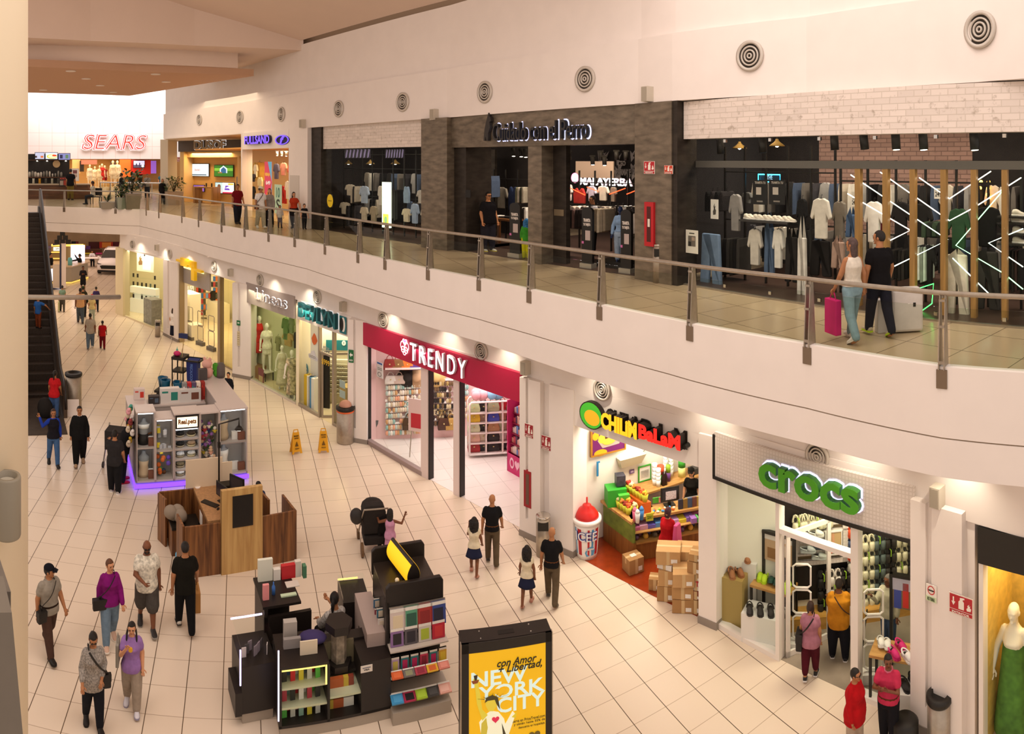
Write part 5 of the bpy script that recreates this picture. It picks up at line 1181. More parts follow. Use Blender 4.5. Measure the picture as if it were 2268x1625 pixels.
def car():
 x,y=G(252,598);rho=hypot(x,y)
 t=thing('car','white suv on display in the far lower hall facing the camera','car',(x,y,0),-atan2(x,y)-.16)
 PW=mat('car_white','#efe6e2',.2,spec=.7);DG=mat('car_glass','#3a3836',.1,spec=.8)
 rings=[]
 for yy,w,b,tp,tw in[(-2.25,.70,.42,.72,.62),(-2.15,.86,.30,.84,.80),(-1.9,.92,.28,.93,.86),(-1.2,.94,.27,1.02,.88),(-.85,.94,.27,1.06,.86),(2.0,.94,.3,1.08,.86),(2.3,.86,.4,1.0,.8)]:
  rings.append([(w,yy,b),(w*1.0,yy,(b+tp)/2),(tw,yy,tp),(0,yy,tp+.03),(-tw,yy,tp),(-w,yy,(b+tp)/2),(-w,yy,b),(0,yy,b-.02)])
 part('body',MB().loft(rings),PW,t,True)
 rings=[[(w,yy,1.02),(tw,yy2,tp),(-tw,yy2,tp),(-w,yy,1.02)]for yy,yy2,w,tw,tp in[(-.95,-.9,.82,.78,1.04),(-.5,-.2,.84,.68,1.58),(.4,.4,.84,.66,1.64),(1.7,1.6,.84,.64,1.58),(2.2,2.1,.8,.7,1.05)]]
 part('cabin',MB().loft([rings[1],rings[2],rings[3],rings[4]]),PW,t,True)
 part('windshield',MB().add([(-.80,-1.02,1.06),(.80,-1.02,1.06),(.64,-.24,1.56),(-.64,-.24,1.56)],[(0,1,2,3)]).box(-.3,-1.0,1.0,.3,-.9,1.02),DG,t)
 part('grille',MB().xprism([(-.56,.44),(.56,.44),(.66,.66),(.5,.70),(-.5,.70),(-.66,.66)],-2.28,-2.1),BLACK,t)
 part('bumper_intake',MB().box(-.82,-2.2,.20,.82,-1.9,.34),BLACK,t)
 for s in(1,-1):
  part('headlight',MB().xprism([(s*.56,.74),(s*.88,.80),(s*.88,.86),(s*.56,.79)],-2.22,-1.9),mat('headlight','#4a4a4c',.2),t)
  [part('wheel',MB().cyl((s*.95,yy,.34),(s*.72,yy,.34),.34,n=20),BLACK,t)for yy in(-1.45,1.5)]
  part('mirror',MB().ell((s*1.03,-.75,1.08),(.11,.06,.08),8,6),PW,t)
  part('roof_rail',MB().tube([(s*.6,-.1,1.62),(s*.6,.8,1.68),(s*.6,1.6,1.62)],.02,5),STEEL,t)
car()
def okiosk():
 A=Fr(G(106,628),G(158,628));t=thing('phone_kiosk','lit yellow and grey phone kiosk beyond the escalator','kiosk',A.loc,A.a);L=A.L
 GY=mat('kiosk_grey','#a89c88',.4);YL=hexmat('#f0c860',.5,.9);WL=hexmat('#f6f2ff',.5,1.2)
 part('counter',MB().prism([(0,0),(L,0),(L+1.2,2.0),(L+1.2,3),(0,3)],.15,1.1),GY,t);part('worktop',MB().prism([(-.05,-.1),(L+.05,-.1),(L+1.35,2.0),(L+1.3,3),(-.05,3)],1.1,1.18),mat('kiosk_top','#c8b090',.3),t)
 part('light_strip',MB().prism([(0,-.04),(L,-.04),(L+1.24,1.98),(L+1.2,2.0),(L,.0),(0,0)],.02,.12),YL,t);part('lit_panel',MB().box(.1,-.03,.2,L*.55,-.01,1.0),WL,t)
 part('back_wall',MB().box(.2,2.5,1.18,L+.9,2.7,2.35),mat('kiosk_shelf','#8a7448',.6),t);part('lit_frame',MB().box(.2,2.42,2.2,L+.9,2.5,2.35).box(.2,2.42,1.75,L*.62,2.5,1.82).box(L*.62,2.42,1.18,L*.68,2.5,2.3).box(.2,2.42,1.3,L*.62,2.5,1.37),YL,t)
 part('lit_screen',MB().box(L*1.0,2.3,1.18,L+1.0,2.4,2.3),WL,t)
 part('sign_board',MB().box(.35,2.38,1.9,L*.58,2.42,2.14),hexmat('#fff6dc',.5,1.5),t);part('lettering',textmb('OPPO',.45,1.95,L*.53,2.09,2.375,.01,bold=.03),BLACK,t)
 for i,(cx,cz)in enumerate(((.6,2.35),(1.0,2.35),(1.4,2.35),(.8,2.66),(1.2,2.66),(1.0,2.97))):
  one('phone_box',MB().box(-.18,-.15,0,.18,.15,.3),BLACK,'black phone box stacked in a pyramid on top of the lit kiosk','box',A.w(cx,2.6,cz),A.a,'pyramid of black boxes')
 one('jar',MB().lathe([(.16,0),(.16,.4),(.12,.46),(.12,.5)],n=14),mat('teal_jar','#6ab8b8',.2),'teal jar on the worktop of the lit phone kiosk','jar',A.w(L*.95,.5,1.18),0,None,True)
okiosk()
A=Fr(G(117,641),G(134,641));t=thing('bag_check_totem','white and dark blue bordered totem beyond the escalator','totem',A.loc,A.a);hz=3.0
part('panel',MB().box(0,0,.1,A.L,.4,1.55),mat('totem_tan','#b8a898',.5),t);part('border',MB().tube([(0,-.02,.05),(A.L,-.02,.05),(A.L,-.02,2.9),(0,-.02,2.9)],.06,6),mat('totem_navy','#1e2440',.4),t);part('side_panel',MB().box(A.L+.05,0,.1,A.L+.35,.5,2.9),mat('totem_side','#cfc0b8',.5),t)
x,y=G(205,592);t=thing('folding_table','white folding table of the seated man in the far hall','table',(x,y,0),-atan2(x,y)+.1)
part('tabletop',MB().box(-.7,-.35,.72,.7,.35,.76),WHITE,t)
for sx in(-.6,.6):part('leg',MB().tube([(sx,-.3,0),(sx*.8,0,.72)],.02,5).tube([(sx,.3,0),(sx*.8,0,.72)],.02,5),STEEL,t)
for i,dx in enumerate((-1.0,1.0)):
 t=thing('folding_chair','grey folding chair at the white folding table, %s side'%('car' if dx>0 else 'kiosk'),'chair',(x+dx*.9,y+.1+dx*.3,0),.5)
 part('seat',MB().box(-.2,-.2,.43,.2,.2,.46),STEEL,t);part('backrest',MB().box(-.2,.18,.65,.2,.2,.85),STEEL,t)
 for sx in(-.19,.19):part('leg',MB().tube([(sx,-.22,0),(sx,.2,.85)],.015,5).tube([(sx,.22,0),(sx,-.18,.45)],.015,5),STEEL,t)
 # escalator
eb=G(146,918);et=polar(90,36.5)
an=atan2(et[1]-eb[1],et[0]-eb[0]);run=hypot(et[0]-eb[0],et[1]-eb[1])
t=thing('escalator','dark escalator rising beside the round column to the upper gallery','escalator',(eb[0],eb[1],0),an)
NS,x_a,x_b=26,1.6,run-1.0;ES=mat('escalator_step','#4a4038',.45,.5,vary=.15,vscale=20);ED=mat('escalator_dark','#211a16',.4)
tread=(x_b-x_a)/NS;rise=UP/NS
stm=MB().box(0,.16,-.5,tread*1.02,1.25,0);ste=stm.mesh('step',ES)
ln_=MB()
for k in range(7):ln_.box(.0,.2+.15*k,.0,tread,.21+.15*k,.006)
lnm=ln_.mesh('tread_groove',ED)
for k in range(NS):
 o=part('step',ste,None,t,loc=(x_a+tread*k,0,rise*(k+.5)));part('tread_groove',lnm,None,o)
part('landing_plate',MB().box(-1.6,.1,0,x_a,1.3,.02),mat('landing_rubber','#3a3028',.7,vary=.2),t)
for y0,nm in((0.0,'near'),(1.32,'far')):
 prof=[(-.5,.35),(-.35,.95),(.3,1.02),(x_a,1.05),(x_b,UP+1.05),(x_b+.8,UP+1.05),(x_b+1.2,UP+.6)]
 part('balustrade',MB().xprism([(-.3,.0),(-.3,.9),(.3,.97),(x_a,1.0),(x_b,UP+1.0),(x_b+.9,UP+1.0),(x_b+.9,UP-.6),(x_b,UP-.7),(x_a+.8,.0)],y0-.02,y0+.10),mat('balustrade_bronze','#5a4a3c',.35,.4),t)
 part('handrail',MB().tube([(p[0],y0+.04,p[1])for p in prof],.05,8),ED,t,True)
 part('skirt',MB().xprism([(-.6,0),(x_a,.15),(x_b,UP+.15),(x_b+.9,UP+.15),(x_b+.9,UP-.2),(x_b,UP-.3),(x_a+.3,0)],y0+.1,y0+.17),ED,t)
 # lower shops: the shell of each
BASEB=mat('grey_baseboard','#8c8177',.5)
def room(n,FL,FR,back,h,wallm,floorm,ceilm=WHITE,light=60,lcol=(1,.9,.78),lsz=2.0,fz=.006,lpos=None):
 0
 poly=[FL,FR]+back[::-1]
 struct('floor',MB().prism(poly,-.1,fz),floorm);struct('ceiling',MB().prism(poly,h,h+.08),ceilm)
 pts=[FL]+back+[FR]
 for i in range(len(pts)-1):
  f=Fr(pts[i],pts[i+1]);d0=0
  fbox('wall_left' if i==0 else 'wall_right' if i==len(pts)-2 else 'wall_back',f,[(0,.0,0,f.L,.10,h)],wallm)
 cx=sum(p[0]for p in poly)/len(poly);cy=sum(p[1]for p in poly)/len(poly)
 if lpos:cx,cy=lpos
 if light:lamp('shop_lamp','AREA',(cx,cy,h-.06),light,lcol,lsz,lsz*.6,(0,0,.4))
SHOPFL=gridmat('white_shop_tiles','#e6dcd4','#c9beb4',.6,.6,.006,rot=TH,rough=.15,vary=.03)
CREAMFL=gridmat('cream_shop_tiles','#e2cfa8','#c9b48c',.6,.6,.006,rot=TH,rough=.18,vary=.02)
CREAMW=mat('cream_wall','#e8dcb8',.7)
def column(fr,x0,x1,d=-.16,h=3.6,groove=True,base=True):
 q=MB()
 if groove and x1-x0>.5:w=x1-x0;q.box(x0,d,0,x0+w*.30,.4,h).box(x0+w*.30,d+.06,0,x0+w*.42,.4,h).box(x0+w*.42,d,0,x1,.4,h).box(x0+w*.30,d,0,x0+w*.42,d+.06,.42)
 else:q.box(x0,d,0,x1,.4,h)
 struct('wall_column',q,WHITE,fr.loc,fr.a)
 if base:struct('baseboard_front',MB().box(x0-.012,d-.014,0,x1+.012,.1,.13),BASEB,fr.loc,fr.a)
S1,S2=Fr(G(266,696),G(372,741)),Fr(G(398,757),G(523,824))
S3,S4,S5=Fr(G(551,838),G(657,895)),Fr(G(662,898),G(782,965)),Fr(G(814,980),G(1162,1173))
S6,S7,S8=Fr(G(1270,1227),G(1558,1371)),Fr(G(1592,1385),G(2029,1591)),Fr(G(2150,1652),G(2330,1722))
def front(fr,z0,z1,m=WHITE,d=-.05,dd=.3,x0=None,x1=None,name='wall_header'):
 return fbox(name,fr,[(0 if x0 is None else x0,d,z0,fr.L if x1 is None else x1,dd,z1)],m)
SX=lambda fr,x,d=0.0:fr.hit(x,400,d)[0]
room(1,S1.p,S1.w(S1.L,0,0)[:2],[G(270,668),G(384,684)],3.55,CREAMW,CREAMFL,light=90,lcol=(1,.88,.62))
panes(S1,[SX(S1,277),SX(S1,300),SX(S1,322),SX(S1,345),SX(S1,368)],.08,3.5,'window_4')
fbox('wall_column',S1,[(-.35,-.1,0,SX(S1,276),.3,3.6),(SX(S1,277),-.03,0,S1.L,.08,.08)],mat('cream_frame','#d8c9a4',.5))
B1=Fr(G(282,684),G(372,699))
t=thing('display_wall_case','white lit phone display case in the far phone shop','display case',B1.loc,B1.a)
x0,z0,x1,z1=B1.R(-.4,288,633,690,345)
part('cabinet',MB().box(x0,-.4,.0,x1,-.05,.75).box(x0,-.4,z1-.35,x1,-.05,z1).box(x0,-.12,.75,x1,-.05,z1-.35),mat('case_white','#efe9d2',.5,emit=.25),t)
for z in(1.0,1.45,1.9):part('glass_shelf',MB().box(x0,-.4,z-.015,x1,-.1,z),GLASS,t)
rr=random.Random(11)
for z in(.76,1.0,1.45,1.9):
 for k in range(6):
  if rr.random()<.8:one('phone',MB().box(-.05,-.01,0,.05,.01,.2),BLACK if rr.random()<.7 else hexmat('#5a6a5a'),'dark phone standing in the lit case of the far phone shop','phone',B1.w(x0+(x1-x0)*(k+.5)/6,-.28,z),B1.a+.2,'phones in the lit case')
psign('wall_picture','large poster of a white phone high in the far phone shop','poster',B1,-.05,(303,556,599,340),.03,'#e6dcc0',.2,[('box',.35,.08,.85,.95,'#f4f2ee'),('disc',.42,.78,.52,.88,'#2a2826'),('poly',.1,.3,.35,.8,'#7a5a3a',FLAME)])
for k in range(3):
 one('shoe_box',MB().box(-.4,-.3,0,.4,.3,.42),mat('stack_grey','#9a948a',.6,vary=.2),'grey carton in the stack behind the phone shop glass, %s'%['lowest','middle','topmost'][k],'box',S1.w(SX(S1,338,.5),.5,.006+.425*k),S1.a)
c12=Fr(G(368,742),G(398,757));column(c12,-.08,c12.L+.02,-.12)
room(2,S2.p,S2.w(S2.L,0,0)[:2],[G(402,701),G(532,706)],3.55,CREAMW,CREAMFL,light=160,lcol=(1,.86,.58),lsz=3)
x0,z0,x1,z1=S2.R(-.05,402,575,615,462)
psign('shop_sign_board','grey hanging sign board of the cream gadget shop','sign',S2,.15,(393,572,620,464),.08,'#a69c94',0,[])
YEL=hexmat('#d8a814',.35,.35)
t=thing('shop_sign','golden raised letter cluster on the grey sign board of the gadget shop','sign',S2.w(SX(S2,396),-.05,0),S2.a)
x0,z0,x1,z1=S2.R(-.05,396,592,600,452);w=x1-x0
q=MB();
for k,(a,b,c,e)in enumerate([(.0,.55,.2,.72),(.18,.3,.45,.95),(.38,.5,.62,.8),(.45,.6,.75,.9),(.55,.35,.75,.85),(.62,-.6,.74,.5),(.74,.2,1.0,.38)]):q.box(a*w,-.1,z0+.15+b*.55,c*w,.05,z0+.15+e*.55)
part('letters',q,YEL,t);part('glow',MB().box(.2*w,.05,z0+.2,.98*w,.08,z0+.55),hexmat('#ffe9a0',.5,1.5),t)
panes(S2,[SX(S2,487)+.02,SX(S2,505),SX(S2,521)],.05,3.5,'window_5',m=glassmat('tinted_glass',(.93,.92,.80),.2))
fbox('trim_5',S2,[(SX(S2,484),-.05,0,SX(S2,489),.15,3.55),(SX(S2,486),-.03,0,S2.L,.05,.05),(SX(S2,395),-.05,0,SX(S2,400),.2,3.55)],mat('bronze_frame','#a8967a',.4,.6))
B2=Fr(G(402,703),G(532,708))
pb=MB();x0,z0,x1,z1=B2.R(-.05,434,600,700,486)
panel('pegboard',B2,-.06,(434,600,702,486),.04,mat('pegboard_cream','#eadcb8',.6),'cream pegboard wall at the back of the gadget shop','panel')
cols=['#b8402a','#3a6aa8','#e8d8b0','#2a2826','#c8682a','#d8c8a8','#a83a3a','#6a9ac8','#e6e0d0','#4a4a3a']
for r in range(7):
 for k in range(9):
  x=437+k*5.4;y=612+r*12.5;s,z=B2.hit(x,y,-.1)
  one('hanging_pack',MB().box(-.06,-.03,0,.06,.03,.24),hexmat(cols[(k*3+r*5)%10]),'small coloured blister pack on the cream pegboard of the gadget shop','package',B2.w(s,-.1,z-.24),B2.a,'packs on the cream pegboard')
for k in range(3):
 s,z=B2.hit(402+k*12,647,-.15);psign('hanging_picture','white framed headphone picture in the gadget shop','picture',B2,-.15,(397+k*11.5,633,645,406+k*11.5),.03,'#f4efe0',.3,[('ring',.25,.2,.75,.85,'#4a4640',.8),('box',.2,.15,.35,.45,'#4a4640'),('box',.65,.15,.8,.45,'#4a4640')],'headphone pictures')
def case(fr,px0,px1,d,z1,lab,m):a,b=SX(fr,px0,d),SX(fr,px1,d);return one('display_cabinet',MB().box(a,d,.006,b,d+.6,z1),m,lab,'cabinet',fr.loc,fr.a)
CAB=mat('cabinet_cream','#efe6cc',.4)
case(S2,397,424,.55,.7,'white low cabinet with slanted gadget trays at the shop entrance',CAB);case(S2,458,486,3.2,1.0,'white cash desk inside the gadget shop',CAB)
case(S2,397,420,.75,2.0,'white tall display block behind the gadget trays',CAB)
for k in range(4):
 s,z=S2.hit(403,676+k*14,.4);one('tray',MB().cbox((0,0,0),(.34,.2,.02),0,0,-.7),mat('tray_grey','#7a756c',.4),'slanted tray of gadgets on the white low cabinet','tray',S2.w(s,.45,z),S2.a,'slanted gadget trays')
one('shopping_bag',MB().box(-.25,-.15,0,.25,.15,.5),BLACK,'black bag on the white cash desk of the gadget shop','bag',S2.w(SX(S2,466,3.4),3.5,1.0),S2.a)
def gate(px,py,lab,grp=None,w=.42,h=1.55,col=STEEL,base='#6a6258',bars=2):
 x,y=G(px,py);t=thing('security_gate',lab,'shop gate',(x,y,0),S2.a+.15,grp)
 part('base',MB().box(-w/2-.04,-.09,0,w/2+.04,.09,.16),hexmat(base),t)
 for k in range(bars):
  z0=.2+(h-.2)*k/bars;z1=.2+(h-.2)*(k+1)/bars-.04
  part('loop',MB().tube([(-w/2,0,z0+.04),(-w/2,0,z1-.04),(-w/2+.05,0,z1),(w/2-.05,0,z1),(w/2,0,z1-.04),(w/2,0,z0+.04),(w/2-.05,0,z0),(-w/2+.05,0,z0),(-w/2,0,z0+.04)],.018,6),col,t)
 return t
gate(421,752,'steel loop gate at the gadget shop entrance, next to the trays');gate(444,764,'steel loop gate in the middle of the gadget shop entrance');gate(468,776,'steel loop gate at the glass end of the gadget shop entrance')
p=G(343,741);slimbin((p[0]+.3,p[1]-.25,0),'slim steel bin beside the column of the far phone shop',.75,.13)
c23=Fr(G(521,834),G(552,840));column(c23,-.1,c23.L+.1,-.05,3.6)
room(3,S3.p,S3.w(S3.L,0,0)[:2],[G(553,822),G(672,866)],3.5,mat('sage_wall','#c9c89c',.7),CREAMFL,light=70,lcol=(1,.90,.62))
z0,z1=S3.hit(551,668)[1],S3.hit(549,629)[1]
front(S3,z0,z1+.1,mat('lineas_grey','#a3968f',.7),-.12)
letters('shop_sign','rounded backlit outline lettering on the grey fascia','sign',S3,-.14,(567,638,661,635),'Lineas','#a79a94','#8f8480','#ffffff',.06,bold=-.005,hemit=1.5,grow=.02)
panes(S3,[.02,SX(S3,578),SX(S3,606),SX(S3,655)],.05,z0,'window_6',m=glassmat('green_glass',(.93,.97,.90),.14))
fbox('trim_6',S3,[(0,-.05,0,SX(S3,606),.1,.06),(SX(S3,606)+.01,-.05,0,S3.L,.1,.06)],mat('pale_sill','#cfc4b4',.5))
MW=mat('mannequin_white','#efe8d6',.4)
def mannequin(label,px,hy,fy,turn,shirt=None,pants=None,skirt=None,z0=0.0,pose=None,key=None,m=MW,fem=True,group=None,xyz=None):
 return person(label,px,hy,fy,turn,pose or{'l_abd':12,'r_abd':12,'l_elb':15,'r_elb':15,'l_hip':6,'r_hip':-4,'r_knee':6},z0,fem,.92,hair=None,shirt=shirt,pants=pants,skirt=skirt,shoes=None,mannequin=m,name='mannequin',group=group,key=key,xyz=xyz)
mannequin('white egg head mannequin in a red draped dress behind the fashion window',574,714,822,20,('#c8281c',.25),None,('#c8281c',.06,-.26,.13),.45,xyz=(*S3.w(SX(S3,574,.5),.5,0)[:2],.45))
mannequin('white egg head mannequin in a white wrap dress behind the fashion window',591,722,828,10,('#e8e0c8',.5),None,('#e8e0c8',.06,-.16,.10),.35,xyz=(*S3.w(SX(S3,591,.5),.5,0)[:2],.35))
mannequin('white egg head mannequin in a lace strap gown low in the fashion window',625,764,862,0,('#ddd2b4',0),None,('#d8ccae',.06,-.40,.15),.0)
mannequin('white egg head mannequin in a leopard dress at the end of the fashion window',647,774,884,-10,(mat('leopard_cloth','#b8a888',.9,vary=.75,vscale=9),.3),None,(mat('leopard_cloth','#b8a888',.9),.06,-.40,.13),.0)
mannequin('white egg head mannequin in green standing behind the strap gown one',623,750,838,10,('#8a9a5a',.4),('#4a4a3a',1.0),None,.0)
for px,fy,w,h,lab,c in((574,822,.42,.45,'tan plinth under the red dress mannequin','#a87a4a'),(591,828,.40,.35,'white stool plinth under the white wrap dress mannequin','#e8e0d0')):
 x,y=S3.w(SX(S3,px,.5),.5,0)[:2];t=thing('display_plinth',lab,'plinth',(x,y,.006),S3.a);
 if c=='#a87a4a':part('block',MB().box(-w/2-.1,-.25,0,w/2+.1,.25,h-.006),hexmat(c),t)
 else:
  part('top',MB().box(-w/2,-.2,h-.04,w/2,.2,h-.006),hexmat(c),t)
  for sx in(-w/2+.03,w/2-.03):
   for sy in(-.17,.17):part('leg',MB().box(sx-.015,sy-.015,0,sx+.015,sy+.015,h-.04),BLACK,t)
psign('standing_poster','small colour poster standing on the window floor by the tan plinth','poster',S3,.12,(572,813,845,583),.02,'#8a3a4a',0,[('box',.1,.1,.9,.5,'#c8a87a')])
psign('standing_poster','grey framed picture leaning behind the glass at the end of the fashion window','poster',S3,.15,(634,848,884,654),.03,'#8d8a84',0,[('box',.08,.06,.92,.94,'#b8b0a4')])
for k,(x0,yt,yb,x1,c)in enumerate([(624,700,750,644,'#6a8a4a'),(625,733,762,652,'#b89a5a'),(610,742,775,622,'#8a8a5a'),(640,700,735,652,'#8a9a6a'),(652,735,770,656,'#3a3a34')]):
 B3=Fr(G(553,824),G(672,868));garment(B3,'tee',(x0,yt,yb,x1),-.2,c,'folded or hung garment on the back wall of the fashion window','garments at the back of the fashion window')
sgn=psign('exit_arrow_sign','small green arrow sign on the column before the fashion window','sign',c23,-.07,(524,709,720,532),.012,'#1e6a3c',0,[('poly',.2,.3,.8,.75,'#f2f2ea',LARROW)])
psign('notice_plate','narrow cream notice below the small green arrow sign','sign',c23,-.07,(525,733,765,531),.01,'#d8c8a4',0,[('box',.2,.1+.15*k,.8,.15+.15*k,'#a89870')for k in range(6)])
room(4,S4.p,S4.w(S4.L,0,0)[:2],[G(668,888),G(806,892)],3.45,mat('cream_wall2','#efe2c4',.7),CREAMFL,light=110,lcol=(1,.90,.66))
z0,z1=S4.hit(664,706)[1],S4.hit(664,664)[1]
front(S4,z0,3.6,WHITE,-.06)
TEAL='#146a72'
letters('shop_sign','thick teal lettering on the white wall beside the fashion window','sign',S4,-.09,(667,668,700,749),'DEVLYN',TEAL,'#0c4a50','#e8eef0',.12,bold=.02,hemit=.5,grow=.02)
x0,z0_,x1,z1_=S4.R(-.1,752,698,736,767);t=thing('sign_emblem','teal and black oval face emblem at the end of the teal lettering','sign',S4.w(x0,-.1,z0_),S4.a)
sign_items(t,x1-x0,z1_-z0_,[('box',.0,.0,1,1,'#14707a'),('disc',.25,.1,.85,.95,'#f0ece4'),('disc',.0,.12,.6,.9,'#1a1614')])
zd=z0
panes(S4,[.02,SX(S4,706)],.1,zd,'window_7');panes(S4,[SX(S4,740),S4.L-.05],.1,zd,'window_7')
AL=mat('door_aluminium','#a89c8c',.4,.5)
fbox('door_frame_1',S4,[(SX(S4,706),-.03,0,SX(S4,709),.08,zd),(SX(S4,737),-.03,0,SX(S4,741),.08,zd),(SX(S4,709),-.02,2.1,SX(S4,737),.06,2.16),(0,-.03,0,SX(S4,706),.06,.1),(SX(S4,741),-.03,0,S4.L,.06,.1),(S4.L-.06,-.03,0,S4.L,.08,zd)],AL)
t=thing('door_4','open glass door of the optician in an aluminium frame','door',S4.w(SX(S4,711),.02,0),S4.a+1.0);t['kind']='structure'
part('frame',MB().box(0,0,0,.06,.04,2.1).box(.84,0,0,.9,.04,2.1).box(.06,0,0,.84,.04,.08).box(.06,0,2.02,.84,.04,2.1),AL,t);part('glass',MB().box(.06,.015,.08,.84,.025,2.02),GLASS,t)
fbox('wall_display',S4,[(.03,.45,0,SX(S4,712,.45),.5,zd)],mat('display_white','#f0ebe4',.6))
for a in[('orange leaf sticker',(689,735,762,702),[('poly',0,0,1,1,'#d8602a',[(.4,0),(.75,.15),(1,.45),(.75,.8),(.45,1),(.25,.8),(0,.5),(.1,.2)])],'#f0ebe4'),('white cloud sticker with small text',(682,771,793,703),[('poly',0,0,1,1,'#e2dcec',[(.05,.1),(.95,.05),(1,.35),(.75,.6),(.6,1),(.35,.85),(.25,.6),(0,.45)]),('text',.15,.2,.85,.32,'#6a6458','lentes para ti'),('text',.15,.35,.8,.45,'#6a6458','graduados')],'#f0ebe4'),('round blue owl eye sticker',(671,801,832,682),[('disc',0,0,1,1,'#2f7f9a'),('ring',.2,.35,.5,.65,'#f0f0f0',.7),('ring',.5,.35,.8,.65,'#f0f0f0',.7)],'#f0ebe4')]:
 x0,z0,x1,z1=S4.R(.42,*a[1]);t=thing('wall_sticker',a[0]+' on the white panel of the optician window','sticker',S4.w(x0,.44,z0),S4.a);sign_items(t,x1-x0,z1-z0,a[2])
t=thing('window_lettering','pale printed words and yellow price on the optician glass','sticker',S4.w(0,.0,0),S4.a)
x0,z0,x1,z1=S4.R(.0,711,757,790,735)
for wd,a,b,c,m,x_ in(('Lentes',1.05,1.35,'#8f9a94',0,.8),('graduados',.72,1.0,'#8f9a94',0,1.0),('$999',-.1,.28,'#d8b020',0,.8)):part('lettering',textmb(wd,x0+.05,z0+b*.45-.35,x0+(x1-x0)*x_,z0+b*.45-.35+.2,-.008,.002,bold=.01),hexmat(c),t)
for a,b,lab,c in((676,689,'yellow',['#e0b81e','#e8e2d8']),(686,698,'blue',['#3f8fc0','#e8e2d8'])):
 x0,x1=SX(S4,a,.2),SX(S4,b,.2);one('display_plinth',MB().box(0,0,0,(x1-x0)*.5,.22,1.05,0).box((x1-x0)*.5,0,0,x1-x0,.22,1.05,1),[hexmat(c[0]),hexmat(c[1])],'tall white display plinth with a %s side behind the optician glass'%lab,'plinth',S4.w(x0,.15,.006),S4.a)
 t=thing('spectacles','clear spectacles on the %s sided plinth of the optician'%lab,'glasses',S4.w((x0+x1)/2,.26,1.056),S4.a)
 part('frame',MB().tube([(.07*cos(i*pi/4)-.08,0,.04+.04*sin(i*pi/4))for i in range(9)],.008,5).tube([(.07*cos(i*pi/4)+.08,0,.04+.04*sin(i*pi/4))for i in range(9)],.008,5),STEEL,t)
B4=Fr(G(668,890),G(806,894))
panel('wall_band',B4,-.05,(722,753,775,790),.05,hexmat(TEAL),'teal header band on the back wall of the optician','panel');
x0,z0,x1,z1=B4.R(-.08,757,754,765,766);t=thing('round_sign','round white number one sign on the teal band','sign',B4.w(x0,-.08,z0),B4.a);sign_items(t,x1-x0,z1-z0,[('disc',0,0,1,1,'#f4f0e6'),('text',.42,.25,.58,.75,'#2a5a5a','1')])
for k in range(9):
 y=796+k*9.2;x0,z0,x1,z1=B4.R(-.14,722,y,y+1.2,785)
 one('wall_shelf',MB().box(0,0,0,x1-x0,.12,.015),CAB,'thin cream shelf for spectacles on the optician wall','shelf',B4.w(x0,-.13,z0),B4.a,'spectacle shelves')
 for j in range(6):
  if k>1:one('spectacles',MB().tube([(-.09,0,.03),(-.05,0,.0),(-.01,0,.03),(.01,0,.03),(.05,0,0),(.09,0,.03)],.009,5),BLACK if(j+k)%3 else hexmat('#7a5a3a'),'dark spectacles lying on the cream shelves of the optician','glasses',B4.w(x0+(x1-x0)*(j+.5)/6,-.10,z0+.025),B4.a,'spectacles on the shelves')
for a,b,c,d_,e in((752,838,870,763,.9),):
 case(S4,752,768,.8,.9,'tan display counter inside the optician by the door',mat('tan_counter','#b89a62',.4))
for k,y in enumerate((840,862)):psign('hanging_card','pale blue price card hung by the optician counter, %s'%['upper','lower'][k],'card',S4,.5,(752,y,y+16,764),.01,'#b8ccd0',0,[])
one('advert_column',MB().box(-.2,-.03,0,.2,.03,1.9),BLACK,'black upright advert column inside the optician door','sign',S4.w(SX(S4,718,.6),.6,.006),S4.a+.6)
c45=Fr(G(780,975),G(814,981));column(c45,-.10,c45.L+.02,-.10,3.6)
psign('exit_arrow_sign','green arrow exit sign on the column between optician and pink shop','sign',c45,-.12,(772,774,802,783),.012,'#1e6a3c',0,[('poly',.2,.42,.82,.8,'#f2f2ea',LARROW),('text',.15,.12,.85,.26,'#f2f2ea','SALIDA')])
def bigbin(px,py,lab,ball=None,r=.26,h=.95):
 x,y=G(px,py);t=thing('trash_bin',lab,'trash can',(x,y,0),-atan2(x,y))
 part('body',MB().lathe([(r*.96,0),(r,.03),(r,h)],n=28),STEEL,t,True);part('rim',MB().lathe([(r,h),(r*1.1,h+.03),(r*1.08,h+.10),(r*.7,h+.12),(r*.66,h+.06)],n=28),BLACK,t,True)
 if ball:part('bin_bag',MB().ell((0,0,h+.12),(r*.72,r*.72,r*.6),16,10),mat('bag_'+ball[1:],ball,.7),t,True);part('accent_ring',MB().lathe([(r*1.02,h-.04),(r*1.02,h)],n=28),hexmat('#d8602a'),t)
 return t
bigbin(765,978,'steel bin with a pinkish bag showing, beside the optician column','#b5836c');bigbin(163,905,'steel bin at the foot of the escalator',None,.27,1.1)
sq=G(166,918);one('sign_holder',MB().box(-.25,-.02,0,.25,.02,.55),WHITE,'low white board standing in front of the escalator bin','sign',(sq[0],sq[1]-.2,0),-atan2(sq[0],sq[1]))
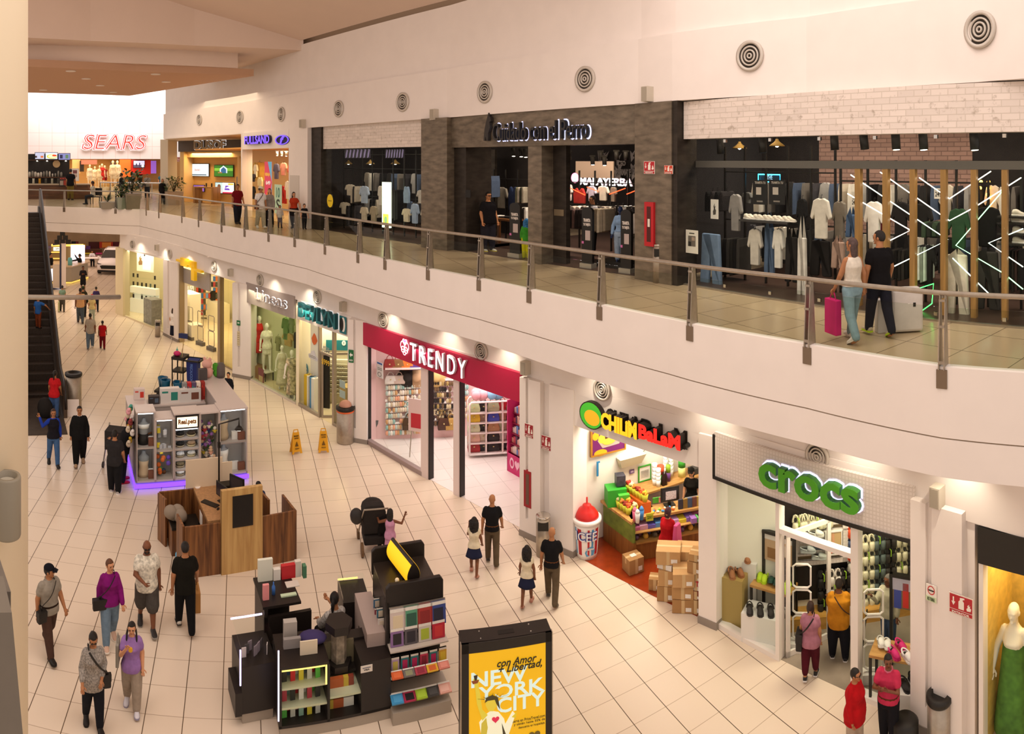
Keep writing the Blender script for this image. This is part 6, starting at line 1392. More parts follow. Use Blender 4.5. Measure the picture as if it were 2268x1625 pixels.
# pink shop
PINKW=mat('pink_wall','#e6c0bd',.7);MAG=mat('magenta_fascia','#b3123f',.45)
TBL,TBR=G(833,972),None
_d=(cos(radians(12)),sin(radians(12)))
room(5,S5.p,S5.w(S5.L,0,0)[:2],[TBL,(TBL[0]+_d[0]*8.2,TBL[1]+_d[1]*8.2)],3.4,PINKW,SHOPFL,light=180,lcol=(1,.93,.90),lsz=4)
B5=Fr(TBL,(TBL[0]+_d[0]*8.2,TBL[1]+_d[1]*8.2))
z0,z1=S5.hit(816,762)[1],S5.hit(816,713)[1]
front(S5,z0,z1,MAG,-.16);front(S5,z1,3.6,WHITE,-.05)
letters('shop_sign','white lit capital lettering on the magenta fascia','sign',S5,-.18,(913,757,795,1036),'TRENDY','#fffdfb','#c8b8c0',None,.07,1.6,bold=.0,space=1.35)
x0,z0_,x1,z1_=S5.R(-.18,887,745,782,906);t=thing('sign_emblem','white lit clover of hearts emblem before the white capital lettering','sign',S5.w(x0,-.18,z0_),S5.a);w,h=x1-x0,z1_-z0_
HEART=[(.5+.48*(sin(a)**3),.52+.03*(13*cos(a)-5*cos(2*a)-2*cos(3*a)-cos(4*a)))for a in[2*pi*i/28 for i in range(28)]]
sign_items(t,w,h,[('poly',.22,.48,.78,1.0,'#ffffff',HEART),('poly',.30,.55,.70,.95,'#f06ab8',HEART),('ring',.0,.25,.55,.8,'#ffffff',.78),('ring',.45,.25,1,.8,'#ffffff',.78),('ring',.1,.1,.55,.5,'#ffffff',.75),('ring',.45,.1,.9,.5,'#ffffff',.75),('ring',.32,-.02,.68,.25,'#ffffff',.7)],2)
panes(S5,[.03,SX(S5,938)],.12,z0,'window_8')
DP=mat('pale_pink_post','#e2d0ca',.5)
fbox('door_post_1',S5,[(SX(S5,936),-.06,0,SX(S5,951),.12,z0),(SX(S5,1008),-.06,0,SX(S5,1020),.12,z0)],DP)
fbox('door_post_2',S5,[(SX(S5,951),-.03,0,SX(S5,953),.12,z0),(SX(S5,1020),-.03,0,SX(S5,1022),.12,z0),(.0,-.04,0,.05,.1,z0)],BLACK)
fbox('trim_7',S5,[(0,-.06,0,SX(S5,938),.08,.12)],mat('sill_grey_pink','#9a8682',.5))
one('waste_basket',MB().lathe([(.14,0),(.18,.55),(.17,.55)],n=18),mat('basket_grey','#5a5856',.5),'dark grey waste basket standing inside the pink shop glass','basket',S5.w(SX(S5,833,.45),.45,.006),0,None,True)
psign('notice_plate','white notices with a no smoking symbol on the pink side wall','sign',S5,.3,(834,799,833,848),.01,'#efe6e4',0,[('box',.1,.86,.9,.97,'#3a6ab0'),('box',.15,.5,.85,.54,'#8a8684'),('box',.15,.6,.85,.64,'#8a8684'),('ring',.2,.08,.8,.36,'#3a3634',.8)])
def bag(fr,d,px,yb,w,h,col,lab,handle=True,g=None,dz=None,dep=.14):
 s,z=fr.hit(px,yb,d);z=dz if dz is not None else z
 t=thing('handbag',lab,'bag',fr.w(s,d,z),fr.a,g)
 part('bag_body',MB().loft([[(-w/2,-dep/2,0),(w/2,-dep/2,0),(w/2,dep/2,0),(-w/2,dep/2,0)],[(-w/2*1.04,-dep*.52,h*.4),(w/2*1.04,-dep*.52,h*.4),(w/2*1.04,dep*.52,h*.4),(-w/2*1.04,dep*.52,h*.4)],[(-w*.40,-dep*.3,h),(w*.40,-dep*.3,h),(w*.40,dep*.3,h),(-w*.40,dep*.3,h)]]),mat('leather_'+col[1:],col,.45,vary=.1),t,bevel=.02)
 if handle:part('handle',MB().tube([(w*.26*cos(a),0,h*.92+h*.48*sin(a))for a in[pi*i/8 for i in range(9)]],.011,6),mat('leather_'+col[1:],col,.45),t,True)
 part('clasp',MB().box(-.02,-dep*.5-.012,h*.52,.02,-dep*.36,h*.62),hexmat('#d8c080'),t)
 return t
for k,(px,c,l)in enumerate(((863,'#8e2a26','dark red'),(882,'#8a6238','brown'),(902,'#d8762a','orange'),(920,'#5a3f8a','purple'))):bag(B5,-.25,px,818,.36,.30,c,l+' handbag on the high shelf of the pink shop',True,None)
x0,z0_,x1,z1_=B5.R(-.42,853,817,819,935);one('wall_shelf',MB().box(0,0,0,x1-x0,.42,.03),DP,'high pink shelf carrying four handbags','shelf',B5.w(x0,-.42,z0_-.0),B5.a)
for px,c,l in((865,'#e2d8d0','white'),(884,'#cbb5a8','greyish pink')):bag(B5,-.12,px,849,.34,.24,c,l+' flat bag hung under the high shelf of the pink shop',True,None)
for px,c,l in((903,'#2a2422','black'),(923,'#c9a27c','tan'),(953,'#2a2a34','dark blue'),(966,'#c8a86a','straw yellow')):
 s,z=B5.hit(px,836,-.12);one('hat_hanging',MB().lathe([(.30,0),(.29,.02),(.15,.03),(.14,.12),(.09,.16),(.01,.165)],n=20),mat('hat_'+c[1:],c,.8),l+' brimmed hat hung on the back wall of the pink shop','hat',B5.w(s,-.06,z),B5.a,rx=radians(80),smooth=True)
CARD=MB().box(-.05,-.012,.09,.05,.0,.15).mesh('card',hexmat('#f0ebe4'))
rr=random.Random(21);items={}
PAL=['#e0d2bc','#cbb79a','#f0e8dc','#8fb8b0','#e0a080','#c89a6a','#b8c8c0','#d8c8b0'];DKP=['#2a2420','#6a5238','#3a3430','#a08850','#c8b890','#1e1b1a']
def accessory(px,y,col,lab,g,ringy):
 s,z=B5.hit(px,y,-.08);t=thing('hanging_accessory',lab,'accessory',B5.w(s,-.08,z),B5.a,g)
 k=(col,ringy)
 if k not in items:
  q=MB()
  if ringy:q.tube([(.062*cos(a),-.015,-.01+.075*sin(a))for a in[2*pi*i/10 for i in range(11)]],.016,5)
  else:q.ell((0,-.02,.0),(.05,.03,.075),7,5)
  items[k]=q.mesh('item',mat('acc_'+col[1:],col,.5))
 part('card',CARD,None,t);part('item',items[k],None,t)
for r in range(9):
 y=858+r*12.6
 for k in range(15):
  px=857+k*5.1
  if px<933 and rr.random()<.92:accessory(px,y-(px-857)*.06,PAL[(rr.randrange(8))],'pale hair accessory on a white card, on the left wall bay of the pink shop','pale accessories on the left bay',r in(3,5,6)and k>7)
 for k in range(12):
  px=954+k*5.3
  if px<1010 and r<8 and rr.random()<.9:accessory(px,y-9,DKP[rr.randrange(6)],'dark hair accessory on a white card, on the middle wall bay of the pink shop','dark accessories on the middle bay',r in(5,))
 for k in range(3):
  if r<7:accessory(1024+k*5.3,y-14,PAL[rr.randrange(8)],'pale pack on the narrow wall bay beside the bag rack','pale packs beside the bag rack',False)
for k in range(9):
 y=846+k*12.6
 for a,b,n in((855,935,'left'),(952,1012,'middle')):
  x0,z0_,x1,z1_=B5.R(-.02,a,y-4,y-2,b);one('wall_rail',MB().box(0,0,0,x1-x0,.02,.03),DP,'pale slat rail carrying accessories on the %s bay of the pink shop'%n,'rail',B5.w(x0,-.02,z0_),B5.a,'slat rails %s bay'%n)
for px,c,l in((905,'#4a3420','dark brown tote low on the left bay'),(983,'#4a2c1e','dark tote low on the middle bay'),(999,'#b8904a','tan tote low on the middle bay')):bag(B5,-.15,px,951,.36,.34,c,l+' of the pink shop',True,None)
RK=Fr(G(1040,1015),G(1150,1008));t=thing('bag_rack','white tubular rack with fifteen compartments of bags in the pink shop','rack',RK.loc,RK.a);RL=RK.L;hz=RK.hit(1045,886,.2)[1]
WT=mat('rack_white','#efe4e0',.4)
part('frame',MB().tube([(0,0,.1),(0,0,hz-.08),(.05,0,hz),(RL,0,hz),(RL,0,.1),(0,0,.1)],.03,8).tube([(0,.45,.1),(0,.45,hz-.08),(.05,.45,hz),(RL,.45,hz),(RL,.45,.1),(0,.45,.1)],.03,8),WT,t,True)
rows=[.12+(hz-.15)*k/5 for k in range(5)]
for z in rows:part('shelf',MB().box(.03,0,z-.02,RL-.03,.45,z),DP,t)
for k in range(1,3):part('divider',MB().box(RL*k/3-.02,.0,.1,RL*k/3+.02,.45,hz-.03),DP,t)
grid=[[('#a3262a','red'),('#2b2b33','navy'),('#221f20','black'),('#1d1b1c','jet black'),('#d8ccc0','white')],[('#d8b09c','peach'),('#e2cdb8','cream'),('#1f1c1c','black'),('#e8e0d8','white'),('#b8262a','red')],[('#cfd8b0','pale green'),('#1e1b1b','black'),('#b08a62','tan'),('#c8d0a8','sage'),('#d8707a','pink')],[('#d8b82a','yellow'),('#a88878','taupe'),('#3f50b8','blue'),('#c8a07a','beige'),('#22201f','black')],[('#c3cf9a','lime'),('#1c1a1a','black'),('#a8ac88','olive grey'),('#c8242a','bright red'),('#7aa880','green')]]
for r in range(5):
 for k in range(5):
  c,l=grid[r][k];w=.34 if k%2==0 else .30;x=RL*(.10+.195*k)
  t=bag(RK,.16+.06*(k%2),1040,1000,w,.24+.04*((r+k)%3==0),c,'%s bag on the %s shelf of the white rack, place %s'%(l,['bottom','second','middle','fourth','top'][r],['one','two','three','four','five'][k]),True,'bags on the white rack',0)
  t.location=RK.w(x,.16+.06*(k%2),rows[r])
for k,(dx,c)in enumerate(((.3,'#e8a8b0'),(.75,'#8ab8d8'),(1.2,'#f0dcdc'),(1.7,'#f4f0ee'),(2.2,'#f0e8e8'))):
 q=MB();
 for j in range(5):q.ell((.12*cos(j*1.3),.08*sin(j*1.7),.12+.05*sin(j)),.14,10,7)
 if dx<RL:one('plush_cushion',q,mat('plush_'+c[1:],c,.9),'%s puffy cushion lying on top of the white bag rack'%['pink','light blue','rose white','white','pale'][k],'cushion',RK.w(dx,.22,hz+.02),0,None,True)
MS=Fr(G(1123,1042),G(1158,1062));t=thing('display_stand','magenta cosmetics stand with five sloping shelves near the column','display stand',MS.loc,MS.a);hh=MS.hit(1140,893)[1]
part('side_panel',MB().prism([(0,0),(MS.L,0),(MS.L,.06),(0,.06)],.006,.5),hexmat('#c8246a'),t);part('back_panel',MB().box(0,.42,.0,MS.L,.46,hh),hexmat('#b81a5e'),t)
part('end_panel',MB().xprism([(0,0),(.03,0),(.03,hh),(0,hh)],.0,.42),hexmat('#c8246a'),t)
for k in range(5):
 z=.5+(hh-.6)*k/5;part('shelf',MB().box(.03,.02+.04*k,z-.02,MS.L,.42,z),hexmat('#8a1a3a'),t)
 for j in range(7):one('cosmetic_pack',MB().box(-.045,-.05,0,.045,.05,.13+.04*(j%3)),hexmat(['#e8b8a8','#d89088','#f0d8d0','#c84a5a','#e8d0c8','#5a3a5a','#6a8ac8'][(j*2+k)%7]),'small cosmetics pack on the sloping magenta stand','package',MS.w(.1+(MS.L-.15)*j/7,.14+.03*k,z),MS.a,'packs on the magenta stand')
t2=thing('sticker','white heart shapes printed on the foot of the magenta stand','sticker',MS.w(.1,-.005,.1),MS.a);sign_items(t2,MS.L-.2,.36,[('ring',.05,.1,.45,.9,'#f0b8cc',.6),('poly',.5,.1,.95,.9,'#f0b8cc',HEART)])
case(S5,1152,1160,.25,1.0,'white small cabinet inside the pink shop by the column',CAB)
t=thing('easel_sign','leaning easel with a pale and red offer board behind the pink shop glass','sign',S5.w(SX(S5,925,.5),.5,.006),S5.a+.5)
part('board',MB().box(-.28,0,.75,.28,.03,1.65),hexmat('#e8c8c4'),t);part('panel',MB().box(-.2,-.01,.85,.2,0,1.25),hexmat('#c8283a'),t);part('leg',MB().tube([(-.25,.02,0),(-.12,.02,1.7)],.015,6),STEEL,t);part('leg',MB().tube([(.25,.02,0),(.12,.02,1.7)],.015,6),STEEL,t)
c56=Fr(G(1160,1180),G(1272,1229));column(c56,-.02,SX(c56,1204),-.12,3.5);column(c56,SX(c56,1222),c56.L+.04,-.10,3.5,False);fbox('wall_recess',c56,[(SX(c56,1204),.02,0,SX(c56,1222),.4,3.5)],WHITE)
firesign(c56,-.13,(1162,936,966,1181),'HIDRANTE','dark red hydrant sign on the column right of the pink shop',base='#9a1f2a');firesign(c56,-.10,(1199,962,993,1220),'EXTINTOR','dark red extinguisher sign beside the sweet shop',base='#9a1f2a')
psign('hose_cabinet','narrow dark red hose cabinet on the column beside the pink shop','cabinet',c56,-.13,(1160,1040,1120,1176),.08,'#9c1a24',0,[('box',.3,.08,.72,.92,'#6a4a3a')])
p=G(1203,1228);slimbin((p[0],p[1],0),'slim steel bin standing before the column of the sweet shop',.80,.15)
# sweet shop
WW=mat('shop_white_wall','#f0e8dc',.7);ORFL=mat('orange_floor','#8a3314',.2,vary=.25,vscale=3)
L6=G(1276,1206);_a=radians(21);R6=(L6[0]+4.6*cos(_a),L6[1]+4.6*sin(_a));B6=Fr(L6,R6)
room(6,S6.p,S6.w(S6.L,0,0)[:2],[L6,R6],3.3,WW,ORFL,light=110,lcol=(1,.92,.78),lsz=1.6)
z0=S6.hit(1266,936)[1]
front(S6,z0,3.6,WHITE,-.06);fbox('door_frame_2',S6,[(-.02,-.09,0,.05,.06,z0+.02),(S6.L-.06,-.07,0,S6.L,.2,z0)],BLACK)
def dual(rect,body,face):return letters('shop_sign',{'CHILiM':'yellow orange bubbly letters with thick black sides over the sweet shop','BaLaM':'red bubbly letters with thick black sides over the sweet shop'}[body],'sign',S6,-.10,rect,body,face,'#1c120c','#1c120c',.16,1.0,bold=.05,hemit=0.0,grow=.035)
dual((1343,906,942,1422),'CHILiM','#f5b21e');dual((1426,932,964,1518),'BaLaM','#e8241c')
x0,z0_,x1,z1_=S6.R(-.12,1288,883,938,1336);t=thing('sign_emblem','round green disc with black rim before the yellow letters','sign',S6.w(x0,-.10,z0_),S6.a);w,h=x1-x0,z1_-z0_
part('backing',MB().xprism([(w/2+w*.54*cos(a),h/2+h*.54*sin(a))for a in[2*pi*i/28 for i in range(28)]],-.06,.05),hexmat('#1c120c'),t);sign_items(t,w,h,[('disc',0,0,1,1,'#3fa82a'),('disc',.2,.12,.9,.72,'#e8a51e')],.6,-.06)
one('pipe_stub',MB().cyl((0,0,0),(0,-.14,0),.045,n=14),BLACK,'small black tube end after the last red letter','fitting',S6.w(SX(S6,1522,-.1),-.06,S6.hit(1522,986,-.1)[1]),S6.a)
t=psign('framed_picture_hanging','framed picture of a banana dessert on purple in the sweet shop','picture',B6,-.06,(1312,956,1009,1383),.05,'#6a1a5e',0,[('disc',-.0,.6,.2,.95,'#d8a51e'),('disc',.05,-.1,.45,.18,'#d8a51e'),('poly',.15,.22,.95,.62,'#b09a90',[(.0,.9),(.2,0),(.85,.1),(1,1)]),('disc',.18,.42,.48,.82,'#e8c83a'),('disc',.38,.46,.68,.88,'#4a2a16'),('disc',.58,.42,.9,.8,'#e0b83a'),('disc',.3,.32,.7,.6,'#d8b040')],frame='#a5701e')
x0,z0_,x1,z1_=B6.R(-.2,1374,1015,1042,1432);t=thing('insect_lamp_mount','cream insect lamp with greenish tube on the sweet shop wall','lamp',B6.w(x0,0,z0_),B6.a);t.name='wall_lamp'
w,h=x1-x0,z1_-z0_;part('lamp_body',MB().loft([[(w*.12,-.12,0),(w*.88,-.12,0),(w*.9,-.01,0),(w*.1,-.01,0)],[(0,-.2,h*.8),(w,-.2,h*.8),(w,-.01,h*.8),(0,-.01,h*.8)]]),mat('lamp_cream','#cfc6a8',.5),t);part('tube',MB().cyl((w*.1,-.1,h*.85),(w*.9,-.1,h*.85),.03,n=8),hexmat('#d8ffd8',.5,5),t);part('cord',MB().tube([(w,-.02,h*.6),(w+.1,-.02,h),(w+.15,-.02,h+.5)],.006,5),BLACK,t)
psign('certificate','green framed certificate on the sweet shop wall','picture',B6,-.03,(1416,1036,1066,1440),.02,'#e8e4da',0,[('box',.15,.2+.1*k,.85,.23+.1*k,'#9a968c')for k in range(6)],frame='#3f9a2f')
psign('no_smoking_sign','white no smoking sign on the sweet shop wall','sign',B6,-.03,(1446,1040,1063,1462),.01,'#f0ece4',0,[('ring',.15,.35,.85,.92,'#c8282a',.75),('box',.25,.6,.75,.66,'#2a2624'),('text',.15,.1,.85,.25,'#3a3632','NO FUMAR')])
psign('small_notice','small purple notice under the insect lamp','sign',B6,-.03,(1395,1041,1050,1405),.01,'#6a4a7a',0,[('box',.2,.3,.8,.7,'#b8a8c0')])
psign('hanging_folder','blue and white folder hung on the sweet shop wall','folder',B6,-.08,(1322,1023,1055,1329),.02,'#2f7fb0',0,[('box',.55,.0,1,.9,'#e8e4de')])
t=thing('soap_dispenser','white wall dispenser above the back shelf of the sweet shop','dispenser',B6.w(*(lambda q:(q[0],-.08,q[1]-.14))(B6.hit(1524,1057,-.08))),B6.a);part('case',MB().ell((0,0,.14),(.10,.09,.17),12,10),WW,t,True);part('window',MB().ell((0,-.08,.12),(.03,.02,.06),8,6),BLACK,t,True)
x0,z0_,x1,z1_=B6.R(-.35,1418,1112,1106,1560);zsh=.98
OAK=woodmat('oak_counter','#a8763a','#c8995a',(2,9,9));OAKD=woodmat('oak_panel','#7a4c22','#94622e',(12,12,.8))
one('wall_shelf',MB().box(0,0,-.04,3.6,.5,0),OAK,'long oak shelf along the back wall of the sweet shop','shelf',B6.w(B6.hit(1418,1110,-.5)[0],-.52,zsh),B6.a)
def cups(px,n,r,h,cols,lab,zb=zsh,d=-.3):
 s,_=B6.hit(px,1085,d);
 for k in range(n):one('paper_cup',MB().lathe([(r*.75,0),(r,h),(r*.92,h)],n=14),hexmat(cols[k%len(cols)]),lab+', '+['lowest','second','third','fourth','fifth'][k]+' of its stack','cup',B6.w(s,d,zb+k*h*.62),0,None,True)
cups(1450,5,.06,.14,['#e8e6e2','#cfd0d0'],'white paper cup in the first stack on the oak shelf');cups(1458,4,.06,.14,['#e0dedb'],'white paper cup in the second stack on the oak shelf',d=-.4);cups(1474,5,.06,.15,['#d8d8d8','#e8e6e2'],'white paper cup in the third stack on the oak shelf',d=-.15);cups(1486,5,.06,.15,['#e4e2de'],'white paper cup in the fourth stack on the oak shelf',d=-.15)
for px,c1,c2,h,r,l in((1463,'#4fa02a','#d8502a',.40,.08,'green and orange tall canister'),(1480,'#6a3a7a','#8aa82a',.36,.055,'purple tall canister'),(1510,'#e8e08a','#3f9a2f',.40,.085,'pale yellow tall canister'),(1551,'#e8d83a','#c8402a',.30,.08,'yellow canister by the door jamb')):
 s,_=B6.hit(px,1080,-.3);one('canister',MB().lathe([(r,0),(r,h*.55)],n=16,m=0).lathe([(r,h*.551),(r,h)],n=16,m=1),[hexmat(c1),hexmat(c2)],l+' on the oak shelf of the sweet shop','canister',B6.w(s,-.3,zsh),0,None,True)
for k,px in enumerate((1469,1474)):
 s,_=B6.hit(px,1080,-.42);one('soda_bottle',MB().lathe([(.04,0),(.045,.12),(.04,.2),(.015,.27),(.015,.3)],n=12),hexmat('#2a1210'),'dark soda bottle on the oak shelf between the cups','bottle',B6.w(s,-.42,zsh),0,'soda bottles',True)
s,_=B6.hit(1539,1090,-.35);one('container',MB().box(-.12,-.1,0,.12,.1,.13),hexmat('#3a3a3a',.3),'black plastic tub on the oak shelf near the jamb','container',B6.w(s,-.33,zsh),B6.a)
CA,CB_,CC=G(1336,1194),G(1401,1246),G(1563,1214);K6=Fr(CB_,CC);HC=.84
ax=((CA[0]-CB_[0])*K6.u[0]+(CA[1]-CB_[1])*K6.u[1]);ay=((CA[0]-CB_[0])*K6.b[0]+(CA[1]-CB_[1])*K6.b[1])
t=thing('shop_counter','oak counter with green printed side and sweets shelves in the sweet shop','counter',K6.loc,K6.a)
part('side_panel',MB().prism([(0,0),(ax,ay),(ax+.08,ay),(.08,.0)],.006,.40),OAKD,t);part('printed_panel',MB().prism([(0,.0),(ax,ay),(ax+.06,ay),(.06,.0)],.40,HC-.05),mat('green_print','#6d7a2c',.5,vary=.35,vscale=5),t)
part('front_panel',MB().box(.08,.04,.006,K6.L,.1,.36),OAKD,t);part('worktop',MB().prism([(-.03,-.02),(.60,.5),(.60+ax,ay+.1),(ax-.05,ay+.05)],HC-.05,HC),OAK,t)
part('front_top',MB().box(.0,.12,HC-.05,K6.L,.55,HC),OAK,t);part('sweets_shelf',MB().box(.05,.0,.36,K6.L,.45,.39).box(.05,.0,.58,K6.L,.4,.60),OAK,t);part('inner_back',MB().box(.1,.46,.1,K6.L,.5,HC-.05),OAKD,t)
part('glass_guard',MB().box(.02,-.012,.38,.7,-.002,HC-.06),GLASS,t)
def K(px,py,z):
 q=G(px,py,z);dx,dy=q[0]-K6.p[0],q[1]-K6.p[1];return q
rr=random.Random(31)
SNACK=['#d85a2a','#e8a02a','#a8321e','#e8d8a0','#c8782a','#8a2a1a']
CUPM=MB().lathe([(.05,0),(.075,.15),(.07,.15)],n=12).mesh('cup',hexmat('#c8c83a'),True)
snm_=[]
for c in SNACK:
 q=MB()
 for j in range(6):q.ell((.035*cos(j*1.05),.035*sin(j*1.05),.16+.02*(j%3)),(.03,.03,.035),7,5)
 q.ell((0,0,.19),.04,8,6);snm_.append(q.mesh('snack',mat('snack_'+c[1:],c,.6),True))
def snackcup(xy,z,k,lab,g):
 t=thing('snack_cup',lab,'cup',(xy[0],xy[1],z),k*.7,g);part('cup',CUPM,None,t);part('snack',snm_[k%6],None,t)
for r in range(2):
 for k in range(7):
  u=.93-.105*k;x=ax*u+.12+.14*r;y=ay*u+.03
  snackcup(K6.w(x,y,0)[:2],HC,k+r*3,'yellow cup heaped with %s snack, %s row on the oak counter, %s from the wall'%(['orange','golden','dark red','cream','brown','deep red'][(k+r*3)%6],['outer','second'][r],['first','second','third','fourth','fifth','sixth','seventh'][k]),'snack cups on the counter')
q=MB().prism([(ax*.9+.38,ay*.9+.0),(ax*.25+.38,ay*.25),(ax*.25+.58,ay*.25+.02),(ax*.9+.58,ay*.9+.02)],HC,HC+.22)
one('riser_box',q,hexmat('#d8641e'),'orange riser box on the oak counter under the back row of cups','riser',K6.loc,K6.a)
for k in range(6):u=.86-.11*k;snackcup(K6.w(ax*u+.48,ay*u+.01,0)[:2],HC+.22,k+2,'yellow snack cup on the orange riser, %s from the wall'%['first','second','third','fourth','fifth','sixth'][k],'snack cups on the riser')
t=thing('juice_machine','green machine with a dark picture cube at the wall end of the oak counter','machine',K6.w(ax+.25,ay-.12,HC),K6.a)
part('case',MB().box(-.22,-.2,0,.2,.14,.36),hexmat('#2f9a2a'),t);part('front_case',MB().box(0,-.3,0,.24,-.2,.28),hexmat('#4fb83a'),t);part('picture_cube',MB().box(.0,-.1,.38,.2,.1,.6),mat('picture_cube','#3a3a44',.4,vary=.6,vscale=10),t);part('stem',MB().box(.08,-.02,.34,.12,.02,.4),BLACK,t)
for px,py,c,l in((1406,1152,'#d86a8a','pink'),(1412,1157,'#e8e4e0','white and blue'),(1421,1150,'#4a8ac8','sky blue')):
 q=K(px,py,HC);one('drink_cup',MB().lathe([(.04,0),(.055,.2),(.05,.2)],n=12).lathe([(.052,.2),(.04,.24),(.012,.28)],n=12),hexmat(c),l+' drink cup near the corner of the oak counter','cup',(q[0],q[1],HC),0,None,True)
for k in range(14):
 q=K6.w(.5+.075*k*.5,.2+.05*(k%3),HC);one('candy',MB().ell((0,0,.025),(.04,.025,.025),7,5),hexmat(['#d8b83a','#3a8ac8','#d86a2a','#e8e0d0','#5aa83a'][k%5]),'wrapped sweet in the small pile on the oak counter','sweet',q,k,'pile of sweets on the counter',True)
psign('price_card','yellow green two for one card on the oak counter','card',K6,.1,(1431,1138,1155,1447),.01,'#c8c83a',0,[('text',.15,.3,.85,.7,'#3f6a1a','2X1')])
for k in range(14):
 x=.1+.18*k*.95;
 if x<K6.L-.1:one('candy_box',MB().box(-.085,-.1,0,.085,.12,.07+.02*(k%2)),hexmat(['#c86a9a','#d8a0c0','#6a5ab8','#5a8ac8','#e0d86a','#c8a0d8','#d8c83a','#8a6ac0'][k%8]),'open box of small sweets on the upper shelf of the oak counter','box',K6.w(x,.18,.60),K6.a,'sweet boxes on the counter shelf')
for k in range(24):
 x=.12+.1*k
 if x<K6.L-.05:one('candy_ball',MB().ell((0,0,.06),.06,10,7),hexmat(['#5a3a5a','#8a4a5a','#d8a03a','#4a4a7a','#6a5a4a'][k%5],.3),'round sweet jar on the lower shelf of the oak counter','jar',K6.w(x,.12+.12*(k%2),.39),0,'round jars on the counter shelf',True)
for k in range(11):
 one('sweets_pack',MB().box(-.05,-.02,0,.05,.02,.2),hexmat(['#2a2a3a','#8a6a2a','#3a4a6a','#6a3a2a','#a88a3a'][k%5]),'standing sweets packet on the oak counter before the till','package',K6.w(1.12+.105*k,.2,HC),K6.a,'packets standing on the counter')
for k in range(10):one('sweets_box',MB().box(-.06,-.08,0,.06,.08,.1),hexmat(['#9a6ab0','#5aa85a','#7a8ac8','#b8c84a','#c8a0c8'][k%5]),'small sweets box at the street end of the upper counter shelf','box',K6.w(1.35+.13*k if 1.35+.13*k<K6.L else K6.L-.1,.05+.0*k,.605),K6.a,'sweets boxes at the far shelf end')
def monitor(loc,rz,lab,w=.42,h=.30,base=True):
 t=thing('monitor',lab,'monitor',loc,rz);part('screen',MB().box(-w/2,-.03,.1,w/2,.0,.1+h),BLACK,t,bevel=.008);part('display',MB().box(-w/2+.03,-.033,.13,w/2-.03,-.03,.07+h),hexmat('#2a2830',.2),t);part('stand',MB().box(-.03,0,0,.03,.05,.2).box(-.12,-.06,0,.12,.1,.015),BLACK,t);return t
m1=monitor(K6.w(.95,.42,HC),K6.a,'till screen with coloured icons on the oak counter, nearer the cups');m2=monitor(K6.w(2.15,.42,HC),K6.a,'till screen at the street end of the oak counter')
for m_ in(m1,m2):part('menu_page',MB().box(-.1,-.036,.14,.14,-.034,.32),mat('icon_page','#d8d0d8',.4,vary=.4,vscale=30),m_)
psign('hanging_tablet','green and pink advert card standing over the till','card',K6,.5,(1446,1103,1115,1472),.02,'#4aa83a',0,[('box',.5,0,1,1,'#d88a8a')])
one('serving_tray',MB().box(-.2,-.15,0,.2,.15,.03),mat('grey_tray','#9a9a98',.3,.3),'grey tray lid on the oak counter beside the cashier','tray',K6.w(1.55,.42,HC),K6.a);one('spray_bottle',MB().lathe([(.035,0),(.035,.14),(.012,.17),(.012,.22)],n=12),WW,'white bottle on the oak counter beside the green card','bottle',K6.w(1.9,.4,HC),0,None,True);one('standing_card',MB().box(-.07,-.01,0,.07,.01,.22),hexmat('#3fa83a'),'green card standing beside the street end till','card',K6.w(2.0,.46,HC),K6.a)
x,y=G(1300,1228);t=thing('giant_cup','giant red domed drink cup figure standing inside the sweet shop door','display figure',(x,y,.006),-atan2(x,y)+.05);cm=60*rho_of(1300,1228)/FP
rb,rt,hb=.215,.275,.74
ST=mat('cup_white','#efe8e2',.4);n=36
prof=[(rb+(rt-rb)*k/8,hb*k/8)for k in range(9)];q=MB().lathe(prof,n=n)
q.m=[];q2=[]
for i in range(8):
 for j in range(n):
  a=(j+.5)/n*2*pi;k=i;c=0
  s_=(a/(2*pi)*8)%1
  if 1<=i<=6:c=1 if s_<.30 else 2 if .45<s_<.66 else 0
  q.m.append(c)
q.m+=[0,0]
part('cup',q,[ST,hexmat('#b8242a'),hexmat('#4a9ac8')],t,True);part('rim',MB().lathe([(rt,hb-.02),(rt+.035,hb),(rt+.03,hb+.06),(rt-.03,hb+.07)],n=n),ST,t,True)
part('dome',MB().lathe([(rt-.02,hb+.05),(rt-.03,hb+.12),(rt-.10,hb+.22),(.10,hb+.27),(.09,hb+.31),(.05,hb+.33),(.02,hb+.34),(.018,hb+.46),(.01,hb+.47)],n=n),mat('dome_red','#c8201e',.35),t,True)
def curved(q,r0,shift=0):
 q.v=[((r0+(z/hb)*(rt-rb)-(y+.0))*sin(x/r0+shift),-(r0+(z/hb)*(rt-rb)-(y+.0))*cos(x/r0+shift),z)for x,y,z in q.v];return q
part('lettering',curved(textmb('ICEE',-.22,.40,.17,.60,-.014,.012,bold=.045),rb),hexmat('#2a4a9a'),t);part('letter_face',curved(textmb('ICEE',-.215,.405,.165,.595,-.022,.008,bold=.0),rb),hexmat('#f4f0ec'),t)
part('printed_patch',curved(MB().xprism([(-.02,.08),(.12,.1),(.15,.2),(.1,.3),(.0,.26),(-.05,.16)],-.012,.0),rb),hexmat('#5aa0cc'),t);part('lettering',curved(textmb('Delicious',-.02,.22,.12,.27,-.018,.006,bold=.02),rb),ST,t)
CBM=[mat('carton_%d'%k,c,.8,vary=.06,vscale=4)for k,c in enumerate(('#b08654','#a67c4c','#bd9462','#9a7244'))];TAPE=mat('carton_tape','#c8a878',.35);LBL=hexmat('#e6e0d6')
f=.006
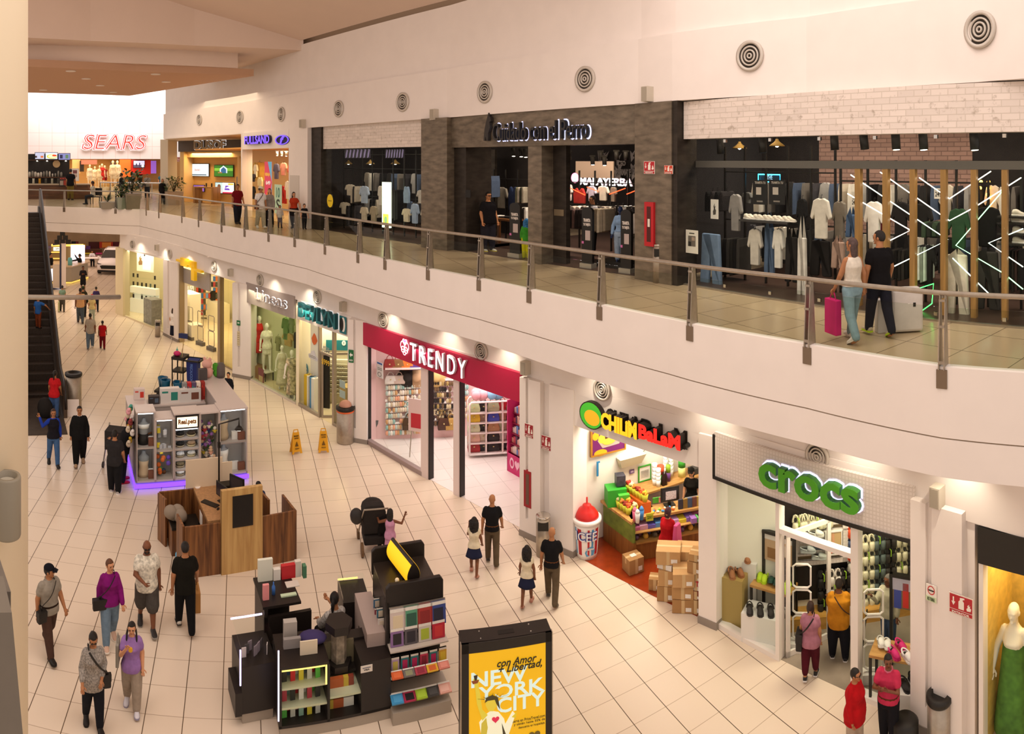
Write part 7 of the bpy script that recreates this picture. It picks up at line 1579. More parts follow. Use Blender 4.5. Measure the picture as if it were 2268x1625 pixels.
def carton(xy,z,d,rz,lab,k=0,m=None,label=True):
 z=f+(z-f)*.70;d=(d[0],d[1],d[2]*.70)
 t=thing('carton',lab,'box',(xy[0],xy[1],z),rz,'cartons before the sweet shop');w,dp,h=d
 part('box_body',MB().box(-w/2,-dp/2,0,w/2,dp/2,h),m or CBM[k%4],t,bevel=.006);part('tape',MB().box(-w/2-.001,-.03,h*.6,w/2+.001,.03,h+.002).box(-.03,-dp/2-.001,h*.0,.03,-dp/2,h),TAPE,t)
 if label:part('label',MB().box(w*.12,-dp/2-.003,h*.15,w*.38,-dp/2-.001,h*.45),LBL,t)
 return t
f=.006
carton(G(1402,1262),f,(.34,.30,.42),K6.a+.25,'single carton with a white paper on top standing alone on the orange floor',1);one('paper_slip',MB().box(-.06,-.05,0,.06,.05,.003),LBL,'white slip lying on the single carton','paper',(*G(1402,1262),f+.297),.4)
def st(px,py):return G(px,py)
p=st(1477,1322);carton(p,f,(.34,.3,.40),S6.a+.5,'lower carton of the left stack by the tiled floor edge',1);carton(p,f+.41,(.30,.3,.40),S6.a+.55,'upright carton in the left stack, second from the floor',2);t_=carton(p,f+.82,(.30,.24,.14),S6.a+.2,'white printed box in the left stack under the widest carton',0,hexmat('#ddd6cc'),False);carton((p[0]+.05,p[1]+.05),f+.97,(.46,.40,.36),S6.a+.55,'widest carton topping the left stack, with green print',2)
p=st(1452,1300);carton(p,f,(.24,.24,.30),S6.a+.5,'small low carton at the left foot of the carton stacks',1)
p=st(1514,1345);carton(p,f,(.40,.36,.34),S6.a+.55,'lowest carton of the front stack',1);carton(p,f+.35,(.40,.34,.34),S6.a+.5,'carton with a green round print in the front stack',0);carton(p,f+.70,(.40,.42,.34),S6.a+.62,'top carton of the front stack',2)
p=st(1546,1348);carton(p,f,(.26,.34,.36),S6.a+.3,'lowest carton of the stack against the jamb',3);carton(p,f+.37,(.26,.32,.22),S6.a+.3,'brown and red carton in the stack against the jamb',1,mat('carton_red','#8a3a22',.7));t_=carton(p,f+.60,(.28,.3,.24),S6.a+.3,'white chocolate print box in the stack against the jamb',0,hexmat('#e2dacd'),False);part('lettering',textmb('TA',.0,.08,.12,.18,-.155,.004,bold=.05),hexmat('#b8202a'),t_);carton(p,f+.85,(.28,.3,.18),S6.a+.3,'flat carton in the stack against the jamb',2);carton(p,f+1.04,(.3,.34,.30),S6.a+.2,'carton with a dark flap in the stack against the jamb',1);carton(p,f+1.35,(.28,.3,.18),S6.a+.3,'topmost carton of the stack against the jamb',0)
p=st(1524,1312);carton(p,f,(.3,.3,.5),S6.a+.4,'tall carton behind the front stack',1);carton(p,f+.51,(.3,.3,.40),S6.a+.45,'second carton behind the front stack',3);carton(p,f+.92,(.44,.40,.34),S6.a+.5,'wide carton with black print topping the rear stack',2)
# clog shop
c67=Fr(G(1560,1374),G(1593,1388));column(c67,-.06,c67.L+.0,-.10,3.4,False)
GREYFL=mat('concrete_floor','#8d8070',.3,vary=.25,vscale=2)
M7,R7=G(1738,1372),G(2080,1320)
room(7,S7.p,S7.w(S7.L+.2,0,0)[:2],[G(1600,1366),M7,R7],3.2,mat('clog_white_wall','#e6e2d2',.7),GREYFL,light=70,lcol=(1,.90,.68),lsz=1.4,lpos=S7.w(S7.L*.6,.75,0)[:2])
PEG=gridmat('perforated_panel','#ddd2ca','#d0c4ba',.06,.06,.010,rough=.5,vary=0,axes='XZ')
z0,z1=S7.hit(1592,1050)[1],S7.hit(1592,982)[1]
fbox('wall_sign_panel',S7,[(0,-.12,z0,S7.L+.02,.1,z1+.25)],PEG);front(S7,z1+.2,3.6,WHITE,-.05)
fbox('trim_8',S7,[(-.02,-.15,z0-.03,S7.L+.03,-.1,z0+.02),(-.03,-.14,z0,.02,-.1,z1+.2)],BLACK)
letters('shop_sign','thick green rounded lowercase lettering with bluish glow on the perforated panel','sign',S7,-.14,(1688,1016,1068,1909),'crocs','#4aa11a','#357a12','#c9cdff',.10,bold=.03,hemit=1.6,grow=.025)
WF=mat('white_door_frame','#ebe2d8',.45)
d0,d1,d2=SX(S7,1722),SX(S7,1730),SX(S7,1888)
d3=SX(S7,1904)
panes(S7,[.03,d0],.08,z0,'window_9');panes(S7,[d3,S7.L-.02],.08,z0,'window_10');panes(S7,[d1,d2],2.2,z0,'window_11')
fbox('door_frame_3',S7,[(d0,-.06,0,d1,.1,z0),(d2,-.06,0,d3,.1,z0),(d1,-.05,2.12,d2,.08,2.2),(0,-.06,0,d0,.1,.08),(d3,-.06,0,S7.L,.1,.08),(-.02,-.06,0,.03,.1,z0)],WF)
def gdoor(s,d,rz,lab,w=.9,hinge=1):
 t=thing('door_5',lab,'door',S7.w(s,d,.01),S7.a+rz);t['kind']='structure';a,b=(0,w)if hinge>0 else(-w,0)
 part('frame',MB().box(a,-.02,0,a+.07,.02,2.08).box(b-.07,-.02,0,b,.02,2.08).box(a,-.02,0,b,.02,.09).box(a,-.02,2.0,b,.02,2.08),WF,t);part('glass',MB().box(a+.07,-.005,.09,b-.07,.005,2.0),GLASS,t);part('handle',MB().cyl((b-.12,-.05,.9),(b-.12,-.05,1.2),.012,n=8),STEEL,t)
gdoor(d1+.05,.08,1.15,'white framed glass door of the clog shop, swung open beside the window');gdoor(d2-.05,.08,-1.25,'white framed glass door of the clog shop, swung open by the second window',.85,-1)
W7=Fr(M7,R7);fbox('wall_dark_cladding',W7,[(.0,-.03,.35,W7.L,.0,3.1)],mat('dark_cladding','#1f1a17',.6));fbox('trim_9',W7,[(0,-.35,.0,W7.L,0,.22)],woodmat('orange_plinth','#b88438','#cf9c50',(2,9,9)))
def clog_meshes(c,sole):
 q=MB();rings=[];L,W=.27,.052
 for t,w,h in((0,.6,.035),(.08,.9,.05),(.3,.95,.05),(.45,.98,.085),(.6,1.1,.09),(.8,1.05,.068),(.95,.75,.045),(1,.3,.03)):
  y=L*.5-t*L;rings.append([(W*w*cos(a),y,.02+max(0,sin(a))**.6*(h))for a in[2*pi*j/10 for j in range(10)]])
 q.loft(rings[3:]);q.loft([[(p[0]*1.0,p[1],min(p[2],.055))for p in r]for r in rings[:4]])
 s=MB();s.loft([[(W*w,y,0),(W*w,y,.028),(-W*w,y,.028),(-W*w,y,0)]for y,w in((L*.52,.5),(L*.46,.9),(0,1.02),(-L*.2,1.15),(-L*.4,1.05),(-L*.52,.5))])
 b=MB().tube([(W*1.0*cos(a),.02+L*.46*sin(a),.06+.02*sin(a))for a in[pi*i/8 for i in range(9)]],.009,5,flat=1.6)
 k=MB().ell((0,L*.22,.052),(.036,.055,.006),8,5)
 return[('upper',q.mesh('upper',mat('clog_'+c[1:],c,.5),True)),('sole',s.mesh('sole',mat('clog_'+sole[1:],sole,.6))),('strap',b.mesh('strap',mat('clog_'+c[1:],c,.5),True)),('insole',k.mesh('insole',hexmat('#1e1a16')))]
CLG={}
def clog(loc,rz,rx,c,lab,g=None,sole=None,sc=1.0):
 if(c,sole)not in CLG:CLG[(c,sole)]=clog_meshes(c,sole or c)
 t=thing('clog',lab,'shoe',loc,rz,g);t.rotation_euler=(rx,0,rz);t.scale=(sc,sc,sc)
 for n_,me in CLG[(c,sole)]:part(n_,me,None,t)
 return t
ordn=['first','second','third','fourth','fifth','sixth','seventh','eighth','ninth','tenth']
GT=MB().tube([(-.05,0,0),(0,-.01,.02),(.0,-.01,.13),(-.03,-.01,.16)],.009,5).mesh('tag',hexmat('#a8d83a'))
def pairs(px0,px1,y0,y1,cols,rows,colors,where,d=-.10):
 for r in range(rows):
  for k in range(cols):
   px=px0+(px1-px0)*(k+.5)/cols;py=y0+(y1-y0)*(r+.5)/rows-(px-px0)*.13
   s,z=W7.hit(px,py,d);c,nm=colors(r,k)
   for j in(0,1):clog(W7.w(s-.055+.11*j,d-.015,z),W7.a+(.12 if j else-.12),radians(68),c,'%s clog hung %s, %s row, %s pair'%(nm,where,ordn[r],ordn[k]),'clogs hung on the dark wall')
   if(r+k)%2==0:part_=one('hanger_tag',GT,None,'lime green hanger clip between a pair of clogs on the dark wall','hanger',W7.w(s,d-.08,z-.02),W7.a,'lime hanger clips')
def colA(r,k):
 if k<2:return('#d8cfae','cream')
 if k==2:return('#55605c','slate')
 return[('#2a2622','black'),('#cfc6a6','cream'),('#2a2622','black')][(k+r//3)%3]
pairs(1886,2056,1190,1345,7,5,colA,'behind the second window')
pairs(1812,1884,1268,1378,3,4,lambda r,k:[('#24201e','black'),('#e0d8cc','white'),('#24201e','black')][k],'beside the man in the mustard shirt')
pairs(1882,1898,1160,1260,1,4,lambda r,k:[('#d8502a','orange red'),('#3a4a6a','navy'),('#d8502a','orange red'),('#b8b4a8','grey')][r],'over the door post')
pairs(1732,1752,1215,1370,1,4,lambda r,k:('#2b2724','black'),'behind the first glass door')
pairs(1758,1840,1150,1168,4,1,lambda r,k:('#d8d0b0','pale'),'above the white display frame')
x0,z0_,x1,z1_=W7.R(-.16,1757,1157,1255,1879);t=thing('display_frame_hanging','white perforated display frame with shelves on the dark shoe wall','display frame',W7.w(x0,-.16,z0_),W7.a);w,h=x1-x0,z1_-z0_
part('frame',MB().box(0,0,h*.88,w,.1,h).box(0,0,0,w,.1,h*.10).box(0,0,0,w*.08,.1,h).box(w*.9,0,0,w,.1,h).box(0,0,h*.72,w,.1,h*.76).box(0,0,h*.22,w,.1,h*.26),PEG,t);part('back_panel',MB().box(w*.08,.06,h*.26,w*.9,.1,h*.72),PEG,t);[part('dark_slot',MB().box(w*.08,.07,h*a,w*.9,.1,h*b),mat('slot_bronze','#7a684c',.3,.5),t)for a,b in((.76,.88),(.10,.22))]
psign('picture_hanging','picture of legs in orange clogs on the white display frame','picture',W7,-.18,(1830,1180,1228,1863),.02,'#c8a878',0,[('box',.0,.0,1,.3,'#8a8478'),('poly',.3,.1,.62,.95,'#d8a07a',[(.3,0),(.9,0),(.7,1),(.2,1)]),('disc',.2,.05,.5,.22,'#e0501e'),('disc',.5,.08,.85,.25,'#e0501e')],frame='#e0d8d0')
for k,(px,py,c,nm)in enumerate(((1777,1190,'#efeae2','white'),(1808,1186,'#e6e0d6','white'),(1818,1214,'#3a4248','dark blue'),(1790,1222,'#a8aca8','grey'),(1815,1236,'#b8bcb4','pale grey'))):
 s,z=W7.hit(px,py,-.24);clog(W7.w(s,-.24,z),W7.a+1.4,0,c,'%s clog standing on the white display frame, %s'%(nm,['first of the upper row','second of the upper row','dark one in the middle','lower one','last of the lower row'][k]),None)
def ped(px,py,w,d_,h,c,lab):x,y=G(px,py);return one('display_plinth',MB().box(-w/2,-d_/2,0,w/2,d_/2,h-.006),c,lab,'plinth',(x,y,.006),S7.a+.3),(x,y)
PT=mat('plinth_tan','#a88d4e',.5);PW_=mat('plinth_white','#e0dcd4',.4)
_,p1=ped(1628,1376,.40,.34,.85,PT,'tan tall display plinth in the first clog window');_,p2=ped(1660,1360,.36,.30,1.02,PW_,'white taller plinth behind the tan one');_,p3=ped(1692,1415,.70,.40,.50,PW_,'white wide plinth with black clogs in the first clog window')
for j in(0,1):
 clog((p1[0]-.07+.15*j,p1[1]-.02,.85),S7.a+.9+.2*j,0,'#96603a','brown sandal on the tan tall plinth, %s'%['outer','inner'][j]);clog((p2[0]-.07+.15*j,p2[1]-.02,1.02),S7.a+1.0+.2*j,0,'#a06a44','brown sandal on the white taller plinth, %s'%['outer','inner'][j])
for k in range(4):clog((p3[0]-.24+.16*k,p3[1]+.06-.09*k,.50),S7.a+.7,0,'#2a2624','black clog on the white wide plinth in the first window','black clogs on the wide plinth')
x,y=G(1714,1388);t=thing('display_table','oak topped low table with dark frame in the first clog window','table',(x,y,.006),S7.a+.2)
part('tabletop',MB().box(-.38,-.2,.72,.38,.2,.76),OAK,t)
for sx in(-.36,.36):
 for sy in(-.18,.18):part('leg',MB().box(sx-.02,sy-.02,0,sx+.02,sy+.02,.72),BLACK,t)
for k,(dx,c,nm)in enumerate(((-.3,'#b8d82a','lime green'),(-.2,'#b8d82a','lime green'),(-.06,'#24463a','dark green'),(.06,'#24463a','dark green'),(.2,'#b8e02a','lime green'),(.3,'#b8e02a','lime green'))):
 clog((x+dx*cos(S7.a),y+dx*sin(S7.a),.766),S7.a+.5,0 if k not in(2,3)else-.5,c,'%s clog on the oak topped table, %s'%(nm,['outer of the first pair','inner of the first pair','tilted outer','tilted inner','near the door post','at the door post'][k]))
def posterstand(px,py,lab,items,w=.62,h=.5,hz=1.35,base='#b89a78'):
 x,y=G(px,py);t=thing('poster_stand',lab,'sign',(x,y,.006),S7.a+.15);
 part('post',MB().box(-w/2-.05,-.03,0,-w/2,.03,hz).box(w/2,-.03,0,w/2+.05,.03,hz),BLACK,t);part('board',MB().box(-w/2,-.02,hz-h,w/2,.02,hz-.05),hexmat(base),t);part('top_bar',MB().box(-w/2-.05,-.04,hz-.05,w/2+.05,.04,hz),BLACK,t)
 for it in items:
  part('picture',MB().box(-w/2+it[0]*w,-.023,hz-h+it[1]*(h-.05),-w/2+it[2]*w,-.02,hz-h+it[3]*(h-.05)),hexmat(it[4]),t)
posterstand(1725,1382,'dark poster stand with a beach picture behind the first clog window',[(0,.8,1,1,'#cfc8c0'),(.1,.1,.5,.5,'#8a6238'),(.5,.3,.9,.7,'#c8b8a8')],.55,.52,1.62)
posterstand(2010,1478,'dark poster stand with a group of people in the second clog window',[(0,.6,1,1,'#b8b4c8'),(.05,.0,.3,.6,'#3a4aa0'),(.35,.05,.55,.85,'#c8302a'),(.6,.05,.75,.65,'#d8b03a'),(.8,.05,.95,.6,'#4a8a5a')],.5,.55,1.5,'#7a684a')
gate(1776,1440,'white loop security gate at the clog shop entrance by the first door',None,.3,1.5,WF,'#e0d8d0',3);gate(1935,1508,'white loop security gate in the clog shop by the second door',None,.3,1.5,WF,'#e0d8d0',3)
x,y=G(1990,1545);_t=thing('display_table','oak topped low table with dark frame in the second clog window','table',(x,y,.006),S7.a+.2)
part('tabletop',MB().box(-.42,-.2,.68,.42,.2,.72),OAK,_t)
for sx in(-.4,.4):
 for sy in(-.18,.18):part('leg',MB().box(sx-.02,sy-.02,0,sx+.02,sy+.02,.68),BLACK,_t)
for k,(dx,dy,c,nm)in enumerate(((-.3,.0,'#e8e2da','white'),(-.19,.0,'#e8e2da','white'),(.02,.06,'#c81a6a','magenta'),(-.02,-.12,'#c81a6a','magenta'),(.2,-.1,'#e0d4d4','pinkish white'),(.3,.02,'#efe6e6','white'))):
 clog((x+dx*cos(S7.a)-dy*sin(S7.a),y+dx*sin(S7.a)+dy*cos(S7.a),.727),S7.a+.6+.4*(k>1),-.3 if k<2 else 0,c,'%s clog on the table of the second window, %s'%(nm,['tilted outer','tilted inner','back one','front one','near the column','at the column'][k]))
_,p4=ped(2006,1572,.55,.36,.36,PW_,'white low plinth at the second clog window under the table edge')
for k in range(2):clog((p4[0]-.02+.16*k,p4[1]-.02,.36),S7.a+.9,0,'#22201f','black clog on the white low plinth of the second window','black clogs on the low plinth')
c78=Fr(G(2029,1596),G(2152,1655));column(c78,0,SX(c78,2142),-.16,3.35,True);fbox('wall_column',c78,[(SX(c78,2142),.0,0,c78.L+.05,.5,3.35)],WHITE)
psign('no_smoking_sign','small no smoking sign on the column right of the clog shop','sign',c78,-.18,(2051,1291,1327,2074),.01,'#ece4da',0,[('ring',.15,.4,.85,.95,'#c8282a',.78),('box',.25,.62,.75,.70,'#2a2624'),('box',.0,.0,1,.3,'#c8d8b0'),('text',.15,.04,.85,.26,'#3a4a2a','NO FUMAR')])
firesign(c78,-.18,(2102,1310,1353,2155),'EXTINTOR','large red extinguisher sign on the column before the dress window')
bigbin(2080,1650,'short dark topped steel bin by the column at the bottom edge',None,.17,.62);x,y=G(2005,1652);one('bin_lid',MB().lathe([(.19,0),(.19,.36),(.15,.40),(.01,.40)],n=24),BLACK,'black round lid of a low bin at the bottom edge before the clog shop','bin',(x,y,0),0,None,True)
room(8,S8.w(.2,.05,0)[:2],S8.w(S8.L,.05,0)[:2],[S8.w(.2,1.0,0)[:2],S8.w(S8.L,1.0,0)[:2]],3.0,mat('gold_pattern_wall','#d8b45a',.6,vary=.16,vscale=9),CREAMFL,light=26,lcol=(1,.80,.45),lsz=.8)
z0=S8.hit(2200,1248)[1];z1=S8.hit(2200,1168)[1]
fbox('wall_header',S8,[(.15,-.08,z0,S8.L,.2,z1)],BLACK);front(S8,z1,3.6,WHITE,-.03,.3,.0);panes(S8,[.2,S8.L],.05,z0,'window_12');fbox('trim_10',S8,[(.15,-.05,0,.22,.1,z0),(.15,-.05,0,S8.L,.08,.06)],WF)
GDR=mat('green_print_cloth','#4e7a2e',.9,vary=.35,vscale=8)
mp_=S8.w(SX(S8,2246,.42),.42,.006)
mannequin('white mannequin in a green print off shoulder gown in the right window',2246,1330,1625,-20,None,None,(GDR,.20,-.44,.17),0,{'l_abd':14,'r_abd':14},xyz=mp_)
# kiosks in the hall
def bxp(name,t,m,*bs,**k):
 q=MB()
 for b in bs:q.box(*b)
 return part(name,q,m,t,**k)
KG=mat('kiosk_grey_white','#b5a9a2',.4);KT=mat('kiosk_top_white','#cfc2ba',.35);LEDV=hexmat('#6a3aff',.5,2.5);KB=mat('kiosk_backing','#b8b4b2',.6)
K1=Fr(G(300,1084),G(548,1060));k1=lambda px:K1.hit(px,1000,0)[0]
t=thing('kiosk_plinth','white kiosk base with a violet light strip around its foot','kiosk',K1.loc,K1.a);kL=K1.L
bxp('base',t,KG,(0,.04,.0,kL,.6,.16),(0,.6,0,.6,2.4,.16),(kL-.6,.6,0,kL,3.0,.16));bxp('light_strip',t,LEDV,(-.03,-.03,.03,kL+.03,.0,.13),(-.03,.0,.03,.0,2.4,.13))
PETM=[mat('fur_'+c[1:],c,.9,vary=.3,vscale=12)for c in('#efeae2','#5a4630','#8a7a5a','#1e1a18','#efece8','#dcd6cc','#262220','#b09070','#26221f','#4a3a2c')]
cabs=[(302,344,1.92,2,'left end cabinet of the white kiosk with two dressed torsos'),(344,386,1.72,2,'narrow lit cabinet of gadgets and toys in the white kiosk'),(386,443,1.82,5,'pet toy cabinet with lit header in the white kiosk'),(443,486,1.80,1,'plush toy cabinet in the white kiosk'),(486,548,1.84,2,'right end cabinet of the white kiosk with two white torsos')]
rr=random.Random(9)
for i,(a,b,h,n,lab)in enumerate(cabs):
 x0,x1=k1(a),k1(b);w=x1-x0;t=thing('display_cabinet',lab,'cabinet',K1.w(x0,0,.16),K1.a);H=h-.16
 bxp('frame',t,KG,(0,0,0,.03,.5,H),(w-.03,0,0,w,.5,H),(0,0,0,w,.5,.05));bxp('top',t,KT,(-.01,-.02,H,w+.01,.52,H+.035));bxp('back_panel',t,KB,(.03,.44,.05,w-.03,.46,H))
 hh=H if i!=2 else H-.36
 for k in range(1,n):bxp('shelf',t,KG,(.03,.0,hh*k/n-.035,w-.03,.44,hh*k/n))
 bxp('glass',t,GLASS,(.03,.0,.05,w-.03,.006,hh));[bxp('lamp_strip',t,hexmat('#f4f4ff',.5,3),(.05,.05,hh*(k+1)/n-.05,w-.05,.09,hh*(k+1)/n-.04))for k in range(n)if i!=3]
 if i in(0,2):bxp('side_panel',t,KG,(.0,.0,.0,.012,.5,H))
 if i==2:
  bxp('header',t,hexmat('#241f1c'),(.03,-.015,hh,w-.03,.05,H-.02));bxp('lit_header',t,hexmat('#f6e6c8',.5,1.2),(.07,-.02,hh+.04,w-.07,-.012,H-.06));part('lettering',textmb('Real.pets',.10,hh+.09,w-.10,H-.11,-.024,.006,bold=.04),hexmat('#8a5a2a'),t)
  for r in range(5):
   for k in range(2):
    z=.16+(.05 if r==0 else hh*r/5);px_=w*(.27+.44*k);c=K1.w(x0+px_,.2,z);f=thing('pet_toy','toy pet in oval tray, %s shelf from the top, %s'%(['fifth','fourth','third','second','first'][r],['nearer the gadgets','nearer the plush'][k]),'toy',c,K1.a,'toy pets in trays')
    part('tray',MB().lathe([(.10,0),(.125,.05),(.115,.05),(.1,.02)],n=16),hexmat(['#b8a890','#d8c8a0'][k]),f,True);part('pet_body',MB().ell((0,0,.07),(.10,.075,.055),12,8).ell((.07,-.03,.08),(.045,.04,.04),10,7).ell((.09,-.01,.12),(.012,.012,.02),6,5).ell((.06,.0,.12),(.012,.012,.02),6,5),PETM[r*2+k],f,True)
 if i in(0,4):
  for k in range(2):
   z=.16+(.05 if k==0 else hh*.5);c=K1.w(x0+w*(.45 if i==0 else .22),.24,z);f=thing('torso_form','%s torso form on the %s shelf of the %s'%([['beige bodysuit','white top and black waist'][k],['white vest','beige slip'][k]][i==4],['lower','upper'][k],'left end cabinet' if i==0 else 'right end cabinet'),'mannequin',c,K1.a+(.0 if i==0 else .35))
   rg=[[(rx*cos(a),ry*sin(a),zz)for a in[2*pi*j/16 for j in range(16)]]for rx,ry,zz in((.13,.085,.0),(.145,.10,.1),(.105,.075,.27),(.13,.10,.42),(.15,.075,.52),(.06,.045,.58),(.045,.045,.66))]
   part('torso',MB().loft(rg),mat('torso_grey','#8f9296',.5),f,True)
   cl_=[[(x*1.06,y*1.08,z_)for x,y,z_ in r_]for r_ in rg]
   if i==0 and k==1:part('top',MB().loft([cl_[3],cl_[4]]),hexmat('#efece8'),f,True);part('waist_band',MB().loft(cl_[0:3]),hexmat('#1c1918'),f,True)
   else:part('garment',MB().loft(cl_[0:5]if i==4 else cl_[0:4]),hexmat(['#cdb498','#e8e4dc','#c8b294'][0 if i==0 else 1+k]),f,True)
   for j in range(2):one('product_box',MB().box(-.09,-.04,0,.09,.04,.2),hexmat(['#e8e4e0','#7a4a3a'][j]),'product box beside the torsos of the white kiosk','box',K1.w(x0+w*(.85 if i==0 else .62+.2*j),.2-.08*j,z),K1.a,'product boxes in the end cabinets')
 if i in(1,3):
  for k in range(26 if i==1 else 40):
   u,v=rr.random(),rr.random();z=.24+v*(H-.34);c=K1.w(x0+.08+u*(w-.16),.12+.25*rr.random(),z)
   if i==1:one('hanging_gadget',MB().box(-.04,-.02,-.06,.04,.02,.06)if v>.5 else MB().ell((0,0,0),(.06,.05,.06),9,7),hexmat(rr.choice(['#e8e8f0','#2a2a30','#c8c8d0','#f0d83a']if v>.5 else['#d86a2a','#6a4ab8','#7a4a2a','#3a5a8a','#4aa84a'])),'small gadget or toy in the narrow lit cabinet','toy',c,K1.a+rr.uniform(-.4,.4),'gadgets and toys in the narrow cabinet')
   else:
    f=thing('hanging_plush','small plush doll hung in the dark plush toy cabinet','toy',c,K1.a,'plush dolls in the cabinet');m_=mat('plush_'+(cc:=rr.choice(['#a83a3a','#3a6a3a','#8a5aa0','#d8a08a','#3a4a8a','#c8b03a','#e0d0c0','#4a3a34','#c85a7a']))[1:],cc,.9)
    part('plush_body',MB().ell((0,0,-.05),(.045,.035,.05),8,6).ell((.05,0,-.03),.02,6,5).ell((-.05,0,-.03),.02,6,5),m_,f,True);part('head',MB().ell((0,0,.03),(.05,.042,.045),8,6),mat('plush_face_'+str(k%3),['#d8b090','#8a5a9a','#e8d8c8'][k%3],.9),f,True)
for k in range(16):
 c=K1.w(-.1+.05*(k%3-1),.25+.1*(k%5),1.05+.055*k);one('hanging_plush',MB().ell((0,0,0),(.07,.06,.08),8,6).ell((.03,-.03,.07),.05,7,5),mat('plushx%d'%(k%6),['#d8c8b0','#d8b03a','#4a9a8a','#e0a0a8','#8a3a3a','#e8e0d8'][k%6],.9),'plush toy hanging on the outer side of the left end cabinet','toy',c,0,'plush toys on the kiosk side',True)
t=thing('kiosk_counter','long white topped cabinet wing running back from the right end cabinet','counter',K1.loc,K1.a);bxp('body',t,KG,(kL-.62,.55,.16,kL,3.0,1.78));bxp('worktop',t,KT,(kL-.66,.53,1.78,kL+.02,3.04,1.82))
t=thing('kiosk_counter','low left wing of the white kiosk behind the left end cabinet','counter',K1.loc,K1.a);bxp('body',t,KG,(0,.55,.16,.5,2.4,1.5));bxp('worktop',t,KT,(-.02,.55,1.5,.52,2.42,1.54))
t=thing('kiosk_counter','rear counter of the white kiosk stacked with product boxes','counter',K1.loc,K1.a);bxp('body',t,KG,(.52,1.9,.0,kL-.7,2.4,1.36));bxp('worktop',t,KT,(.52,1.88,1.36,kL-.7,2.42,1.40))
for k,(x,w,h,c,l)in enumerate([(.62,.3,.22,'#3a3434','black printed'),(.95,.55,.42,'#e4ddd6','white headphone'),(1.5,.62,.36,'#dcd8d2','white hair tool'),(.2,.3,.3,'#d8c8c0','red and white'),(1.62,.12,.5,'#8a8a88','grey small'),(1.75,.12,.5,'#b8262a','red small'),(1.88,.12,.5,'#5a4a6a','purple small'),(2.02,.12,.5,'#e8d8c8','cream small'),(2.16,.11,.5,'#9a2a22','dark red small')]):
 t=thing('product_box',l+' box standing on the rear side of the white kiosk','box',K1.w(x,2.0+.12*(k>3),1.40 if k!=3 else 1.545),K1.a);bxp('box_body',t,hexmat(c),(0,0,0,w,.18,h));bxp('print',t,hexmat(['#5a6a7a','#2f8a7a','#7a4a3a','#c83a2a','#e8e4e0'][k%5]),(w*.55,-.003,h*.2,w*.9,0,h*.75),(w*.08,-.003,h*.7,w*.4,0,h*.82))
for px,c,l,s in((461,'#d8a596','pink pig shaped',1.25),(495,'#4a9a2a','small green square headed',.85)):
 x=kL-.45+(.3 if px>480 else 0);t=thing('plush_toy',l+' plush sitting at the back of the white counter wing','toy',K1.w(x,2.75,1.82),K1.a-.6);m_=mat('plushbig_'+c[1:],c,.95);t.scale=(s,)*3
 part('plush_body',MB().ell((0,0,.14),(.15,.12,.15),12,9),m_,t,True);part('head',MB().ell((0,-.01,.33),(.13,.11,.11),12,9)if px<480 else MB().box(-.13,-.1,.24,.13,.1,.46),m_,t,px<480);part('ear',MB().ell((.07,0,.44),(.04,.02,.05),8,6),m_,t);part('ear',MB().ell((-.07,0,.44),(.04,.02,.05),8,6),m_,t)
one('speaker_tower',MB().lathe([(.13,0),(.14,.1),(.13,.34),(.09,.42),(.02,.44)],n=18),hexmat('#5a524e'),'grey rounded backrest like object at the end of the white counter wing','object',K1.w(kL-.05,2.7,1.82),0,None,True);one('product_box',MB().box(-.12,-.08,0,.12,.08,.32),hexmat('#4a4442'),'dark upright box on the white counter wing beside the pink plush','box',K1.w(kL-.62,2.6,1.82),K1.a)
x,y=G(250,1048);t=thing('stroller','folding grey frame stroller behind the two men at the white kiosk','stroller',(x-.25,y+.5,0),.3);bxp('seat',t,mat('stroller_fabric','#2a2624',.9),(-.25,-.2,.45,.25,.25,.95));part('frame',MB().tube([(-.26,-.3,.1),(-.26,.3,1.0)],.02,6).tube([(.26,-.3,.1),(.26,.3,1.0)],.02,6),STEEL,t)
for sx in(-.26,.26):
 for sy in(-.3,.25):part('wheel',MB().cyl((sx-.02,sy,.08),(sx+.02,sy,.08),.08,n=12),BLACK,t)
 # wooden desk kiosk
F2=Fr(G(410,1282),G(657,1239));f2=lambda px,py:F2.flo(px,py);D2=lambda px:F2.hit(px,1200)[0]
WD_=woodmat('walnut_panel','#4e2b14','#8a5a30',(11,11,.6));LW_=woodmat('light_oak_board','#b08850','#c9a468',(9,9,.6))
bL,bR=D2(490),D2(580)
def wpan(lab,p,q,h,th=.045,m=None):
 f=Fr(p,q);t=one('partition',MB().box(0,0,0,f.L,th,h),m or WD_,lab,'panel',f.loc,f.a);return t
w2=lambda x,d:F2.w(x,d,0)[:2]
wpan('low walnut front panel on the entry side of the desk kiosk',w2(0,0),w2(bL,0),1.02);wpan('low walnut front panel beyond the tall board of the desk kiosk',w2(bR,0),w2(F2.L,0),1.02)
t=thing('display_board','tall light oak board with a black panel at the front of the desk kiosk','board',F2.w(bL,-.05,0),F2.a);bw=bR-bL;bxp('board',t,LW_,(0,0,0,bw,.09,1.68));bxp('screen',t,hexmat('#14100e',.5),(bw*.26,-.012,.92,bw*.76,0,1.55));bxp('side_edge',t,mat('oak_edge','#8a6a3c',.5),(-.012,.0,0,0,.09,1.68))
a1,a2=f2(353,1193),f2(370,1210)
wpan('short walnut side panel at the entry of the desk kiosk',w2(a2[0],a2[1]),w2(a1[0],a1[1]),1.02);bq=(a1[0]+1.15,a1[1]+.02)
wpan('walnut rear panel behind the entry of the desk kiosk',w2(*a1),w2(*bq),1.02);wpan('short walnut return panel with grey poster at the entry',w2(.0,.05),w2(-.03,.55),1.02)
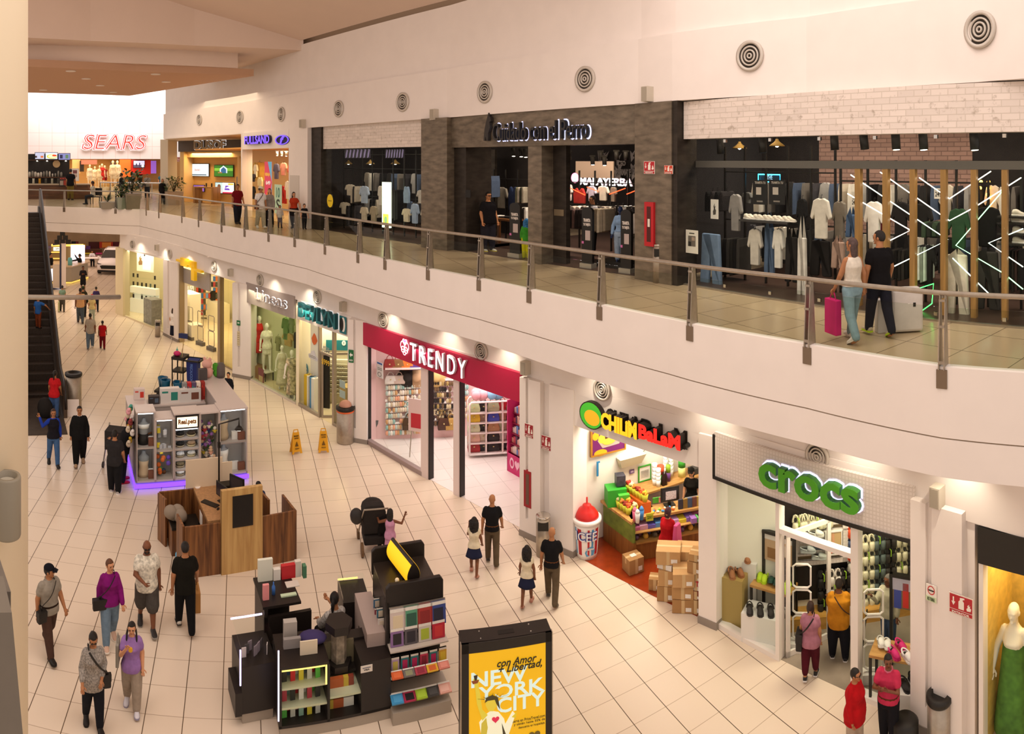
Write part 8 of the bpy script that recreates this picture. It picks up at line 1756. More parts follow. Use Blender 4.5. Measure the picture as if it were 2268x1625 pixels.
b1,b2=f2(598,1215),f2(574,1185);wpan('walnut rear panel behind the seated clerk of the desk kiosk',w2(b2[0]-.7,b2[1]+.05),w2(*b2),1.05);wpan('walnut side panel behind the seated clerk of the desk kiosk',w2(*b1),w2(*b2),1.05);wpan('walnut side panel at the far corner of the desk kiosk',w2(F2.L,.03),w2(F2.L-.02,.75),1.02)
t=thing('desk','speckled brown desk running behind the tall oak board','desk',F2.w(bL-.25,.1,0),F2.a);dz=bq[1]+.1;bxp('worktop',t,mat('speckled_top','#a67c52',.35,vary=.18,vscale=20),(0,0,.98,.75,dz,1.04));bxp('front_panel',t,WD_,(0,0,0,.04,dz,.98))
bxp('card',t,hexmat('#e0d6cc'),(-.006,.5,.62,0,.75,.9));
one('switch_box',MB().box(0,0,0,.03,.14,.1),BLACK,'small black box on the inner side of the speckled desk','box',F2.w(bL-.28,.75,.5),F2.a)
one('white_board',MB().box(-.42,0,0,.42,.03,.62),mat('paper_board','#d8c4a8',.6),'pale board with a faint logo standing at the back of the speckled desk','board',F2.w(bL-.0,dz-.1,1.04),F2.a)
one('white_board',MB().box(-.12,0,0,.12,.03,.5),mat('paper_board','#d8c4a8',.6),'narrow pale board standing beside the pole lamp','board',F2.w(bL+.52,dz-.12,1.04),F2.a)
m1=monitor(F2.w(bL+.22,.75,1.04),F2.a-1.25,'dark monitor on the speckled desk facing the entry side');m2=monitor(F2.w(bL+.62,1.0,1.04),F2.a-1.0,'second dark monitor on the speckled desk facing the clerk')
one('keyboard',MB().box(-.2,-.07,0,.2,.07,.02),BLACK,'black keyboard on the speckled desk','keyboard',F2.w(bL-.05,.75,1.04),F2.a-.9);one('computer_mouse',MB().ell((0,0,.015),(.03,.05,.018),8,6),BLACK,'black mouse on the speckled desk','mouse',F2.w(bL+.06,.5,1.04),0,None,True);one('puck',MB().lathe([(.06,0),(.06,.02)],n=14),WHITE,'white disc lying at the back of the speckled desk','disc',F2.w(bL-.15,dz-.1,1.04));one('printer',MB().box(-.16,-.12,0,.16,.12,.14),BLACK,'black printer on the speckled desk by the lamp pole','printer',F2.w(bL+.42,dz-.35,1.04),F2.a)
t=thing('pole_lamp','black pole lamp with a bent arm rising from the speckled desk','lamp',F2.w(bL+.30,dz-.25,1.04),F2.a);part('pole',MB().tube([(0,0,0),(0,0,1.42),(.46,0,1.5),(.46,0,1.34)],.022,8),BLACK,t);bxp('clamp',t,BLACK,(-.03,-.03,.9,.03,.03,1.02));part('lamp_shade',MB().lathe([(.10,0),(.06,.06),(.03,.08)],(.46,0,1.26),14),BLACK,t,True);part('bulb',MB().ell((.46,0,1.26),(.08,.08,.03),10,6),LENS,t)
t=thing('low_drawer','dark low drawer unit inside the desk kiosk entry','cabinet',F2.w(a1[0]+.15,a1[1]-.7,0),F2.a);bxp('body',t,WD_,(0,0,0,.9,.45,.55));bxp('top',t,BLACK,(0,-.02,.55,.9,.47,.6))
q=MB();[q.ell((.1*cos(j*1.4),.06*sin(j*2.1),.16+.05*sin(j)),(.16,.13,.15),10,7)for j in range(5)];one('sack',q,mat('grey_sack','#8a7c6c',.8),'grey crumpled bag on the low drawer unit','bag',F2.w(a1[0]+.28,a1[1]-.48,.6),0,None,True);one('bottle',MB().lathe([(.03,0),(.03,.16),(.012,.2)],n=10),hexmat('#3aa0c8',.3,.3),'small blue lit bottle on the floor at the desk kiosk entry','bottle',F2.w(-.05,.62,0),0,None,True)
# phone case kiosk
KD=mat('kiosk_black','#1c1512',.45);PLG=mat('plinth_grey','#a39788',.6);GOLD=hexmat('#e8d070',.5,1.5);DMD=hexmat('#d8ccff',.5,2.0)
K3=Fr(G(618,1640),G(866,1592));k3=lambda px:K3.hit(px,1560)[0];L3=K3.L
t=thing('phone_case_kiosk','black phone accessory kiosk counter with lit glass front and grey plinth','kiosk',K3.loc,K3.a);xa,xb,xc=k3(728),k3(800),L3
bxp('plinth',t,PLG,(.02,.02,0,L3,.65,.16));bxp('body',t,KD,(0,.5,.16,L3,.7,.95),(xb,-.0,.16,L3,.55,.92),(0,.0,.16,.04,.5,1.02),(xa-.02,.0,.16,xa+.02,.5,1.0),(0,0,.16,L3,.5,.2));bxp('worktop',t,KD,(0,.0,1.0,xa,.7,1.04),(xa,.3,.6,xb,.7,.64));bxp('back_panel',t,mat('case_back','#6a6048',.7),(.04,.44,.2,xb,.48,.98))
for z in(.44,.72):bxp('shelf',t,mat('shelf_strip','#c8c8a8',.4),(.04,.02,z-.03,xa-.02,.42,z))
bxp('shelf',t,mat('shelf_strip','#c8c8a8',.4),(xa+.02,.02,.47,xb,.42,.5));bxp('glass',t,GLASS,(.04,-.006,.2,xb,.0,1.0));bxp('light_strip',t,GOLD,(xa-.05,-.012,.72,xa-.025,-.004,1.0),(.04,.02,.96,xa-.05,.06,.98));bxp('light_strip',t,DMD,(-.02,-.03,.3,.0,-.01,1.3))
rr=random.Random(4);PC=['#b83a4a','#c8c8c0','#d8c83a','#5ab84a','#c8242a','#4a6a9a','#8ab0a0','#c89aa0','#2a2826','#7a8a4a','#b0a8c8','#d8a0a8','#e8e4dc','#6a7a8a']
for r,z in enumerate((.2,.44,.72)):
 for k in range(9):
  x=.1+(xa-.2)*k/8.5;one('phone_case',MB().box(-.036,-.008,0,.036,.008,.16),hexmat(rr.choice(PC)),'coloured phone case behind the glass front of the black kiosk','phone case',K3.w(x,.15+.12*(k%2),z),K3.a+.1,'phone cases behind the glass front')
for z in(.2,.5):
 for k in range(5):one('accessory_box',MB().box(-.04,-.03,0,.04,.03,.13),hexmat(rr.choice(['#c8a83a','#e8e4dc','#b85a2a','#3a3834','#8a3a2a'])),'small accessory box in the middle section of the black kiosk','box',K3.w(xa+.07+(xb-xa-.1)*k/5,.2,z),K3.a,'accessory boxes in the middle section')
psign('price_card','white printed card on the black end panel of the kiosk','card',K3,-.012,(799,1476,1491,825),.008,'#dcd4c8',0,[('box',.15,.65,.85,.72,'#2a3a5a'),('text',.25,.3,.75,.5,'#2a2624','VISA')])
for z,(px,py,w,h,c,l)in enumerate([(653,1415,.26,.2,'#d8cab0','handwritten cream sign'),(655,1395,.26,.14,'#8a8480','grey printed case'),(628,1400,.2,.28,'#a8a098','clear bag of parts')]):
 one('sign_card' if z==0 else 'pack',MB().box(-w/2,-.01-.04*z,0,w/2,.01,h),hexmat(c),l+' standing on the black kiosk worktop','card' if z==0 else 'package',K3.w(.25+.22*(z==0)-.0*z,.2+.2*z,1.04),K3.a)
one('cloth_pile',MB().ell((0,0,.06),(.22,.14,.08),10,7),mat('purple_cloth','#3a305a',.9),'dark purple cloth heaped on the black kiosk worktop','cloth',K3.w(xa-.15,.45,1.04),.3,None,True)
t=thing('rotating_display','hexagonal lantern display of phone cases on the black kiosk','display',K3.w(k3(765),.42,.64),K3.a)
HX=lambda r:[(r*cos(pi*j/3),r*sin(pi*j/3))for j in range(6)]
part('base',MB().prism(HX(.2),0,.09),KD,t);part('top',MB().prism(HX(.21),.56,.68),KD,t);part('core',MB().prism(HX(.12),.09,.56),mat('display_core','#8a7a6a',.5,vary=.6,vscale=9),t);part('glass',MB().prism(HX(.18),.09,.56),GLASS,t)
B3_=Fr(G(538,1606),G(606,1592));t=thing('glass_top_case','black case with lit glass top and grey plinth at the end of the kiosk','case',B3_.loc,B3_.a);bxp('plinth',t,PLG,(0,.03,0,B3_.L,.7,.16));bxp('body',t,KD,(-.02,0,.16,B3_.L+.05,.7,.85),(-.12,-.03,.16,-.02,.5,.5));bxp('glass',t,GLASS,(-.02,.0,.85,B3_.L+.05,.01,1.1),(-.02,0,1.1,B3_.L+.05,.7,1.11));bxp('light_strip',t,DMD,(-.05,-.02,.6,-.03,.0,1.12),(-.04,.69,1.1,B3_.L,.71,1.12))
for k in range(7):one('phone_case',MB().cbox((0,0,.07),(.07,.012,.15),.2*k),hexmat(rr.choice(['#b0a0a8','#8a7a84','#c8b8b8','#4a4448'])),'greyish phone case inside the lit glass top case','phone case',B3_.w(.06+.06*k,.2+.06*(k%3),.85),B3_.a,'cases in the lit glass top')
R3=Fr(G(588,1520),G(690,1500));t=thing('high_desk','black high desk behind the lit case holding boxes','desk',R3.loc,R3.a);bxp('body',t,KD,(-.02,.0,0,R3.L,.06,1.08),(-.02,.0,0,.04,.75,1.2),(.0,.7,0,R3.L*.75,.76,1.2));bxp('worktop',t,KD,(-.04,.02,1.2,R3.L*.78,.8,1.24))
for k,(x,y,w,d,h,c,l)in enumerate([(.02,.68,.25,.06,.36,'#d8d8c8','white upright poster box with red mark'),(.28,.66,.12,.08,.18,'#dcd6cc','small white box'),(.42,.66,.24,.08,.22,'#b8242a','red box'),(.66,.66,.1,.08,.26,'#cfc6ba','cylinder printed box'),(.78,.6,.06,.1,.2,'#4a7a5a','green pack'),(.0,.2,.1,.05,.24,'#d88a8a','pink pack'),(.3,.2,.26,.07,.02,'#b8c8a8','green ruler pack'),(.45,.42,.22,.16,.01,'#cfc4b8','sheet of paper')]):one('product_box',MB().box(0,0,0,w,d,h),hexmat(c),l+' on the black high desk','box',R3.w(x,y-.02,1.24),R3.a)
one('spray_bottle',MB().lathe([(.03,0),(.03,.12),(.01,.16),(.01,.2)],n=10),hexmat('#3a6ab0'),'small blue bottle on the black high desk','bottle',R3.w(.2,.3,1.24),0,None,True)
G3=Fr(G(760,1462),G(806,1456));t=thing('glass_case','black glass topped case behind the seated woman','case',G3.loc,G3.a);bxp('body',t,KD,(0,0,0,G3.L+.1,.6,.95));bxp('glass',t,GLASS,(0,0,.95,G3.L+.1,.6,1.05));bxp('light_strip',t,GOLD,(.0,.58,.97,G3.L,.6,.99))
T3=Fr(G(870,1608),G(1000,1576));TL=T3.L;t=thing('kiosk_tower','black tower of the kiosk with open top, grey drawers and sloped plinth','kiosk',T3.loc,T3.a)
bxp('plinth',t,PLG,(0,0,0,TL,.5,.18));bxp('body',t,KD,(.0,.45,.18,TL*.96,1.36,1.58));bxp('top_board',t,mat('kiosk_top_black','#2a221d',.35),(.0,.35,1.58,TL*.96,1.4,1.62))
for y0 in(.33,1.34):part('end_board',MB().xprism([(-.02,1.42),(TL*.98,1.42),(TL*.98,1.80),(TL*.93,1.86),(.04,1.86),(-.02,1.80)],y0,y0+.07),KD,t,bevel=.01)
part('side_post',MB().box(-.02,.33,.18,.03,.45,1.6),KD,t);bxp('drawer_unit',t,mat('drawer_grey','#a8958c',.5),(-.30,.4,.16,-.02,1.4,1.12));bxp('drawer_knob',t,BLACK,(-.31,.6,.8,-.30,.63,.83),(-.31,1.0,.8,-.30,1.03,.83))
for z,d in((.30,.02),(.62,.10),(.98,.14)):bxp('rack_shelf',t,mat('rack_clear','#b8aca0',.3),(.0,d,z-.02,TL,.45,z))
bxp('rail',t,STEEL,(.02,.30,1.52,TL,.32,1.535))
t=thing('topper_sign','lens shaped yellow lit sign standing on the black tower','sign',T3.w(TL*.42,.86,1.62),T3.a+1.75);t.scale=(.72,.8,.8);n=14
arc=[(-.55+1.1*k/n,.06+.13*sin(pi*k/n))for k in range(n+1)];pl_=arc+[(x,-y)for x,y in arc[::-1]]
ln2=[(.02+.115*sin(pi*k/n),.04+.5*k/n)for k in range(n+1)];lens=ln2+[(-x,z)for x,z in ln2[::-1]]
q=MB();q.add([(-.55,x,z)for x,z in lens]+[(.55,x,z)for x,z in lens],[tuple(range(len(lens))),tuple(range(len(lens),2*len(lens)))[::-1]]+[(i,i+len(lens),(i+1)%len(lens)+len(lens),(i+1)%len(lens))for i in range(len(lens))]);part('box',q,KD,t)
for s_ in(1,-1):
 q=MB();q.loft([[(-.54,s_*(x+.006),z),(.54,s_*(x+.006),z),(.54,s_*(x-.01),z),(-.54,s_*(x-.01),z)]for x,z in ln2[1:-1]]);part('lit_face',q,hexmat('#e8b41a',.5,.9),t)
part('lettering',textmb('accesorios',-.4,.22,.35,.36,-.15,.006,bold=.02),hexmat('#6a4a0a'),t);bxp('foot',t,KD,(-.1,-.05,0,.1,.05,.06))
one('figurine',MB().ell((0,0,.05),(.05,.05,.06),10,8).ell((0,0,.13),.035,10,8),hexmat('#e8d8b8'),'small cream figurine standing inside the tower top','figurine',T3.w(.22,.6,1.62),0,None,True)
def pack(x,d,z,w,h,c,c2,lab,tilt=0.0,flat=False,g=None):
 t=thing('hanging_pack',lab,'package',T3.w(x,d,z),T3.a,g);t.rotation_euler=(tilt,0,T3.a)
 bxp('cover',t,hexmat(c),(-w/2,-.012,0,w/2,.012,h));bxp('print',t,hexmat(c2),(-w*.32,-.016,h*.12,w*.32,-.012,h*.72));bxp('header',t,hexmat('#e4ded4'),(-w*.5,-.014,h*.86,w*.5,.013,h))
for k,(c,c2,l)in enumerate((('#cfc0b8','#d8c8a8','pale striped'),('#5a9a7a','#2f5a4a','green ring'),('#a83a34','#8a2a2a','red cable'),('#3a4a8a','#2a2a3a','blue tablet'))):pack(TL*(.16+.235*k),.26,1.18,.24,.34,c,c2,l+' pack in the top row of the kiosk rack',-.08)
for k,(c,c2,l)in enumerate((('#8a6a9a','#2a2428','lilac'),('#5a5458','#2f2c34','dark tablet'),('#c8c0b8','#a8b83a','slim white'),('#b8283a','#c8383a','red'))):pack(TL*(.14+.24*k),.24,.985,.20,.26,c,c2,l+' pack standing on the upper rack shelf',-.06)
for k in range(6):pack(TL*(.10+.165*k),.22,.625,.12,.22,['#b8a0c0','#2f7a80','#2f7a80','#c83a5a','#2f7a80','#d8a83a'][k],['#c8b85a','#b8265a','#b8265a','#8a2a3a','#b8265a','#e0c03a'][k],'%s pack on the middle rack shelf'%['pastel striped','first teal and magenta','second teal and magenta','red haired doll like','third teal and magenta','yellow'][k])
for k in range(5):pack(TL*(.1+.2*k),.05,.635,.17,.12,['#c85a2a','#6a6460','#a83a4a','#d8a82a','#c87a6a'][k],['#d86a3a','#8a8a6a','#8a2a3a','#c8602a','#d88a7a'][k],'%s flat pack lying at the front of the middle rack shelf'%['orange','clear grey','dark red','yellow','salmon'][k],-1.2)
for k in range(5):pack(TL*(.1+.2*k),-.0,.305,.2,.16,['#3a8ab8','#a8284a','#9ab82a','#3a3836','#d8a090'][k],['#4a9ac8','#1e1a1c','#a8c83a','#4a4846','#e0b0a0'][k],'%s sleeve lying on the lowest rack shelf'%['blue','magenta','lime','black','peach'][k],-1.25)
for k in range(6):pack(-.03+.0*k,.5+.08*k,.95+.11*(k%3),.12,.16,['#c86a2a','#d8d0c8','#2f6a80','#7a4a8a','#8a3a4a','#3a6a8a'][k],'#d8c8b0','pack hung on the far flank of the black tower',0,g='packs on the tower flank')
# travel poster light box
N5=Fr(polar(1022,8.95),polar(1222,9.2));NL=N5.L;HB=1.9
t=thing('poster_lightbox','black framed light box with a yellow travel poster','light box',N5.loc,N5.a);YB=hexmat('#d6a60e',.5,.55)
bxp('case',t,KD,(0,.02,0,NL,.28,HB));bxp('frame',t,hexmat('#15110e',.3),(0,0,0,.10,.03,HB),(NL-.085,0,0,NL,.03,HB),(0,0,HB-.13,NL,.03,HB),(0,0,0,NL,.03,.1));bxp('handle_recess',t,hexmat('#0a0807'),(NL*.42,.11,HB-.005,NL*.6,.19,HB+.003));bxp('side_trim',t,STEEL,(-.012,-.01,0,.0,.06,HB),(NL,-.01,0,NL+.012,.06,HB))
for a in(.22,.78):
 for b in(.08,.22):part('screw',MB().lathe([(.012,0),(.01,.006)],(NL*a,b,HB),8),CHROME,t)
X0,X1,Z0,Z1=.10,NL-.085,.1,HB-.13;PWd,PH=X1-X0,Z1-Z0;bxp('poster',t,YB,(X0,.004,Z0,X1,.02,Z1))
def pt(body,x0,z0,x1,z1,c,y,**k):part('lettering',textmb(body,X0+x0*PWd,Z1-z0*PH,X0+x1*PWd,Z1-z1*PH,y,.003,**k),hexmat(c,.5,.55),t)
BLU='#c6dcd6'
pt('NEW',.03,.275,.76,.155,BLU,.0,bold=.018);pt('YORK',.12,.385,.98,.275,BLU,.0,bold=.018);pt('CITY',.36,.505,.99,.385,BLU,.0,bold=.018)
pt('con Amor',.36,.135,.88,.075,'#1e1a12',-.004,shear=.3,bold=.015);pt('+ Libertad,',.38,.195,.95,.125,'#1e1a12',-.004,shear=.3,bold=.015)
for k,s_ in enumerate(('Reserva en PriceTravel.com','y obtén hasta 35% de','descuento en hospedaje.')):pt(s_,.52+.06*k,.60+.03*k,.99,.578+.03*k,'#2a2412',-.002,bold=.0)
def pp(pts,c,y):part('symbol',MB().xprism([(X0+a*PWd,Z1-b*PH)for a,b in pts],y-.003,y),hexmat(c,.5,.5),t)
pp([(.80+.16*(p[0]-.5)+.05,.735-.09*(p[1]-.5))for p in HEART],'#5a4a1a',-.002);pp([(.40+.17*(p[0]-.5),.335-.085*(p[1]-.5))for p in HEART],'#d6a60e',-.003)
pp([(.09,.98),(.17,.72),(.13,.55),(.20,.50),(.28,.47),(.38,.49),(.45,.55),(.50,.68),(.56,1.0)],'#dfe0c4',-.005);pp([(.05,.20),(.13,.21),(.12,.25),(.14,.32),(.17,.45),(.24,.50),(.17,.54),(.10,.40),(.08,.28)],'#c9b93a',-.006);pp([(.03,.215),(.13,.21),(.11,.235),(.05,.24)],'#7a3a1a',-.008);pp([(.06,.175),(.11,.17),(.10,.21),(.07,.212)],'#2a2418',-.008)
pp([(.22,.375),(.34,.365),(.36,.43),(.31,.475),(.25,.47),(.21,.42)],'#cbb83a',-.008);pp([(.20,.40),(.22,.36),(.30,.345),(.37,.37),(.40,.47),(.35,.42),(.33,.385),(.24,.385)],'#3a3418',-.010)
for a in range(7):x=.19+.035*a;pp([(x,.372),(x+.012,.37),(.28+(x-.28)*1.9,.325+abs(a-3)*.012)],'#3a3418',-.009)
pp([(.16,.56),(.22,.52),(.24,.6),(.2,.75),(.14,.98),(.12,.9)],'#b8a83a',-.007);pp([(.42,.58),(.50,.72),(.54,.95),(.5,.9),(.44,.7)],'#3a3420',-.007);pp([(.34+.05*(p[0]-.5)*2,.545-.03*(p[1]-.5)*2)for p in HEART],'#c8284a',-.010);pp([(.44,.62),(.56,.50),(.60,.53),(.50,.70)],'#dfe0c4',-.006);pp([(.55,.545),(.62,.51),(.6,.56)],'#c8b42a',-.008)
# cleaning cart, caution signs, pushchair
x,y=G(392,877);t=thing('cleaning_cart','black janitor cart with blue waste bag and buckets behind the white kiosk','cart',(x,y,0),.1)
bxp('deck',t,BLACK,(-.75,-.3,.12,.45,.3,.2));bxp('upper_tray',t,BLACK,(-.1,-.28,1.35,.35,.28,1.45));bxp('middle_tray',t,BLACK,(-.1,-.25,.9,.35,.25,.97));bxp('bag_frame',t,BLACK,(.35,-.25,1.33,.95,-.2,1.38),(.35,.2,1.33,.95,.25,1.38),(.9,-.25,1.33,.95,.25,1.38))
for sx in(-.08,.33):
 for sy in(-.24,.24):part('post',MB().cyl((sx,sy,.15),(sx,sy,1.4),.025,n=8),BLACK,t)
part('waste_bag',MB().loft([[(x_*k,y_*k,z)for x_,y_ in((-.18,-.17),(.18,-.17),(.18,.17),(-.18,.17))]for k,z in((.8,.45),(1.0,.7),(1.1,1.36))]),mat('bag_blue','#1c2a6a',.8),t,loc=(.62,0,0));part('lettering',textmb('PRECAUCION',-.3,-.05,.3,.05,0,.004,bold=.02),hexmat('#5a7ac0'),t,loc=(.62,-.2,.95)).rotation_euler=(0,radians(90),0)
for sx in(-.6,.3):part('wheel',MB().cyl((sx,-.28,.07),(sx,-.24,.07),.07,n=12),BLACK,t)
for k,(dx,dy,l)in enumerate(((-.6,.05,'outer'),(-.38,-.14,'front'),(.1,-.12,'inner'))):
 f=thing('bucket','blue bucket on the deck of the janitor cart, %s one'%l,'bucket',(x+dx,y+dy,.2),0,None);part('shell',MB().lathe([(.13,0),(.18,.34),(.19,.36),(.16,.36),(.12,.04)],n=18),mat('bucket_blue','#14648a',.4),f,True);part('handle',MB().tube([(.18*cos(a),0,.34+.08*sin(a))for a in[pi*i/8 for i in range(9)]],.008,5),STEEL,f)
t=thing('mop','wooden handled mop with blue head leaning on the janitor cart','mop',(x+.2,y-.2,.2),0);part('pole',MB().cyl((0,0,0),(.12,.1,1.95),.014,n=8),hexmat('#b89a6a'),t);part('mop_head',MB().prism([(-.18,-.04),(.18,-.04),(.12,.06),(-.12,.06)],0,.16),hexmat('#1e2a5a'),t,loc=(.12,.1,1.9))
one('cleaning_cloth',MB().ell((0,0,.08),(.14,.11,.09),10,7),hexmat('#c82a6a'),'magenta cloth bundle on the upper tray of the janitor cart','cloth',(x+.05,y-.08,1.45),0,None,True);one('spray_bottle',MB().lathe([(.04,0),(.04,.16),(.012,.2),(.012,.26)],n=10),hexmat('#6ab8a8'),'greenish spray bottle on the upper tray of the janitor cart','bottle',(x-.05,y+.1,1.45),0,None,True)
YC=mat('caution_yellow','#d89a14',.5)
for px,py,tr,lab in((655,1003,.35,'yellow wet floor sign nearer the white kiosk'),(716,1000,.1,'yellow wet floor sign nearer the optician bin')):
 x,y=G(px,py);t=thing('wet_floor_sign',lab,'sign',(x,y,0),-atan2(x,y)+tr)
 for s in(-1,1):
  q=MB().xprism([(-.14,0),(.14,0),(.09,.60),(-.09,.60)],-.012,.012)if s>0 else MB().xprism([(-.15,.03),(-.10,.03),(-.08,.08),(.08,.08),(.10,.03),(.15,.03),(.095,.60),(-.095,.60)],-.012,.012)
  q2=MB().put(q,(0,.13*s,0),0,-s*.22*-1 if s>0 else-.22);part('panel',q2,YC,t)
 part('handle',MB().tube([(-.07,0,.58),(-.06,0,.66),(.06,0,.66),(.07,0,.58)],.015,6),YC,t)
 for k,(z,wd)in enumerate(((.48,'PRECAUCION'),(.42,'CAUTION'),(.15,'MOJADO'))):f=part('lettering',textmb(wd,-.07+.005*k,z,.07-.005*k,z+.04,-.17+z*.24+.02-.012,.004,bold=.03),hexmat('#3a2a0a'),t)
 part('symbol',MB().xprism([(-.05,.23),(.05,.23),(0,.36)],-.105,-.085),hexmat('#6a4a0a'),t)
x,y=G(826,1212);t=thing('pushchair','black pushchair seen from behind beside the girl in pink','stroller',(x,y,0),radians(200));SF=mat('pushchair_fabric','#221d1a',.9,vary=.2)
part('seat',MB().loft([[(-.24,-.25,.4),(.24,-.25,.4),(.24,.2,.38),(-.24,.2,.38)],[(-.25,-.1,.85),(.25,-.1,.85),(.25,.25,.85),(-.25,.25,.85)],[(-.2,.0,1.0),(.2,.0,1.0),(.2,.25,1.0),(-.2,.25,1.0)]]),SF,t,bevel=.04);part('canopy',MB().ell((0,-.1,.84),(.25,.24,.16),14,8),SF,t,True);bxp('basket',t,SF,(-.22,-.25,.18,.22,.25,.36),bevel=.03);part('frame',MB().tube([(-.27,-.4,.1),(-.27,.25,.8),(-.25,.45,1.05),(.25,.45,1.05),(.27,.25,.8),(.27,-.4,.1)],.018,6),STEEL,t,True)
for sx in(-.27,.27):
 for sy,r in((-.4,.1),(.3,.14)):part('wheel',MB().cyl((sx-.025,sy,r),(sx+.025,sy,r),r,n=16),mat('tyre_tan','#6a4f34',.7),t)
one('backpack',MB().ell((0,0,0),(.14,.11,.17),12,8),hexmat('#2a2624'),'dark bag hanging from the pushchair handle','bag',(x-.30,y-.28,.78),0,None,True)
# people on the lower floor
def walk(lead='l',st=20,arms=16,**k):
 o='r' if lead=='l' else 'l'
 d={lead+'_hip':st,lead+'_knee':4,o+'_hip':-st*.6,o+'_knee':st*1.1,lead+'_arm':-arms*.8,o+'_arm':arms,lead+'_elb':14,o+'_elb':22}
 d.update(k);return d
STAND={'l_hip':4,'r_hip':-3,'l_elb':18,'r_elb':18}
P=person
BK,DK='#17120e','#1a1817'
p=P('man in black cap and grey polo shirt with brown trousers walking by the column',108,1250,1446,32,walk('r',20,10,yaw=40),fat=1.2,hair=('short',BK),shirt=('#8f877a',.5,-.03),pants=('#4a352c',1.0),shoes=(BK,BK),cap='#15151c',collar='#8f877a',belt='#2a1c14')
crossbody(p,'black shoulder bag of the man in the black cap and grey polo',-1,'#17130f',(.16,.10,.18),fy=-.4)
p=P('woman in purple sweater and jeans',243,1238,1424,12,walk('r',14,12,yaw=18),fem=True,fat=1.18,skin='light',hair=('bun','#5a3720'),shirt=('#7a1768',1.0,-.03),pants=('#6a7f91',1.0,1.1),shoes=('#c9a48c','#e6ded2'),glasses=None)
crossbody(p,'black bag with gold clasp on the strap of the woman in the purple sweater',-1,'#1a1613',(.24,.09,.18),fy=-.25)
P('bald bearded man in sunglasses, white shirt with ring sketches and grey shorts',325,1196,1392,6,walk('l',16,6,r_arm=22,r_elb=55,r_in=38,nod=12),fat=1.38,skin='brown',hair=('bald',BK),beard='#15100d',glasses='#0c0a09',shirt=(mat('white_sketch_print','#cfc8b6',.9,vary=.4,vscale=22),.5),pants=('#4a4540',.53,1.15),shoes=('#2c2826','#8d877e'))
p=P('man in black tee and black trousers seen from behind',410,1201,1398,186,walk('l',15,8),fat=1.22,hair=('short','#15100e'),shirt=('#16140f',.55),pants=('#121214',1.0),shoes=('#d9d4ca','#3a332e'))
def held(p,hand,lab,w,h,c,cat='bag',d=.1,loop=True):
 q=p['W'](p['J'][hand+'hand']);t=thing('shopping_bag',lab,cat,(q[0],q[1],q[2]-h-.10),p['rz']);m=mat('bag_'+c[1:],c,.7,vary=.08)
 part('bag_body',MB().loft([[(-d/2,-w/2,0),(d/2,-w/2,0),(d/2,w/2,0),(-d/2,w/2,0)],[(-d/2,-w/2,h),(d/2,-w/2,h),(d/2,w/2,h),(-d/2,w/2,h)]]),m,t,bevel=.01)
 if loop:part('handle',MB().tube([(0,-w*.25,h),(0,-w*.12,h+.09),(0,w*.12,h+.09),(0,w*.25,h)],.008,5),m,t)
 return t
held(p,'r','brown paper bag in the hand of the man in black',.34,.36,'#a8763c')
p=P('woman in speckled grey blouse with black strap and dark jeans, looking down',206,1399,1608,8,walk('l',12,6,nod=25,r_elb=40,l_elb=60,l_in=20),fem=True,fat=1.32,hair=('bun',BK),shirt=(mat('speckled_blouse','#8d867e',.9,vary=.5,vscale=45),.9,-.09),pants=('#15171e',1.0),shoes=('#17120f','#17120f'),glasses='#3a2c22')
crossbody(p,'black crossbody pouch of the woman in the speckled blouse',1,'#15110e',(.12,.06,.20),strap=.022,fy=-.3,z=.0)
p=P('girl in lavender tee with two long braids and grey sweatpants, hand at her mouth',292,1377,1568,-4,walk('l',13,6,r_arm=38,r_elb=118,r_in=32,l_elb=35),fem=True,fat=1.2,skin='light',hair=('braids',BK),shirt=('#8f6ca6',.5),pants=('#97897a',1.0,1.18),shoes=('#cfcad0','#8d89a0'))
t=thing('badge','round yellow print on the chest of the girl in lavender','print',p['W'](p['J']['tor'](-.01,-.158*p['S']*.62,.235*p['S'])),p['rz']);part('disc',MB().cyl((0,.02,0),(0,-.012,0),.032,n=16),hexmat('#d8a51a'),t)
held(p,'r','thin printed bag held by the girl in lavender',.24,.34,'#8a8478',d=.05).location=p['W']((-.27*p['S']/1.6,.02,.52*p['S']))
P('woman in dark vest and blue sleeves touching her hair, walking in jeans',118,905,1030,8,walk('l',16,10,r_arm=60,r_elb=140,r_abd=40,l_elb=10),fem=True,skin='tan',vest='#1a1920',hair=('half','#3a2216'),shirt=('#1f3a9a',1.0,-.02),pants=('#3f5f88',1.0),shoes=(DK,DK))
P('heavy man in black jacket and black trousers with white collar',176,899,1028,2,walk('r',14,8),fat=1.35,skin='tan',hair=('short','#1a1613'),shirt=('#141414',1.0,-.06,.016),pants=('#131313',1.0,1.2),shoes=('#a88a6a','#7a6048'),collar='#e0d8d0')
P('man in dark grey tee seen from behind at the white kiosk',254,952,1090,168,{**STAND,'l_arm':45,'l_elb':60,'r_elb':25},fat=1.35,hair=('short',BK),shirt=('#2a2829',.5),pants=('#17171a',1.0,1.15),shoes=('#b8b0b0','#e0dcd8'))
P('man in black cap and tee with red shoes leaning over the kiosk side',272,930,1066,112,{**STAND,'lean':18,'r_arm':55,'r_elb':40,'l_arm':55,'l_elb':45,'nod':25},fat=1.2,shirt=('#161517',.5),pants=('#1a1a1e',1.0),shoes=('#c8141e','#a01018'),cap='#121212')
P('boy in black standing behind the white kiosk beside the plush toys',506,824,905,-30,STAND,skin='light',hair=('short',BK),shirt=('#1a1c22',1.0),pants=('#1a1a20',1.0))
